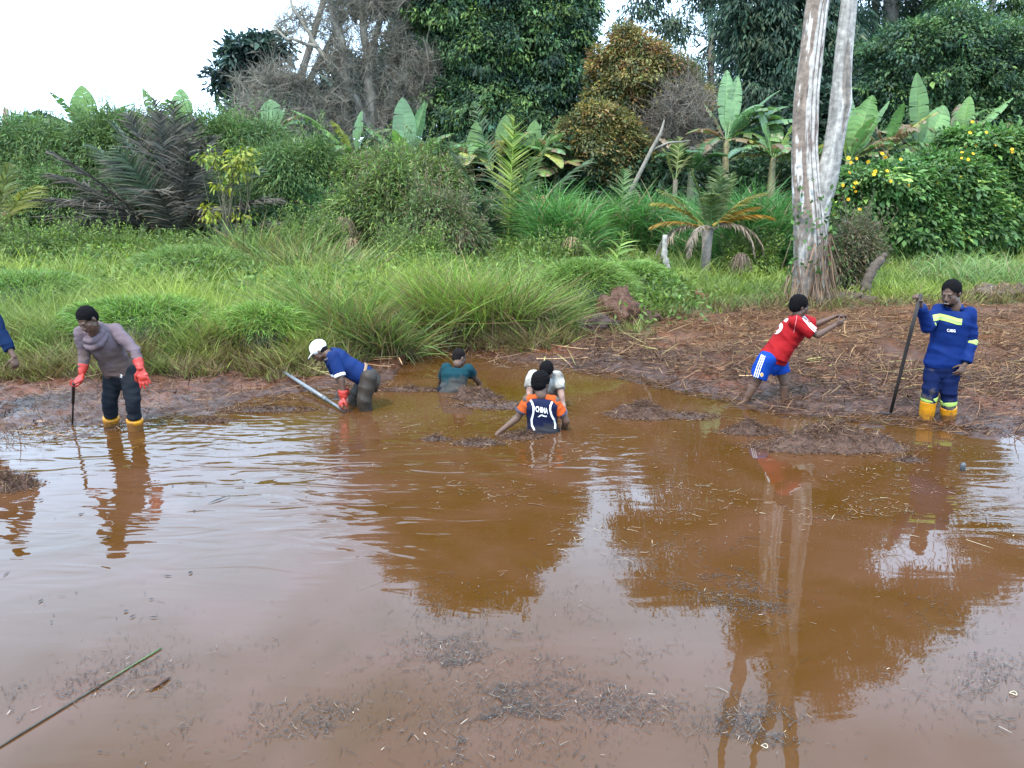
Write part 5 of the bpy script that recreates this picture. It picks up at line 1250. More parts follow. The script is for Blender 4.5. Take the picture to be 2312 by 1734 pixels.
def frame(f, up=(0, 0, 1)):
    f = Vector(f).normalized(); u = Vector(up); u = (u - f * f.dot(u)).normalized(); r = f.cross(u).normalized()
    return r, f, u
def head(parent, C, f, up, hair='short', mat=None, s=1.0, neck=None, beard=False, body=None, hairmat=None, smile=False):
    """adds head primitives to body list; makes hair, eyes, lips as children. C = centre of the skull at ear height"""
    r, f, u = frame(f, up); C = Vector(C); mat = mat or M_SKIN
    def pt(x, y, z): return C + (r * x + f * y + u * z) * s
    ax = (r, f, u)
    pr = [ell(pt(0, -.012, .035), ax, (.075 * s, .096 * s, .085 * s)), ell(pt(0, .028, -.03), ax, (.062 * s, .068 * s, .082 * s)), ell(pt(0, .058, -.088), ax, (.030 * s, .028 * s, .024 * s)),
          cap(pt(0, .092, .012), pt(0, .112, -.022), .009 * s, .013 * s), ell(pt(0, .104, -.032), ax, (.021 * s, .013 * s, .011 * s)), cap(pt(-.032, .083, .024), pt(.032, .083, .024), .011 * s, .011 * s),
          cap(pt(-.018, .090, -.060), pt(.018, .090, -.060), .011 * s, .011 * s), ell(pt(-.038, .056, -.022), ax, (.022 * s, .020 * s, .024 * s)), ell(pt(.038, .056, -.022), ax, (.022 * s, .020 * s, .024 * s)),
          ell(pt(-.077, -.005, -.004), (f, r, u), (.017 * s, .009 * s, .029 * s)), ell(pt(.077, -.005, -.004), (f, r, u), (.017 * s, .009 * s, .029 * s)),
          cap(pt(-.05, .02, -.055), pt(-.02, .055, -.088), .022 * s, .018 * s), cap(pt(.05, .02, -.055), pt(.02, .055, -.088), .022 * s, .018 * s)]
    if neck is not None: pr.append(cap(pt(0, -.02, -.03), neck, .055 * s, .062 * s))
    body.extend(pr)
    for sg in (-1, 1):
        e = MB(); e.add(*ell(pt(sg * .031, .083, .004), ax, (.0115 * s, .009 * s, .0052 * s), 12, 8)); eo = e.build('eye', M_EYE, parent, smooth=True)
        e = MB(); e.add(*ell(pt(sg * .031, .0905, .003), ax, (.0058 * s, .004 * s, .006 * s), 10, 6)); ei = e.build('iris', M_IRIS, None, smooth=True)
        ei.data.transform(Matrix.Translation(-Vector(parent_origin(parent)))); ei.parent = eo
    e = MB(); e.add(*cap(pt(-.021, .0965, -.055), pt(.021, .0965, -.055), .0055 * s, .0055 * s)); e.add(*cap(pt(-.019, .0960, -.067), pt(.019, .0960, -.067), .0065 * s, .0065 * s)); e.build('lips', M_LIP, parent, smooth=True)
    if smile:
        e = MB(); e.add(*cap(pt(-.016, .0985, -.061), pt(.016, .0985, -.061), .0045 * s, .0045 * s)); e.build('teeth', M_TEETH, parent, smooth=True)
    if hair:
        th = {'short': .008, 'crop': .003, 'afro': .026, 'tall': .016}[hair]
        hp = [ell(pt(0, -.020, .046), ax, ((.076 + th) * s, (.090 + th) * s, (.080 + th) * s)), ell(pt(0, -.045, .005), ax, ((.070 + th) * s, (.060 + th) * s, (.065 + th) * s))]
        if beard: hp.append(ell(pt(0, .046, -.085), ax, (.047 * s, .040 * s, .028 * s)))
        o = fuse('hair', hp, hairmat or M_HAIR, parent, .007, 2, folds=.005 if hair in ('afro', 'tall') else .002, ff=60)
        cattr(o, (.0055, .005, .0055) if hair != 'crop' else (.010, .008, .008))
    return pr
def cattr(o, col):
    at = o.data.color_attributes.new('Col', 'FLOAT_COLOR', 'POINT'); at.data.foreach_set('color', np.tile(np.array([*col, 1], np.float32), len(o.data.vertices)))

def hand(W_, d, palm, thumb, curl=.4, s=1.0, fat=0.0, spread=.12, curls=None):
    """wrist point, finger direction, palm normal (towards which fingers curl), thumb side -> primitives"""
    W_ = Vector(W_); d = Vector(d).normalized(); pn = Vector(palm); pn = (pn - d * pn.dot(d)).normalized(); th = Vector(thumb); th = (th - d * th.dot(d) - pn * pn.dot(th)).normalized()
    pr = []
    kn = W_ + d * .085 * s
    pr.append(cap(W_ + d * .005, W_ + d * .075 * s, .026 * s + fat, .034 * s + fat, f=(1.12, .52), side=th))
    pr.append(cap(W_ + d * .06 * s + th * .028 * s, W_ + d * .06 * s - th * .03 * s, .015 * s + fat, .014 * s + fat))
    lens = [.072, .080, .074, .058]
    for i in range(4):
        o = (1.5 - i) * .0195 * s
        b0 = kn + th * o - d * (abs(i - 1) * .004)
        fd = (d + th * (1.5 - i) * spread).normalized(); cu = (curls[i] if curls else curl * (1 + .12 * i))
        r0 = .0088 * s + fat
        a1 = cu * .9; d1 = (fd * math.cos(a1) + pn * math.sin(a1)); b1 = b0 + d1 * lens[i] * .45 * s
        a2 = cu * 2.0; d2 = (fd * math.cos(a2) + pn * math.sin(a2)); b2 = b1 + d2 * lens[i] * .32 * s
        a3 = cu * 2.8; d3 = (fd * math.cos(a3) + pn * math.sin(a3)); b3 = b2 + d3 * lens[i] * .25 * s
        pr += [cap(b0 - d * .02 * s, b1, r0, r0 * .95, ns=10), cap(b1, b2, r0 * .95, r0 * .85, ns=10), cap(b2, b3, r0 * .85, r0 * .72, ns=10)]
    t0 = W_ + d * .022 * s + th * .022 * s
    t1 = t0 + (d * .55 + th * .75 + pn * .25).normalized() * .042 * s; t2 = t1 + (d * .85 + th * .25 + pn * (.3 + curl)).normalized() * .034 * s; t3 = t2 + (d * .9 + th * -.05 + pn * (.35 + curl)).normalized() * .024 * s
    pr += [cap(t0, t1, .015 * s + fat, .011 * s + fat, ns=10), cap(t1, t2, .0105 * s + fat, .0095 * s + fat, ns=10), cap(t2, t3, .0095 * s + fat, .008 * s + fat, ns=10)]
    return pr
def arm(S, E, Wr, k=1.0, up=.052, el=.040, wr=.026, deltoid=True):
    S, E, Wr = Vector(S), Vector(E), Vector(Wr)
    pr = [cap(S, E, up * k, el * k), cap(E, Wr, el * k, wr * k), cap(E.lerp(Wr, .08), E.lerp(Wr, .42), .043 * k, .036 * k)]
    pr.append(cap(S.lerp(E, .3), S.lerp(E, .7), .050 * k, .046 * k))
    if deltoid: pr.append(ell(S, ((1, 0, 0), (0, 1, 0), (0, 0, 1)), (.062 * k, .062 * k, .062 * k)))
    return pr
def leg(H, K, A, k=1.0):
    H, K, A = Vector(H), Vector(K), Vector(A)
    return [cap(H, K, .088 * k, .056 * k), cap(K, A, .052 * k, .036 * k), cap(K.lerp(A, .15), K.lerp(A, .5), .056 * k, .050 * k), ell(K, ((1, 0, 0), (0, 1, 0), (0, 0, 1)), (.057 * k,) * 3)]
def foot(A, d, k=1.0):
    A = Vector(A); d = Vector(d).normalized(); return [cap(A + Vector((0, 0, -.05)) - d * .04, A + Vector((0, 0, -.065)) + d * .15, .042 * k, .032 * k)]
def torso(shL, shR, hL, hR, front, g=0.0, t0=-.15, t1=1.0, W_=1.0, bend=0.0, neck=True, dk=1.0, waist=1.0):
    """front: chest direction. g = extra thickness for cloth"""
    shL, shR, hL, hR = map(Vector, (shL, shR, hL, hR)); a = (hL + hR) / 2; b = (shL + shR) / 2; front = Vector(front).normalized()
    s0 = (hR - hL).normalized(); s1 = (shR - shL).normalized(); sw = (shR - shL).length / 2; ax = b - a
    prof = [(-.22, .11, .085), (-.10, .155, .105), (.05, .168, .118), (.20, .155, .108), (.38, .142 * waist, .100), (.58, .155, .108), (.78, .172, .118), (.92, .168, .105), (1.02, .135, .085), (1.08, .085, .062)]
    secs = []
    ts = np.linspace(t0, t1, 14)
    for t in ts:
        hw = np.interp(t, [p[0] for p in prof], [p[1] for p in prof]) * W_; hd = np.interp(t, [p[0] for p in prof], [p[2] for p in prof]) * dk
        s = s0.lerp(s1, min(1, max(0, t))); c = a + ax * t - front * bend * math.sin(math.pi * min(1, max(0, t)))
        secs.append((c, s, front, hw + g, hd + g))
    return [loft(secs)]

def decal(name, pts2, faces, tgt, mat, parent, sub=2, off=.004):
    """pts2: photo pixels of a print; each vertex is laid on the garment surface"""
    bm = bmesh.new(); vs = [bm.verts.new((x, y, 0)) for x, y in pts2]
    for f in faces:
        try: bm.faces.new([vs[i] for i in f])
        except ValueError: pass
    bmesh.ops.triangulate(bm, faces=bm.faces)
    for _ in range(sub):
        bmesh.ops.subdivide_edges(bm, edges=[e for e in bm.edges if e.calc_length() > 2.0], cuts=1, use_grid_fill=True); bmesh.ops.triangulate(bm, faces=bm.faces)
    org = Vector(parent_origin(parent)); bv = BVHTree.FromPolygons([v.co.copy() for v in tgt.data.vertices], [tuple(p.vertices) for p in tgt.data.polygons])
    miss = 0; last = None; bad = []
    for v in bm.verts:
        d = ray(v.co.x, v.co.y).normalized(); hit, nr, i, dist = bv.ray_cast(CAM - org, d)
        if hit is None:
            bad.append(v); continue
        v.co = hit - d * off
    if len(bad) == len(bm.verts): bm.free(); print('decal missed', name); return None
    for v in bad: bm.verts.remove(v)
    # drop faces that jump over an edge
    for f in [f for f in bm.faces if max(e.calc_length() for e in f.edges) > .12]: bm.faces.remove(f)
    me = bpy.data.meshes.new(name); bm.to_mesh(me); bm.free(); me.materials.append(mat)
    o = bpy.data.objects.new(name, me); COL.objects.link(o); o.parent = parent
    # parent is the garment's person; re-parent under the garment as a sub-part
    o.parent = tgt
    return o
def strip(pl, w):
    """polyline in pixels -> quads"""
    pl = [np.array(p, float) for p in pl]; out = []; n = len(pl)
    # resample
    q = []
    for i in range(n - 1):
        m = max(1, int(np.linalg.norm(pl[i + 1] - pl[i]) / 3))
        q += [pl[i] + (pl[i + 1] - pl[i]) * k / m for k in range(m)]
    q.append(pl[-1]); V = []; Fc = []
    for i, p in enumerate(q):
        d = q[min(i + 1, len(q) - 1)] - q[max(0, i - 1)]; d = d / (np.linalg.norm(d) + 1e-9); nrm = np.array([-d[1], d[0]])
        V += [tuple(p - nrm * w / 2), tuple(p + nrm * w / 2)]
        if i: k = 2 * i; Fc.append((k - 2, k - 1, k + 1, k))
    return V, Fc
def text_decal(txt, tl, xa, ya, tgt, mat, parent, bold=.02, name='lettering', off=.006):
    """tl: pixel of the text's left baseline; xa, ya: pixel vectors per text unit"""
    cu = bpy.data.curves.new('t', 'FONT'); cu.body = txt; cu.size = 1.0; cu.offset = bold; cu.resolution_u = 3
    to = bpy.data.objects.new('t', cu); COL.objects.link(to); dg = bpy.context.evaluated_depsgraph_get(); dg.update()
    me = bpy.data.meshes.new_from_object(to.evaluated_get(dg))
    V = [(tl[0] + v.co.x * xa[0] + v.co.y * ya[0], tl[1] + v.co.x * xa[1] + v.co.y * ya[1]) for v in me.vertices]; Fc = [tuple(p.vertices) for p in me.polygons]
    bpy.data.objects.remove(to); bpy.data.curves.remove(cu); bpy.data.meshes.remove(me)
    return decal(name, V, Fc, tgt, mat, parent, sub=3, off=off)
def person(loc, label, group='people clearing the pond'):
    return empty('person', tuple(loc), label, 'person', group)
# Each figure: joints are points in the photo at the distance where the feet meet the water, plus a depth offset.
def JY(Y): return lambda x, y, d=0.0: P(x, y, Y + d)

# ---- A: man in the hooded top, leaning on a digging bar, left
YA = G(280, 966).y; J = JY(YA)
pa = person((J(276, 966).x, YA, 0), 'man in muddy lilac hooded top, red rubber gloves and yellow boots, bending at the left')
shR, shL = J(183, 752, -.22), J(258, 744, -.10); eR, eL = J(191, 799, -.20), J(303, 788, -.22); wR, wL = J(187, 838, -.28), J(316, 828, -.34)
hR, hL = J(256, 846, .05), J(292, 843, -.02); kR, kL = J(248, 905, .0), J(300, 905, -.14); aR, aL = J(254, 985, .12), J(309, 995, -.06)
front = Vector((-.45, -1, -.35))
body = []; hC = J(199, 722, -.36); nk = J(214, 757, -.20)
head(pa, hC, (-.25, -.80, -.62), (-.30, -.35, 1), 'short', body=body, neck=nk, s=1.08)
body += torso(shL, shR, hL, hR, front, W_=.92) + arm(shR, eR, wR) + arm(shL, eL, wL) + leg(hR, kR, aR) + leg(hL, kL, aL)
body += foot(aR + Vector((0, 0, -.05)), (-.2, -1, 0)) + foot(aL + Vector((0, 0, -.05)), (.1, -1, 0))
fuse('body', body, M_SKIN, pa, .0065)
MA = cloth_mat('lilac_jersey', (.108, .080, .090), mud=.75, mudcol=(.070, .046, .036), scale=4, mz=(.55, 1.15))
sh = torso(shL, shR, hL, hR, front, g=.020, t0=.02, t1=1.04, W_=.92, waist=1.04) + [cap(shR, eR, .072, .058), cap(eR, eR.lerp(wR, .80), .056, .046, flat1=True), cap(shL, eL, .074, .060), cap(eL, eL.lerp(wL, .80), .058, .044, flat1=True),
     cap(shR.lerp(shL, .25), shR.lerp(shL, .75), .085, .085)]
so = fuse('hooded_top', sh, MA, pa, .008, folds=.008, ff=11, fdir=(shL - hL))
r, f, u = frame((-.25, -1, -.5)); cw = []
for k in range(12):
    a = k / 12 * math.tau; a2 = (k + 1) / 12 * math.tau
    q = lambda a: nk + r * math.cos(a) * .098 + f * math.sin(a) * .098 + u * (.028 - .045 * math.sin(a))
    cw.append(cap(q(a), q(a2), .034, .034))
for k in range(10):
    a = k / 10 * math.tau; a2 = (k + 1) / 10 * math.tau
    q = lambda a: nk + r * math.cos(a) * .125 + f * math.sin(a) * .125 + u * (-.03 - .05 * math.sin(a))
    cw.append(cap(q(a), q(a2), .032, .032))
fuse('hood', cw, MA, pa, .008, 3, folds=.006, ff=16, fdir=(0, 0, 1))
MP = cloth_mat('charcoal_track_trousers', (.010, .012, .016), mud=.5, mudcol=(.040, .034, .026), scale=4)
tr = [loft([(Vector(hR).lerp(hL, .5) + (Vector(shR + shL) / 2 - (hR + hL) / 2) * t, hR - hL, front, w_, d_) for t, w_, d_ in ((-.28, .13, .10), (-.12, .175, .125), (.05, .172, .128), (.13, .160, .118))])]
for h_, k_, a_ in ((hR, kR, aR), (hL, kL, aL)):
    tr += [cap(h_, k_, .102, .080), cap(k_, k_.lerp(a_, .42), .078, .070, flat1=True)]
fuse('trousers', tr, MP, pa, .008, folds=.008, ff=10, fdir=(0, 0, 1))
lace = MB(); q = J(274, 846, -.24)
for dx, dz in ((-.012, -.03), (.006, -.035), (.014, -.008), (-.010, .006)): lace.add(*cap(q, q + Vector((dx, -.01, dz)) , .0018, .0018, ns=6))
lace.build('drawstring', M_WHITE, pa)
for h_, k_, a_, nm in ((hR, kR, aR, 'R'), (hL, kL, aL, 'L')):
    b0 = k_.lerp(a_, .45); fuse('boot', [cap(b0, a_, .088, .072, flat0=True), cap(a_ + Vector((0, .03, -.04)), a_ + Vector((0, -.17, -.06)), .052, .045)], M_BOOT, pa, .008, 3, folds=.004, ff=12)
for e_, w_, di, pn, thn, cu in ((eR, wR, J(166, 892, -.34) - wR, (-.5, -.6, -.1), (-.3, -1, 0), .62), (eL, wL, J(334, 890, -.40) - wL, (-.2, 1, 0), (-1, -.1, 0), .10)):
    wv = w_ + di.normalized() * .03
    pr = [cap(e_.lerp(w_, .62), w_ + di.normalized() * .02, .056, .036, flat0=True)] + hand(w_ + di.normalized() * .02, di, pn, thn, cu, 1.28, .002)
    fuse('rubber_glove', pr, M_GLOVE, pa, .0065, 2, folds=.003, ff=18)
hb = wR + (J(171, 880, -.36) - wR).normalized() * .085
bar = MB(); bt = Vector(G(163, 976, -.12)); tp = J(166, 872, -.37)
bar.add(*tube([tp + (tp - bt).normalized() * .06, tp, tp.lerp(bt, .35)], [.016, .017, .016], 10), col=(1, 1, 1)); bar.add(*tube([tp.lerp(bt, .3), bt], [.011, .010], 10))
o = bar.build('digging_bar', M_STEEL, at=(tp.x, tp.y, 0), smooth=True); tag(o, 'thin dark iron rod held upright in the red glove of the leaning man', 'iron rod')

# ---- B: man in white cap, navy shirt, bent over, profile left
YB = G(800, 919).y; J = JY(YB)
pb_ = person((J(830, 918).x, YB, 0), 'man in a white cap and navy blue shirt bent double over the grey pipe')
shN, shF = J(752, 806, -.12), J(742, 804, .22); eN, eF = J(770, 854, -.20), J(762, 850, .25); wN, wF = J(776, 892, -.22), J(782, 888, .18)
hN, hF = J(832, 853, -.10), J(828, 853, .14); kN, kF = J(822, 905, -.16), J(800, 902, .16); aN, aF = J(836, 965, -.1), J(816, 965, .18)
front = Vector((-.35, 0, -1))
body = []; hC = J(722, 793, .06); nk = J(741, 800, .05)
head(pb_, hC, (-.80, -.10, -.62), (-.60, 0, .85), 'crop', body=body, neck=nk, s=1.0)
body += torso(shF, shN, hF, hN, front, dk=.95) + arm(shN, eN, wN) + arm(shF, eF, wF) + leg(hN, kN, aN) + leg(hF, kF, aF)
fuse('body', body, M_SKIN, pb_, .0065)
MN = cloth_mat('navy_polyester', (.005, .017, .075), mud=.4, mudcol=(.03, .03, .05), scale=4, rough=.7)
sh = torso(shF, shN, hF, hN, front, g=.022, t0=-.02, t1=1.03, dk=1.05) + [cap(shN, shN.lerp(eN, .80), .078, .070, flat1=True), cap(shF, shF.lerp(eF, .80), .078, .068, flat1=True)]
# cloth hanging below the belly
sh.append(loft([(J(790, 842, .03), Vector((0, 1, 0)), front, .13, .055), (J(765, 832, .03), Vector((0, 1, 0)), front, .14, .06), (J(818, 852, .03), Vector((0, 1, 0)), front, .14, .07)][::1]))
so = fuse('shirt', sh, MN, pb_, .008, folds=.007, ff=9, fdir=(shN - hN))
cf = MB()
for s_, e_ in ((shN, eN), (shF, eF)):
    a = s_.lerp(e_, .80); b = s_.lerp(e_, .92); V, Fs = cap(a, b, .0725, .070, flat0=True, flat1=True); cf = MB().add(V, Fs); cf.build('sleeve_cuff', M_WHITE, pb_, smooth=False)
V, Fc = strip([(737, 786), (733, 792), (733, 797)], 2.2); decal('collar_trim', V, Fc, so, M_WHITE, pb_)
V, Fc = [(731, 812), (736, 807), (739, 809), (737, 812), (738, 813), (733, 813)], [(0, 1, 2, 3, 4, 5)]; decal('shirt_emblem', V, Fc, so, M_WHITE, pb_, 1)
MS = cloth_mat('muddy_brown_shorts', (.030, .022, .016), mud=.8, mudcol=(.009, .008, .007), scale=14, rough=.5, spec=.2)
tr = [loft([(Vector(hN).lerp(hF, .5) + ((shN + shF) / 2 - (hN + hF) / 2) * t, hN - hF, front, w_, d_) for t, w_, d_ in ((-.30, .12, .10), (-.12, .175, .135), (.06, .172, .135), (.14, .165, .125))])]
for h_, k_, a_ in ((hN, kN, aN), (hF, kF, aF)): tr += [cap(h_, k_, .104, .088), cap(k_, k_.lerp(a_, .5), .086, .078, flat1=True)]
fuse('trousers', tr, MS, pb_, .008, folds=.006, ff=9, fdir=(.6, 0, 1))
c_ = Vector(hN).lerp(hF, .5); ax_ = ((shN + shF) / 2 - (hN + hF) / 2)
MB().add(*loft([(c_ + ax_ * t - front * .02, hN - hF, front, .172, .132) for t in (.10, .135, .17)])).build('waistband', flat_mat('tan_cloth', (.20, .12, .065)), pb_, smooth=True)
for e_, w_, di in ((eN, wN, J(764, 926, -.3) - wN), (eF, wF, J(786, 925, .1) - wF)):
    pr = [cap(e_.lerp(w_, .72), w_ + di.normalized() * .02, .060, .046, flat0=True)] + hand(w_ + di.normalized() * .03, di, (.4, .3, -.3), (-.3, -.8, 0), .5, 1.08, .004)
    fuse('rubber_glove', pr, M_GLOVE, pb_, .0065, 2, folds=.004, ff=16)
# cap
r, f, u = frame((-.80, -.10, -.62), (-.60, 0, .85)); MC = cloth_mat('white_cap', (.70, .69, .68), mud=.3, mudcol=(.3, .26, .22), scale=12)
hc = hC + u * .040 - f * .014
fuse('cap', [ell(hc + u * .012, (r, f, u), (.088, .112, .092)), loft([(hc + f * .09 - u * .004, r, u, .075, .012), (hc + f * .13 - u * .012, r, u, .070, .009), (hc + f * .165 - u * .022, r, u, .055, .007), (hc + f * .185 - u * .028, r, u, .03, .006)])], MC, pb_, .006, 3)
capo = pb_.children[-1]
V, Fc = strip([(703, 791), (708, 787), (713, 783)], 2.2); decal('cap_lettering', V, Fc, capo, flat_mat('grey_print', (.16, .15, .15)), pb_)
V, Fc = [(720, 768), (726, 767), (727, 773), (722, 772)], [(0, 1, 2, 3)]; decal('cap_mark', V, Fc, capo, M_IRIS, pb_, 1)
# grey pipe he is handling
pp = MB(); A_ = Vector(G(766, 920, .03)) + Vector((0, 0, .0)); B_ = P(612, 822, YB + 1.9)
pp.add(*tube([B_, B_.lerp(A_, .83)], [.024, .024], 14), col=(.13, .14, .15)); pp.add(*tube([B_.lerp(A_, .83), A_.lerp(B_, -.06)], [.018, .018], 14), col=(.13, .14, .15))
pp.add(*tube([B_.lerp(A_, .80), B_.lerp(A_, .835)], [.027, .027], 14), col=(.11, .12, .13))
M_PVC = rough_mat('grey_plastic', rough=.35, ns=20, bump=.05, vary=.15, spec=.5)
o = pp.build('plastic_pipe', M_PVC, at=tuple(B_), smooth=True); tag(o, 'long grey plastic pipe slanting from the grass into the water', 'pipe')

# ---- C: man in teal shirt, seen from behind, far
YC = G(1022, 877).y; J = JY(YC)
pc = person((J(1020, 877).x, YC, 0), 'man in a teal shirt waist deep with his back turned, farthest out in the inlet')
shL, shR = J(1008, 832, .0), J(1056, 834, -.02); eL, eR = J(994, 862, .22), J(1073, 855, .12); wL, wR = J(1016, 890, .40), J(1090, 874, .30)
hL, hR = J(1002, 884, -.10), J(1036, 884, -.12); kL, kR = J(1000, 930, .2), J(1040, 930, .2); aL, aR = J(1000, 985, .1), J(1040, 985, .1)
front = Vector((.45, 1, -.25)); body = []; hC = J(1037, 808, .10); nk = J(1033, 822, .02)
head(pc, hC, (.75, .65, -.25), (.1, .1, 1), 'crop', body=body, neck=nk, s=1.0)
body += torso(shL, shR, hL, hR, front) + arm(shR, eR, wR) + arm(shL, eL, wL) + leg(hR, kR, aR) + leg(hL, kL, aL) + hand(wR, (.4, .4, -.8), (0, 1, 0), (-1, 0, 0), .5) + hand(wL, (.3, .4, -.8), (0, 1, 0), (1, 0, 0), .5)
fuse('body', body, M_SKIN2, pc, .0065)
sh = torso(shL, shR, hL, hR, front, g=.022, t0=-.1, t1=1.04) + [cap(shR, shR.lerp(eR, .62), .078, .066, flat1=True), cap(shL, shL.lerp(eL, .62), .078, .066, flat1=True)]
fuse('shirt', sh, cloth_mat('teal_cloth', (.006, .030, .038), mud=.4, mz=(-.02, .30), mudcol=(.05, .045, .04)), pc, .008, folds=.008, ff=10, fdir=(shL - hL))
fuse('trousers', [cap(hL, kL, .10, .08), cap(hR, kR, .10, .08), cap(hL, hR, .11, .11)], MP, pc, .01, folds=.004)

# ---- D: man in muddy white shirt facing the camera, head bowed
YD = G(1235, 915).y; J = JY(YD)
pd = person((J(1235, 915).x, YD, 0), 'man in muddy white shirt with bowed head, half hidden behind the orange shouldered man')
shR, shL = J(1205, 850, -.02), J(1256, 851, -.06); eR, eL = J(1195, 882, -.15), J(1266, 884, -.18); wR, wL = J(1196, 918, -.35), J(1273, 918, -.40)
hR, hL = J(1218, 922, .12), J(1250, 922, .10); kR, kL = J(1218, 965, 0), J(1250, 965, 0); aR, aL = J(1218, 1015, .1), J(1250, 1015, .1)
front = Vector((.05, -1, -.35)); body = []; hC = J(1233, 839, -.22); nk = J(1231, 852, -.08)
head(pd, hC, (-.35, -.62, -.75), (-.10, -.72, .65), 'short', body=body, neck=nk, s=1.02)
body += torso(shL, shR, hL, hR, front) + arm(shR, eR, wR) + arm(shL, eL, wL) + leg(hR, kR, aR) + leg(hL, kL, aL) + hand(wR, (0, -.3, -1), (0, 1, 0), (1, 0, 0), .3) + hand(wL, (.1, -.3, -1), (0, 1, 0), (-1, 0, 0), .3)
fuse('body', body, skin_mat('wet_mud_smeared_skin', (.10, .050, .034), mud=.6, mz=(-.05, .5), mudcol=(.22, .13, .10)), pd, .0065)
sh = torso(shL, shR, hL, hR, front, g=.022, t0=.1, t1=1.04) + [cap(shR, shR.lerp(eR, .85), .080, .068, flat1=True), cap(shL, shL.lerp(eL, .88), .080, .070, flat1=True)]
fuse('shirt', sh, cloth_mat('muddy_white_cloth', (.30, .29, .26), mud=1.0, mudcol=(.09, .068, .052), scale=5.5, mz=(.0, .55)), pd, .008, folds=.010, ff=10, fdir=(shL - hL))
fuse('trousers', [cap(hL, kL, .10, .08), cap(hR, kR, .10, .08), cap(hL, hR, .125, .125), cap((hL + hR) / 2, (hL + hR) / 2 + Vector((0, 0, .12)), .14, .13)], cloth_mat('black_cloth', (.012, .012, .014), mud=.3), pd, .01, folds=.004)

# ---- E: man in orange and navy shirt, back to the camera
YE = G(1226, 974).y; J = JY(YE)
pe = person((J(1226, 974).x, YE, 0), 'man in navy and orange sports shirt with white lettering on the back, waist deep')
shL, shR = J(1191, 903, -.02), J(1252, 906, .0); eL, eR = J(1169, 943, -.02), J(1278, 951, .0); wL, wR = J(1122, 980, -.10), J(1268, 985, .25)
hL, hR = J(1206, 984, .02), J(1246, 984, .04); kL, kR = J(1204, 1030, .2), J(1250, 1030, .2); aL, aR = J(1204, 1090, .1), J(1250, 1090, .1)
front = Vector((.1, 1, -.15)); body = []; hC = J(1222, 866, .05); nk = J(1221, 893, .0)
head(pe, hC, (.62, .75, -.12), (.02, .0, 1), 'tall', body=body, neck=nk, s=1.05)
body += torso(shL, shR, hL, hR, front) + arm(shR, eR, wR, .98) + arm(shL, eL, wL, .98) + leg(hR, kR, aR) + leg(hL, kL, aL)
body += hand(wL, (-.55, -.3, -.75), (0, -.3, -1), (.3, -1, 0), .3) + hand(wR, (0, .5, -.8), (0, 0, -1), (-1, 0, 0), .4)
fuse('body', body, M_SKIN2, pe, .0065)
MNV = cloth_mat('navy_sports_cloth', (.008, .011, .034), mud=.35, mudcol=(.030, .028, .030), mz=(-.05, .22), scale=6, rough=.6)
MOR = cloth_mat('orange_sports_cloth', (.34, .058, .012), mud=.4, mudcol=(.12, .06, .04), scale=9)
so = fuse('shirt', torso(shL, shR, hL, hR, front, g=.022, t0=-.1, t1=1.05, W_=.98) , MNV, pe, .008, folds=.006, ff=11, fdir=(.3, 0, 1))
for s_, e_, o_ in ((shL, eL, shR), (shR, eR, shL)):
    fuse('sleeve', [cap(s_.lerp(o_, .10), s_.lerp(e_, .62), .070, .066, flat1=True), cap(s_.lerp(o_, .05), s_.lerp(o_, .26) + Vector((0, 0, .030)), .062, .044)], MOR, pe, .008, 3, folds=.006, ff=12, fdir=(e_ - s_))
    MB().add(*cap(s_.lerp(e_, .60), s_.lerp(e_, .67), .0690, .0680, flat0=True, flat1=True)).build('sleeve_hem', flat_mat('navy_hem', (.03, .03, .07)), pe, smooth=True)
for pl in ([(1196, 902), (1201, 908), (1205, 920), (1204, 934), (1200, 948), (1201, 960), (1207, 972)], [(1247, 907), (1243, 915), (1242, 925), (1245, 937), (1251, 948), (1254, 958), (1253, 968)]):
    V, Fc = strip(pl, 4.2); decal('piping', V, Fc, so, M_WHITE, pe)
text_decal('CHINA', (1209, 929), (8.8, 1.6), (0, -17.5), so, M_WHITE, pe, .03)
lg = [(1214, 942), (1219, 937), (1224, 935.5), (1230, 938), (1235, 939), (1234, 942), (1227, 941), (1223, 938.5), (1219, 941)]
decal('shirt_logo', lg, [(0, 1, 8), (1, 2, 7, 8), (2, 3, 6, 7), (3, 4, 5, 6)], so, M_WHITE, pe, 1)
fuse('trousers', [cap(hL, kL, .10, .08), cap(hR, kR, .10, .08), cap(hL, hR, .12, .12)], MP, pe, .01, folds=.004)

# ---- F: man in red shirt and blue shorts, reaching right
YF = G(1720, 913).y; J = JY(YF)
pf = person((J(1735, 913).x, YF, 0), 'man in red football shirt and blue shorts reaching both arms to the right')
shN, shF = J(1797, 727, -.14), J(1812, 724, .20); eN, eF = J(1845, 757, -.22), J(1842, 733, .22); wN, wF = J(1886, 734, -.12), J(1884, 715, .16)
hN, hF = J(1731, 812, -.08), J(1756, 812, .14); kN, kF = J(1706, 866, -.04), J(1770, 864, .10); aN, aF = J(1674, 920, .0), J(1769, 925, .12)
front = Vector((.90, .10, -.45)); body = []; hC = J(1805, 692, .04); nk = J(1802, 708, .03)
head(pf, hC, (1, .12, -.12), (.05, 0, 1), 'tall', body=body, neck=nk, s=1.05)
body += torso(shF, shN, hF, hN, front) + arm(shN, eN, wN, .95) + arm(shF, eF, wF, .95) + leg(hN, kN, aN, .95) + leg(hF, kF, aF, .95) + foot(aN, (1, -.2, 0)) + foot(aF, (1, -.2, 0))
body += hand(wN, (.9, .1, .33), (0, .9, .3), (.1, .1, 1), .35, spread=.05) + hand(wF, (1, -.1, .12), (0, -.5, -.8), (.1, -1, .2), .3, spread=.05)
fuse('body', body, M_SKIN2, pf, .006)
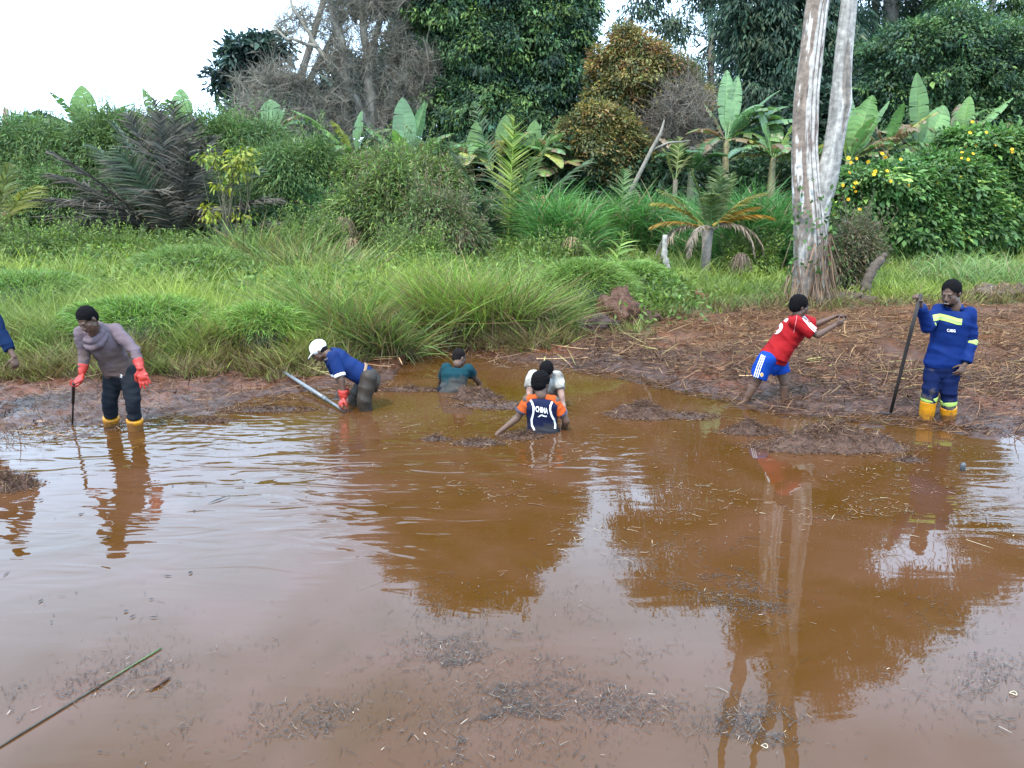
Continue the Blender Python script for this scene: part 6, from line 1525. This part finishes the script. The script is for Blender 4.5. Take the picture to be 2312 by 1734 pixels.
MRD = cloth_mat('red_football_cloth', (.22, .007, .009), mud=.4, mudcol=(.20, .03, .025), scale=5, rough=.7)
sh = torso(shF, shN, hF, hN, front, g=.035, t0=.04, t1=1.03, dk=1.05) + [cap(shN, shN.lerp(eN, .82), .085, .082, flat1=True), cap(shF, shF.lerp(eF, .75), .085, .080, flat1=True)]
c0 = (hN + hF) / 2; ax = (shN + shF) / 2 - c0
sh.append(loft([(J(1745, 806, .03), Vector((0, 1, 0)), (.95, 0, -.32), .20, .165), (J(1757, 790, .03), Vector((0, 1, 0)), (.95, 0, -.3), .19, .15), (J(1775, 762, .03), Vector((0, 1, 0)), (.95, 0, -.3), .18, .13)]))
so = fuse('shirt', sh, MRD, pf, .008, folds=.009, ff=9, fdir=(shN - hN))
for off in (0, 3.2, 6.4):
    V, Fc = strip([(1803 + off * .6, 704 - off * .1), (1815 + off * .8, 722 - off * .6), (1828 + off * .7, 738 - off), (1849 - 3 + off * .6, 755 - off * 1.2)], 1.7); decal('shoulder_stripe', V, Fc, so, M_WHITE, pf)
V, Fc = strip([(1800, 706), (1798, 722), (1792, 751)], 1.0); decal('seam', V, Fc, so, flat_mat('pink_seam', (.62, .20, .20)), pf)
V, Fc = strip([(1785, 703.5), (1793, 702), (1801, 703)], 2.4); decal('collar_trim', V, Fc, so, M_WHITE, pf)
text_decal('5', (1741, 747), (34, 20), (34, -50), so, M_WHITE, pf, .03, 'shirt_number', .010)
MBL = cloth_mat('blue_shorts_cloth', (.004, .034, .21), mud=.25, mudcol=(.03, .05, .2), scale=5, rough=.6)
tr = [loft([(c0 + ax * t, hN - hF, front, w_, d_) for t, w_, d_ in ((-.25, .13, .12), (-.1, .18, .14), (.08, .17, .135))])]
tr += [cap(hN, hN.lerp(kN, .72), .115, .108, flat1=True), cap(hF, hF.lerp(kF, .60), .112, .108, flat1=True)]
sho = fuse('shorts', tr, MBL, pf, .008, folds=.009, ff=9, fdir=(1, 0, .4))
for off in (0, 4.4, 8.8):
    V, Fc = strip([(1720 + off * .8, 800 + off * .45), (1709 + off, 828 + off * .2), (1701 + off, 854 + off * .2)], 2.0); decal('side_stripe', V, Fc, sho, M_WHITE, pf)
V = [(1720 + 4 * math.cos(a), 846 + 5 * math.sin(a)) for a in np.linspace(0, math.tau, 9)[:-1]]; decal('crest', V, [tuple(range(8))], sho, flat_mat('crest_cream', (.6, .5, .35)), pf, 1)
V = [(1720 + 2.4 * math.cos(a), 846 + 3.2 * math.sin(a)) for a in np.linspace(0, math.tau, 9)[:-1]]; decal('crest_centre', V, [tuple(range(8))], sho, flat_mat('crest_orange', (.65, .25, .03)), pf, 1, off=.007)

# ---- G: man in blue work suit leaning on a digging bar
YG = G(2110, 950).y; J = JY(YG)
pg = person((J(2112, 950).x, YG, 0), 'man in royal blue work suit with reflective bands and yellow boots standing at the right')
shR, shL = J(2120, 702, .04), J(2186, 708, -.08); eR, eL = J(2093, 738, -.10), J(2192, 769, -.06); wR, wL = J(2076, 684, -.22), J(2178, 824, -.18)
hR, hL = J(2112, 822, .04), J(2146, 824, -.04); kR, kL = J(2101, 880, -.03), J(2142, 880, -.08); aR, aL = J(2087, 965, .04), J(2141, 968, .0)
front = Vector((-.35, -1, -.02)); body = []; hC = J(2147, 663, -.05); nk = J(2155, 696, -.02)
head(pg, hC, (-.78, -.66, -.30), (-.12, -.10, 1), 'short', body=body, neck=nk, s=1.18, beard=True, smile=True)
body += torso(shL, shR, hL, hR, front, W_=1.0) + arm(shR, eR, wR) + arm(shL, eL, wL) + leg(hR, kR, aR) + leg(hL, kL, aL) + foot(aR, (-.3, -1, 0)) + foot(aL, (0, -1, 0))
body += hand(wR, (-.45, -.30, .85), (-.8, -.3, -.9), (-.1, -1, 0), .75, 1.1) + hand(wL, (-.55, -.3, -.75), (-.3, .9, 0), (-.8, -.3, .4), .45, 1.1)
fuse('body', body, M_SKIN, pg, .0065)
MW = cloth_mat('royal_blue_drill', (.0035, .015, .085), mud=.5, mudcol=(.020, .035, .11), scale=4, rough=.75)
MW2 = cloth_mat('blue_drill_trousers', (.004, .009, .040), mud=.6, mudcol=(.09, .075, .055), scale=5, mz=(.05, .40))
sh = torso(shL, shR, hL, hR, front, g=.028, t0=-.04, t1=1.03, W_=1.02, waist=1.10) + [cap(shR, eR, .080, .068), cap(eR, eR.lerp(wR, .86), .066, .054, flat1=True), cap(shL, eL, .082, .070), cap(eL, eL.lerp(wL, .88), .068, .060, flat1=True)]
so = fuse('jacket', sh, MW, pg, .008, folds=.008, ff=9, fdir=(.3, 0, 1))
# collar
r, f, u = frame((-.6, -1, 0)); cl = []
for k in range(9):
    a = math.radians(-60 + k * 30); a2 = math.radians(-60 + (k + 1) * 30)
    q = lambda a: nk + Vector((0, 0, .012)) + r * math.cos(a) * .078 - f * math.sin(a) * .07 + u * (.025 * math.sin(a))
    cl.append(cap(q(a), q(a2), .020, .020))
fuse('collar', cl, MW, pg, .007, 2)
tr = [loft([((hR + hL) / 2 + Vector((0, 0, t)), hR - hL, front, w_, d_) for t, w_, d_ in ((-.14, .12, .11), (-.05, .17, .13), (.10, .165, .125))])]
for h_, k_, a_, e_ in ((hR, kR, aR, .33), (hL, kL, aL, .48)): tr += [cap(h_, k_, .105, .088), cap(k_, k_.lerp(a_, e_), .086, .078, flat1=True)]
fuse('trousers', tr, MW2, pg, .008, folds=.009, ff=10, fdir=(0, 0, 1))
for k_, a_, e_ in ((kR, aR, .28), (kL, aL, .42)):
    fuse('boot', [cap(k_.lerp(a_, e_), a_, .088, .072, flat0=True), cap(a_ + Vector((0, .03, -.05)), a_ + Vector((-.03, -.17, -.07)), .052, .045)], M_BOOT, pg, .008, 3, folds=.003, ff=9)
M_HIV = flat_mat('reflective_lime_tape', (.33, .46, .11), .6, .1); M_SIL = flat_mat('silver_tape', (.20, .26, .16), .5)
V, Fc = strip([(2107, 718), (2122, 715), (2140, 719), (2162, 726), (2172, 727)], 14); decal('reflective_band', V, Fc, so, M_HIV, pg, off=.004)
V, Fc = strip([(2107, 719), (2122, 716), (2140, 720), (2162, 727), (2172, 728)], 1.8); decal('band_line', V, Fc, so, M_SIL, pg, off=.007)
def band(A, B, t0, t1, ra, rb, nm='reflective_band', m=None):
    MB().add(*cap(Vector(A).lerp(B, t0), Vector(A).lerp(B, t1), ra, rb, flat0=True, flat1=True, ns=26)).build(nm, m or M_HIV, pg, smooth=False)
band(eL, wL, .00, .20, .0735, .072); band(eL, wL, .09, .11, .0755, .0750, 'band_line', M_SIL)
band(shR, eR, .78, .95, .0745, .0725)
band(kR, aR, .16, .27, .0895, .0875); band(kL, aL, .24, .36, .0885, .0865)
text_decal('C.M3G', (2138, 748.5), (6.6, .6), (0, -8.5), so, M_WHITE, pg, .035)
bar = MB(); tp = wR + Vector((-.055, -.085, .055)); bt = Vector(G(2011, 932, .10))
bar.add(*tube([tp + Vector((.012, 0, .05)), tp.lerp(bt, .3), tp.lerp(bt, .7), bt], [.019, .020, .019, .018], 12), col=(1, 1, 1))
bar.add(*tube([bt, bt + Vector((-.03, -.01, -.012)), bt + Vector((-.09, -.02, -.004)), bt + Vector((-.13, -.02, .012))], [.018, .017, .013, .006], 10))
o = bar.build('crowbar', M_STEEL, at=(bt.x, bt.y, 0), smooth=True); tag(o, 'tall dark iron bar with bent tip gripped by the man in blue', 'iron rod')

# ---- H: man cut by the left edge: only an arm in navy sleeve shows
YH = 8.7; J = JY(YH)
ph = person((J(-60, 960).x, YH, float(ground(J(-60, 960).x, YH, False))), 'person cut off by the left edge, only a navy sleeve and one hand showing')
shR, shL = J(-95, 700, .1), J(-18, 712, -.08); eR, eL = J(-110, 770, 0), J(8, 764, -.15); wR, wL = J(-90, 830, -.2), J(32, 806, -.22)
hR, hL = J(-88, 820, .1), J(-48, 822, 0); kR, kL = J(-90, 880, .05), J(-50, 880, -.05); aR, aL = J(-90, 935, .1), J(-48, 938, 0)
front = Vector((.3, -1, -.2)); body = []
head(ph, J(-50, 650, -.1), (.6, -.7, -.4), (0, 0, 1), 'short', body=body, neck=J(-56, 690, 0))
body += torso(shL, shR, hL, hR, front) + arm(shR, eR, wR) + arm(shL, eL, wL) + leg(hR, kR, aR) + leg(hL, kL, aL) + foot(aR, (0, -1, 0)) + foot(aL, (0, -1, 0))
body += hand(wL, J(37, 838, -.25) - wL, (-.6, .5, -.2), (-.3, -1, 0), .5, 1.05) + hand(wR, (0, -.2, -1), (1, 0, 0), (0, -1, 0), .4)
fuse('body', body, M_SKIN, ph, .0065)
MH = cloth_mat('dark_navy_sweatshirt', (.004, .013, .042), mud=.15)
fuse('sweatshirt', torso(shL, shR, hL, hR, front, g=.025, t0=-.05, t1=1.03) + [cap(shR, eR, .078, .064), cap(eR, eR.lerp(wR, .8), .062, .052, flat1=True), cap(shL, eL, .080, .066), cap(eL, eL.lerp(wL, .62), .064, .056, flat1=True)], MH, ph, .008, folds=.009, ff=10, fdir=(0, 0, 1))
fuse('trousers', [cap(hL, kL, .105, .08), cap(kL, aL, .078, .065), cap(hR, kR, .105, .08), cap(kR, aR, .078, .065), cap(hL, hR, .13, .13)], MP, ph, .01, folds=.006)
# ------------------------------------------------------------------ mud field litter
def litter(name, label, n, x0, x1, y0, y1, cond, L, W, cols, tilt=.18, zoff=.012, power=1.0, bias=(1, .35)):
    x, y = scatter(n, x0, x1, y0, y1, cond, power); n = len(x)
    z = np.maximum(ground(x, y), 0.0) + zoff * (1 + RNG.random(n))
    a = RNG.normal(0, 1, (n, 2)) * np.array(bias)
    d = np.stack([a[:, 0], a[:, 1], RNG.normal(0, tilt, n)], -1)
    ck = RNG.integers(0, len(cols), n); c = np.array(cols)[ck] * np.exp(RNG.normal(0, .3, (n, 1)))
    le = L * np.exp(RNG.normal(0, .5, n))
    mb = MB(); side = norm(np.cross(norm(d), [0, 0, 1.0]) + rndu(n) * .5)
    mb.add(*blades(np.stack([x, y, z], -1), d, le, W * np.exp(RNG.normal(0, .3, n)), rndu(n) * .25 * np.array([1, 1, .4]), 3, side=side, col=c, prof=lambda t: 1 - t ** 4 * .7))
    o = mb.build(name, M_DRY); tag(o, label, 'litter', kind='stuff'); return o
HAYC = [(.15, .080, .036), (.115, .058, .026), (.085, .044, .024), (.055, .028, .018), (.19, .115, .055)]
DKC = [(.062, .031, .020), (.095, .050, .030), (.038, .02, .014), (.14, .08, .045)]
litter('straw_litter', 'matted brown straw and cut stalks drying on the mud at right', 75000, 1.2, 14, 9.2, 17.5,
       lambda x, y: (y > shore(x) + 1.1 + (fbm(x, y, 1.5, 2, 4) - .5) * 2) & (y < vegl(x) + .7) & (x < .74 * y) & (fbm(x, y, 1.7, 3, 66) > .34), .11, .009, HAYC, .22, .014)
litter('mud_litter', 'dark rotting stalks pressed into the wet mud at right', 26000, 1.0, 9, 8, 14, lambda x, y: (y > shore(x) - .4) & (y < shore(x) + 3.0), .13, .009, DKC, .25, .008)
litter('mud_litter', 'dark rotting stalks and roots on the mud strip at left', 26000, -9, 1.4, 7.5, 14, lambda x, y: (y > shore(x) - .5) & (y < vegl(x) + .25), .11, .008, DKC + [(.16, .10, .06)], .30, .008)
litter('cut_stalks', 'longer yellow green cut reed stalks scattered along the mud behind the man in red', 330, .6, 9, 9.4, 13.5,
       lambda x, y: (y > shore(x) + .9) & (y < shore(x) + 3.6) & (fbm(x, y, .9, 2, 14) > .47), .42, .016, [(.24, .21, .07), (.20, .18, .06), (.22, .14, .07)], .10, .03, bias=(1, .22))
litter('cut_stalks', 'fallen dry reed stalks at the mouth of the inlet', 170, -3.4, 1.4, 10.6, 13.2, lambda x, y: y > shore(x) - .2, .5, .014, [(.28, .17, .09), (.2, .11, .06), (.33, .27, .10)], .10, .03, bias=(1, .3))

# mounds of dredged mud and roots standing in the water
def mound(label, px, py, rx, ry, h, nf, seed, col=(.060, .030, .019)):
    """px, py centre at the water line; rx, ry in photo pixels"""
    c = G(px, py); s = c.y / F; RX = rx * s; RY = ry * s * 3.0
    nr, na = 26, 72; V = []; Q = []
    for i in range(nr + 1):
        u = i / nr
        for j in range(na):
            a = j / na * math.tau
            k = 1 + .28 * noise.noise(Vector((math.cos(a) * 1.6 + seed, math.sin(a) * 1.6, seed))) + .10 * noise.noise(Vector((math.cos(a) * 6 + seed, math.sin(a) * 6, seed)))
            x = c.x + math.cos(a) * RX * u * k * 1.15; y = c.y + math.sin(a) * RY * u * k * 1.15
            n1 = noise.noise(Vector((x * 3.5, y * 3.5, seed))); n2 = noise.noise(Vector((x * 11, y * 11, seed))); n3 = noise.noise(Vector((x * 30, y * 30, seed)))
            z = h * (1 - u ** 2.2) * (.75 + .9 * n1) + h * .35 * n2 * (1 - u ** 6) + .018 * n3 - .03 * u ** 3 - (.10 if i == nr else 0) - .012
            V.append((x, y, z))
    for i in range(nr):
        for j in range(na): Q.append((i * na + j, i * na + (j + 1) % na, (i + 1) * na + (j + 1) % na, (i + 1) * na + j))
    V = np.array(V); root = empty('mud_mound', (c.x, c.y, 0), label, 'mud mound', 'heaps of dredged mud in the water')
    mb = MB(); mb.add(V, np.array(Q), np.array(col)); mb.build('mud', M_MUDLUMP, root, smooth=True)
    k = RNG.integers(0, len(V) - na, nf); B = V[k] + np.array([0, 0, .004]); B[:, 2] = np.maximum(B[:, 2], .003)
    cc = np.array(DKC + [(.19, .125, .07)])[RNG.choice(5, nf, p=[.34, .26, .2, .12, .08])] * np.exp(RNG.normal(0, .25, (nf, 1)))
    d = rndu(nf) * np.array([1, 1, .45]) + np.array([0, 0, .12])
    mb = MB(); mb.add(*blades(B, d, .045 + .10 * RNG.random(nf) ** 2, .0065, rndu(nf) * .5 + np.array([0, 0, -.3]), 3, col=cc)); mb.build('roots', M_DRY, root)
    # crumbs floating round it
    m = nf // 2; a = RNG.random(m) * math.tau; r_ = .92 + RNG.exponential(.16, m)
    B = np.stack([c.x + np.cos(a) * RX * r_, c.y + np.sin(a) * RY * r_, np.full(m, .004)], -1)
    mb = MB(); mb.add(*leaves(B, rndu(m) * np.array([1, 1, .05]), rndu(m) * np.array([1, 1, .1]), .02 + .04 * RNG.random(m), .008 + .012 * RNG.random(m), np.array(DKC)[RNG.integers(0, 4, m)])); tag(mb.build('floating_crumbs', M_DRY, root), kind='stuff')
mound('long dark heap of mud and roots in the water at the right', 1870, 1008, 160, 17, .25, 3200, 1.3)
mound('low arm of mud reaching left from the long heap at the right', 1700, 975, 66, 9, .13, 1100, 2.1)
mound('dark mound with grassy top between the orange shirted man and the man in red', 1455, 937, 76, 12, .19, 1600, 3.7)
mound('flat wet mud patch beside the grassy topped mound', 1560, 940, 60, 9, .05, 500, 4.4, (.06, .036, .028))
mound('dark clod heap just below the man in teal', 1075, 898, 50, 9, .17, 1000, 5.2)
mound('wide low grey mud bank left of the white shirted man', 1120, 915, 95, 12, .06, 900, 6.6, (.06, .038, .03))
mound('rounded mud lump below the outstretched arm of the orange shirted man', 1080, 1000, 52, 8, .06, 500, 7.1, (.065, .04, .03))
mound('small rooty mud clump touching the hand of the orange shirted man', 1175, 985, 45, 9, .06, 700, 8.5)
mound('spiky root clump sitting in the water at the left edge', 18, 1098, 58, 13, .15, 1400, 9.4)
mound('low mud lump left of the outstretched arm', 985, 992, 30, 5, .04, 250, 10.2, (.06, .038, .03))
mound('thin mud bar in the shallows behind the leaning man', 600, 925, 110, 9, .045, 800, 11.8, (.055, .034, .026))
mound('small mud lump in the shallows left of the man in the white cap', 480, 950, 45, 6, .05, 400, 12.9)
mound('small mud lump between the long heap and the right edge', 2050, 1040, 32, 5, .035, 200, 13.3, (.055, .036, .03))
mound('mud bar lying behind the white capped man', 930, 880, 75, 7, .05, 600, 14.2)

# clods and cut bank
def clod(name, label, px, py, Y, r, sx, sz, col, seed, nf=300, cat='earth bank', rootcol=(.06, .035, .025)):
    c = P(px, py, Y); gz = float(ground(c.x, Y)); V, Fs = ell((c.x, Y, gz), ((1, 0, 0), (0, 1, 0), (0, 0, 1)), (r * sx, r, r * sz), 60, 36)
    for i in range(len(V)):
        p = Vector((V[i] - np.array([c.x, Y, gz])) / r); k = 1 + .35 * noise.noise(p * 2 + Vector((seed, 0, 0))) + .18 * noise.noise(p * 6 + Vector((seed, 0, 0))) + .07 * noise.noise(p * 16)
        V[i] = np.array([c.x, Y, gz]) + (V[i] - np.array([c.x, Y, gz])) * k
    root = empty(name, (c.x, Y, gz), label, cat)
    mb = MB(); mb.add(V, Fs, np.array(col)); mb.build('earth', M_MUDLUMP, root, smooth=True)
    k = RNG.integers(0, len(V), nf); kk = V[k][:, 2] > gz
    B = V[k][kk]; nf = len(B)
    mb = MB(); mb.add(*blades(B, norm(B - np.array([c.x, Y, gz])) + rndu(nf) * .8, .12 + .25 * RNG.random(nf), .009, np.array([0, 0, -1.2]), 4, col=colmix(rootcol, nf, .1, .4))); mb.build('roots', M_DRY, root)
clod('earth_bank', 'cut dark earth lump with hanging roots at the foot of the bright green hummock', 1395, 745, 14.6, .50, .9, 1.1, (.075, .034, .02), 1.1, 700, rootcol=(.11, .065, .04))
clod('earth_bank', 'low cut dark earth edge right of the sedges', 1330, 770, 14.0, .30, 1.7, .8, (.045, .026, .02), 2.3, 600, rootcol=(.09, .055, .035))
clod('earth_bank', 'low crumbled earth edge beside the reddish clod', 1450, 762, 14.6, .22, 1.8, .7, (.06, .032, .022), 4.3, 400, rootcol=(.10, .06, .04))
clod('earth_clod', 'reddish brown clod of earth on the mud near the white stump', 1573, 712, 16.4, .20, 1.1, .8, (.13, .048, .024), 3.2, 60, 'clod')
clod('earth_bank', 'dark earth shoulder with dead creepers left of the snag', 1900, 700, 16.2, .30, 2.2, .6, (.06, .04, .025), 5.2, 900, rootcol=(.15, .10, .06))
clod('earth_bank', 'low bank of brown dead grass at the far right', 2270, 690, 16.5, .35, 3.2, .9, (.07, .045, .028), 6.2, 1500, rootcol=(.18, .13, .07))

# white forked stump and dark snag
def stick(name, label, pxs, Y, rads, col, cat, extra=()):
    pts = [P(a, b_, Y + d) for a, b_, d in pxs]; base = pts[0]
    sm, sr = [], []
    for i in range(len(pts) - 1):
        for k in range(5):
            t = k / 5; sm.append(pts[i].lerp(pts[i + 1], t) + Vector(RNG.normal(0, .008, 3))); sr.append((rads[i] * (1 - t) + rads[i + 1] * t) * (1 + .12 * RNG.normal()))
    sm.append(pts[-1]); sr.append(rads[-1])
    mb = MB(); mb.add(*tube(sm, sr, 14), col=col)
    for ex, er in extra: mb.add(*tube([P(a, b_, Y + d) for a, b_, d in ex], er, 8), col=col)
    o = mb.build(name, M_BARK, at=tuple(base), smooth=True); tag(o, label, cat); return o
stick('stump_post', 'whitish crooked dead stem standing in the grass left of the orange tipped palm', [(1520, 680, 0), (1518, 640, 0), (1508, 605, 0), (1500, 575, 0), (1502, 530, 0)], 18.2, [.075, .07, .06, .07, .055], (.24, .22, .19), 'stump')
stick('dead_snag', 'dark forked rotten snag leaning right behind the mud', [(1960, 712, 0), (1958, 670, 0), (1955, 640, 0), (1968, 612, 0), (1985, 590, 0), (2000, 574, 0)], 16.8, [.10, .09, .10, .11, .09, .04], (.085, .065, .05), 'stump',
      extra=[([(1955, 640, 0), (1945, 660, -.05), (1940, 700, -.1)], [.05, .035, .03]), ([(1962, 660, 0), (1968, 690, -.1), (1966, 715, -.15)], [.02, .018, .015])])

# ------------------------------------------------------------------ things floating on the water
def floaters(name, label, cl, L, W, cols, leafy=False, z=.006, bias=None, cat='floating debris'):
    """cl: (px, py, sx, sy, n) clusters in photo pixels laid on the water plane"""
    X = []
    for (px, py, sx_, sy_, n) in cl:
        a = RNG.normal(px, sx_, n); b = RNG.normal(py, sy_, n)
        # string-like drift: bend positions by noise
        b = b + 26 * np.sin(a * .013 + py) ; b = np.clip(b, 800, 1900)
        for u, v in zip(a, b): X.append(tuple(G(u, v))[:2])
    X = np.array(X); q = fbm(X[:, 0], X[:, 1] * 1.6, 2.2, 3, 51) ; X = X[(q > .51) | (RNG.random(len(X)) < .12)]
    keep = ground(X[:, 0], X[:, 1]) < -.01; X = X[keep]; n = len(X)
    B = np.column_stack([X, np.full(n, z) + RNG.random(n) * .004])
    c = np.array(cols)[RNG.integers(0, len(cols), n)] * np.exp(RNG.normal(0, .3, (n, 1))); le = L * np.exp(RNG.normal(0, .55, n))
    an = RNG.random(n) * math.tau
    if bias is not None: an = RNG.normal(bias, .7, n)
    d = np.stack([np.cos(an), np.sin(an), RNG.normal(0, .02, n)], -1)
    mb = MB()
    if leafy: mb.add(*leaves(B, d, np.stack([-np.sin(an), np.cos(an), 0 * an], -1), le, W * np.exp(RNG.normal(0, .4, n)), c, .1))
    else: mb.add(*blades(B, d, le, W * np.exp(RNG.normal(0, .3, n)), np.stack([-np.sin(an), np.cos(an), 0 * an], -1) * RNG.normal(0, .25, (n, 1)), 3, side=np.stack([-np.sin(an), np.cos(an), 0 * an], -1), col=c, prof=lambda t: 1 - t ** 5 * .6))
    o = mb.build(name, M_DRY); tag(o, label, cat, kind='stuff'); return o
NEAR = [(1010, 1470, 60, 60, 170), (1080, 1560, 110, 50, 330), (960, 1640, 170, 50, 260), (1180, 1650, 120, 45, 330), (1400, 1600, 90, 60, 170), (1690, 1660, 70, 35, 130), (320, 1540, 130, 35, 90), (100, 1560, 60, 25, 40), (640, 1600, 260, 60, 130), (2260, 1560, 60, 50, 90),
        (1480, 1330, 110, 35, 170), (1700, 1360, 60, 25, 110), (1560, 1250, 120, 30, 120), (1120, 1300, 60, 20, 60), (2250, 1360, 60, 30, 60), (1900, 1560, 200, 80, 60), (700, 1450, 300, 80, 40), (2100, 1430, 130, 60, 50)]
MIDW = [(1250, 1140, 160, 40, 170), (1700, 1120, 300, 40, 330), (2130, 1110, 150, 50, 260), (2000, 1180, 150, 30, 150), (1050, 1080, 200, 50, 160), (1400, 1050, 200, 30, 200), (1150, 950, 260, 25, 260), (900, 960, 180, 25, 160), (1500, 1190, 120, 30, 130), (700, 990, 120, 20, 60), (640, 1060, 140, 25, 50), (2200, 1020, 80, 30, 90)]
sc_ = lambda cl, k: [(a, b, c, d, int(n * k)) for a, b, c, d, n in cl]
floaters('floating_straw', 'pale bits of straw floating on the near water', sc_(NEAR, .22), .026, .0026, [(.26, .20, .14), (.17, .12, .085), (.09, .06, .045), (.34, .28, .22)])
floaters('floating_shreds', 'thin dark shreds of rotten reed drifting on the near water', sc_(NEAR, 3.4), .032, .0022, [(.05, .042, .036), (.035, .028, .024), (.10, .075, .055)])
floaters('floating_specks', 'dark specks of rotten leaf floating in drifts on the near water', sc_(NEAR, 9.0), .0090, .0040, [(.045, .04, .04), (.07, .058, .055), (.03, .025, .024)], leafy=True)
floaters('floating_straw', 'straw and root shreds floating round the wading men', sc_(MIDW, .8), .045, .0045, [(.20, .13, .08), (.12, .065, .04), (.07, .04, .028), (.26, .20, .13)], bias=0.0)
floaters('floating_specks', 'brown foam flecks and crumbs on the middle of the pond', sc_(MIDW, 1.6), .014, .007, [(.15, .09, .055), (.07, .042, .03), (.2, .15, .11)], leafy=True)
# drifting dark leaf shreds on the bright water at the left
floaters('floating_leaves', 'dark slivers of leaf drifting on the bright water at left', [(330, 1330, 40, 25, 14), (260, 1180, 120, 40, 18), (120, 1300, 60, 60, 10), (500, 1150, 120, 40, 16), (400, 1090, 90, 20, 12)], .05, .014, [(.03, .022, .02)], leafy=True, bias=.5)

# green reed stem across the near left corner
def near_stick():
    A_ = Vector(G(-60, 1722, .004)); B_ = Vector(G(364, 1463, .006)); K = Vector(G(218, 1552, .005)); mb = MB()
    pts = [A_, A_.lerp(K, .5) + Vector((0, 0, .002)), K, K.lerp(B_, .5) + Vector((0, .004, 0)), B_]
    V, Fs = tube(pts, [.0062, .0062, .0062, .0052, .0042], 10); t = np.clip((V[:, 0] - K.x) / (B_.x - K.x), 0, 1)[:, None]
    C = np.array([.055, .045, .035]) * (1 - t) + np.array([.10, .16, .05]) * t; mb.add(V, Fs, C)
    root = mb.build('reed_stem', M_BARK, at=tuple(A_), smooth=True); tag(root, 'long green and brown reed stem lying across the water in the near left corner', 'stem')
    kb = MB(); kb.add(*ell(K, ((1, 0, 0), (0, 1, 0), (0, 0, 1)), (.016, .012, .011), 12, 8), col=(.06, .035, .025))
    n = 9; kb.add(*leaves(np.tile(np.array(K), (n, 1)), np.array([[RNG.normal(0, .6), -1 + RNG.random(), RNG.normal(0, .25)] for _ in range(n)]), rndu(n), .045, .014, colmix((.10, .045, .025), n)))
    kb.add(*prisms(np.tile(np.array(K), (4, 1)), np.array(K) + np.array([[.03, .015, .015], [-.02, .02, .02], [.02, -.03, .012], [.045, .0, .01]]), .003, .0015, (.05, .03, .02)))
    kb.build('withered_node', M_DRY, root)
near_stick()
c = G(362, 1542, .008); mb = MB(); d = Vector((.030, .052, 0)); mb.add(*tube([c - d, c - d * .2 + Vector((.004, 0, .004)), c + d * .5, c + d], [.004, .011, .010, .003], 10), col=(.075, .04, .03)); mb.add(*leaves(np.array([c - d] * 2), np.array([[-1, -.5, 0], [-.6, .4, .1]]), rndu(2), .03, .01, (.12, .06, .04)))
o = mb.build('seed_pod', M_BARK, at=tuple(c), smooth=True); tag(o, 'small brown curled leaf floating right of the reed stem', 'leaf')
def ring(label, px, py, r):
    c = G(px, py, .008); mb = MB(); pts = [c + Vector((math.cos(a) * r * 1.2, math.sin(a) * r, .004 * math.sin(a * 2))) for a in np.linspace(0, math.tau, 25)]
    mb.add(*tube(pts, [r * .16] * 25, 8, cap=False), col=(.42, .33, .22)); o = mb.build('stem_ring', M_BARK, at=tuple(c), smooth=True); tag(o, label, 'ring')
ring('pale ring of cut stem floating near the right edge', 2288, 1565, .014)
ring('second pale stem ring floating low between the trunk reflections', 1726, 1684, .012)
c = G(2173, 1062, .0); mb = MB(); mb.add(*tube([c + Vector((0, 0, -.03)), c + Vector((0, 0, .055)), c + Vector((0, 0, .068))], [.024, .024, .020], 18), col=(.045, .05, .055)); mb.add(*tube([c + Vector((0, 0, .068)), c + Vector((0, 0, .074))], [.018, .018], 18), col=(.08, .085, .09))
o = mb.build('tin_can', M_PVC, at=tuple(c), smooth=True); tag(o, 'small dark metal can bobbing upright near the right edge', 'can')
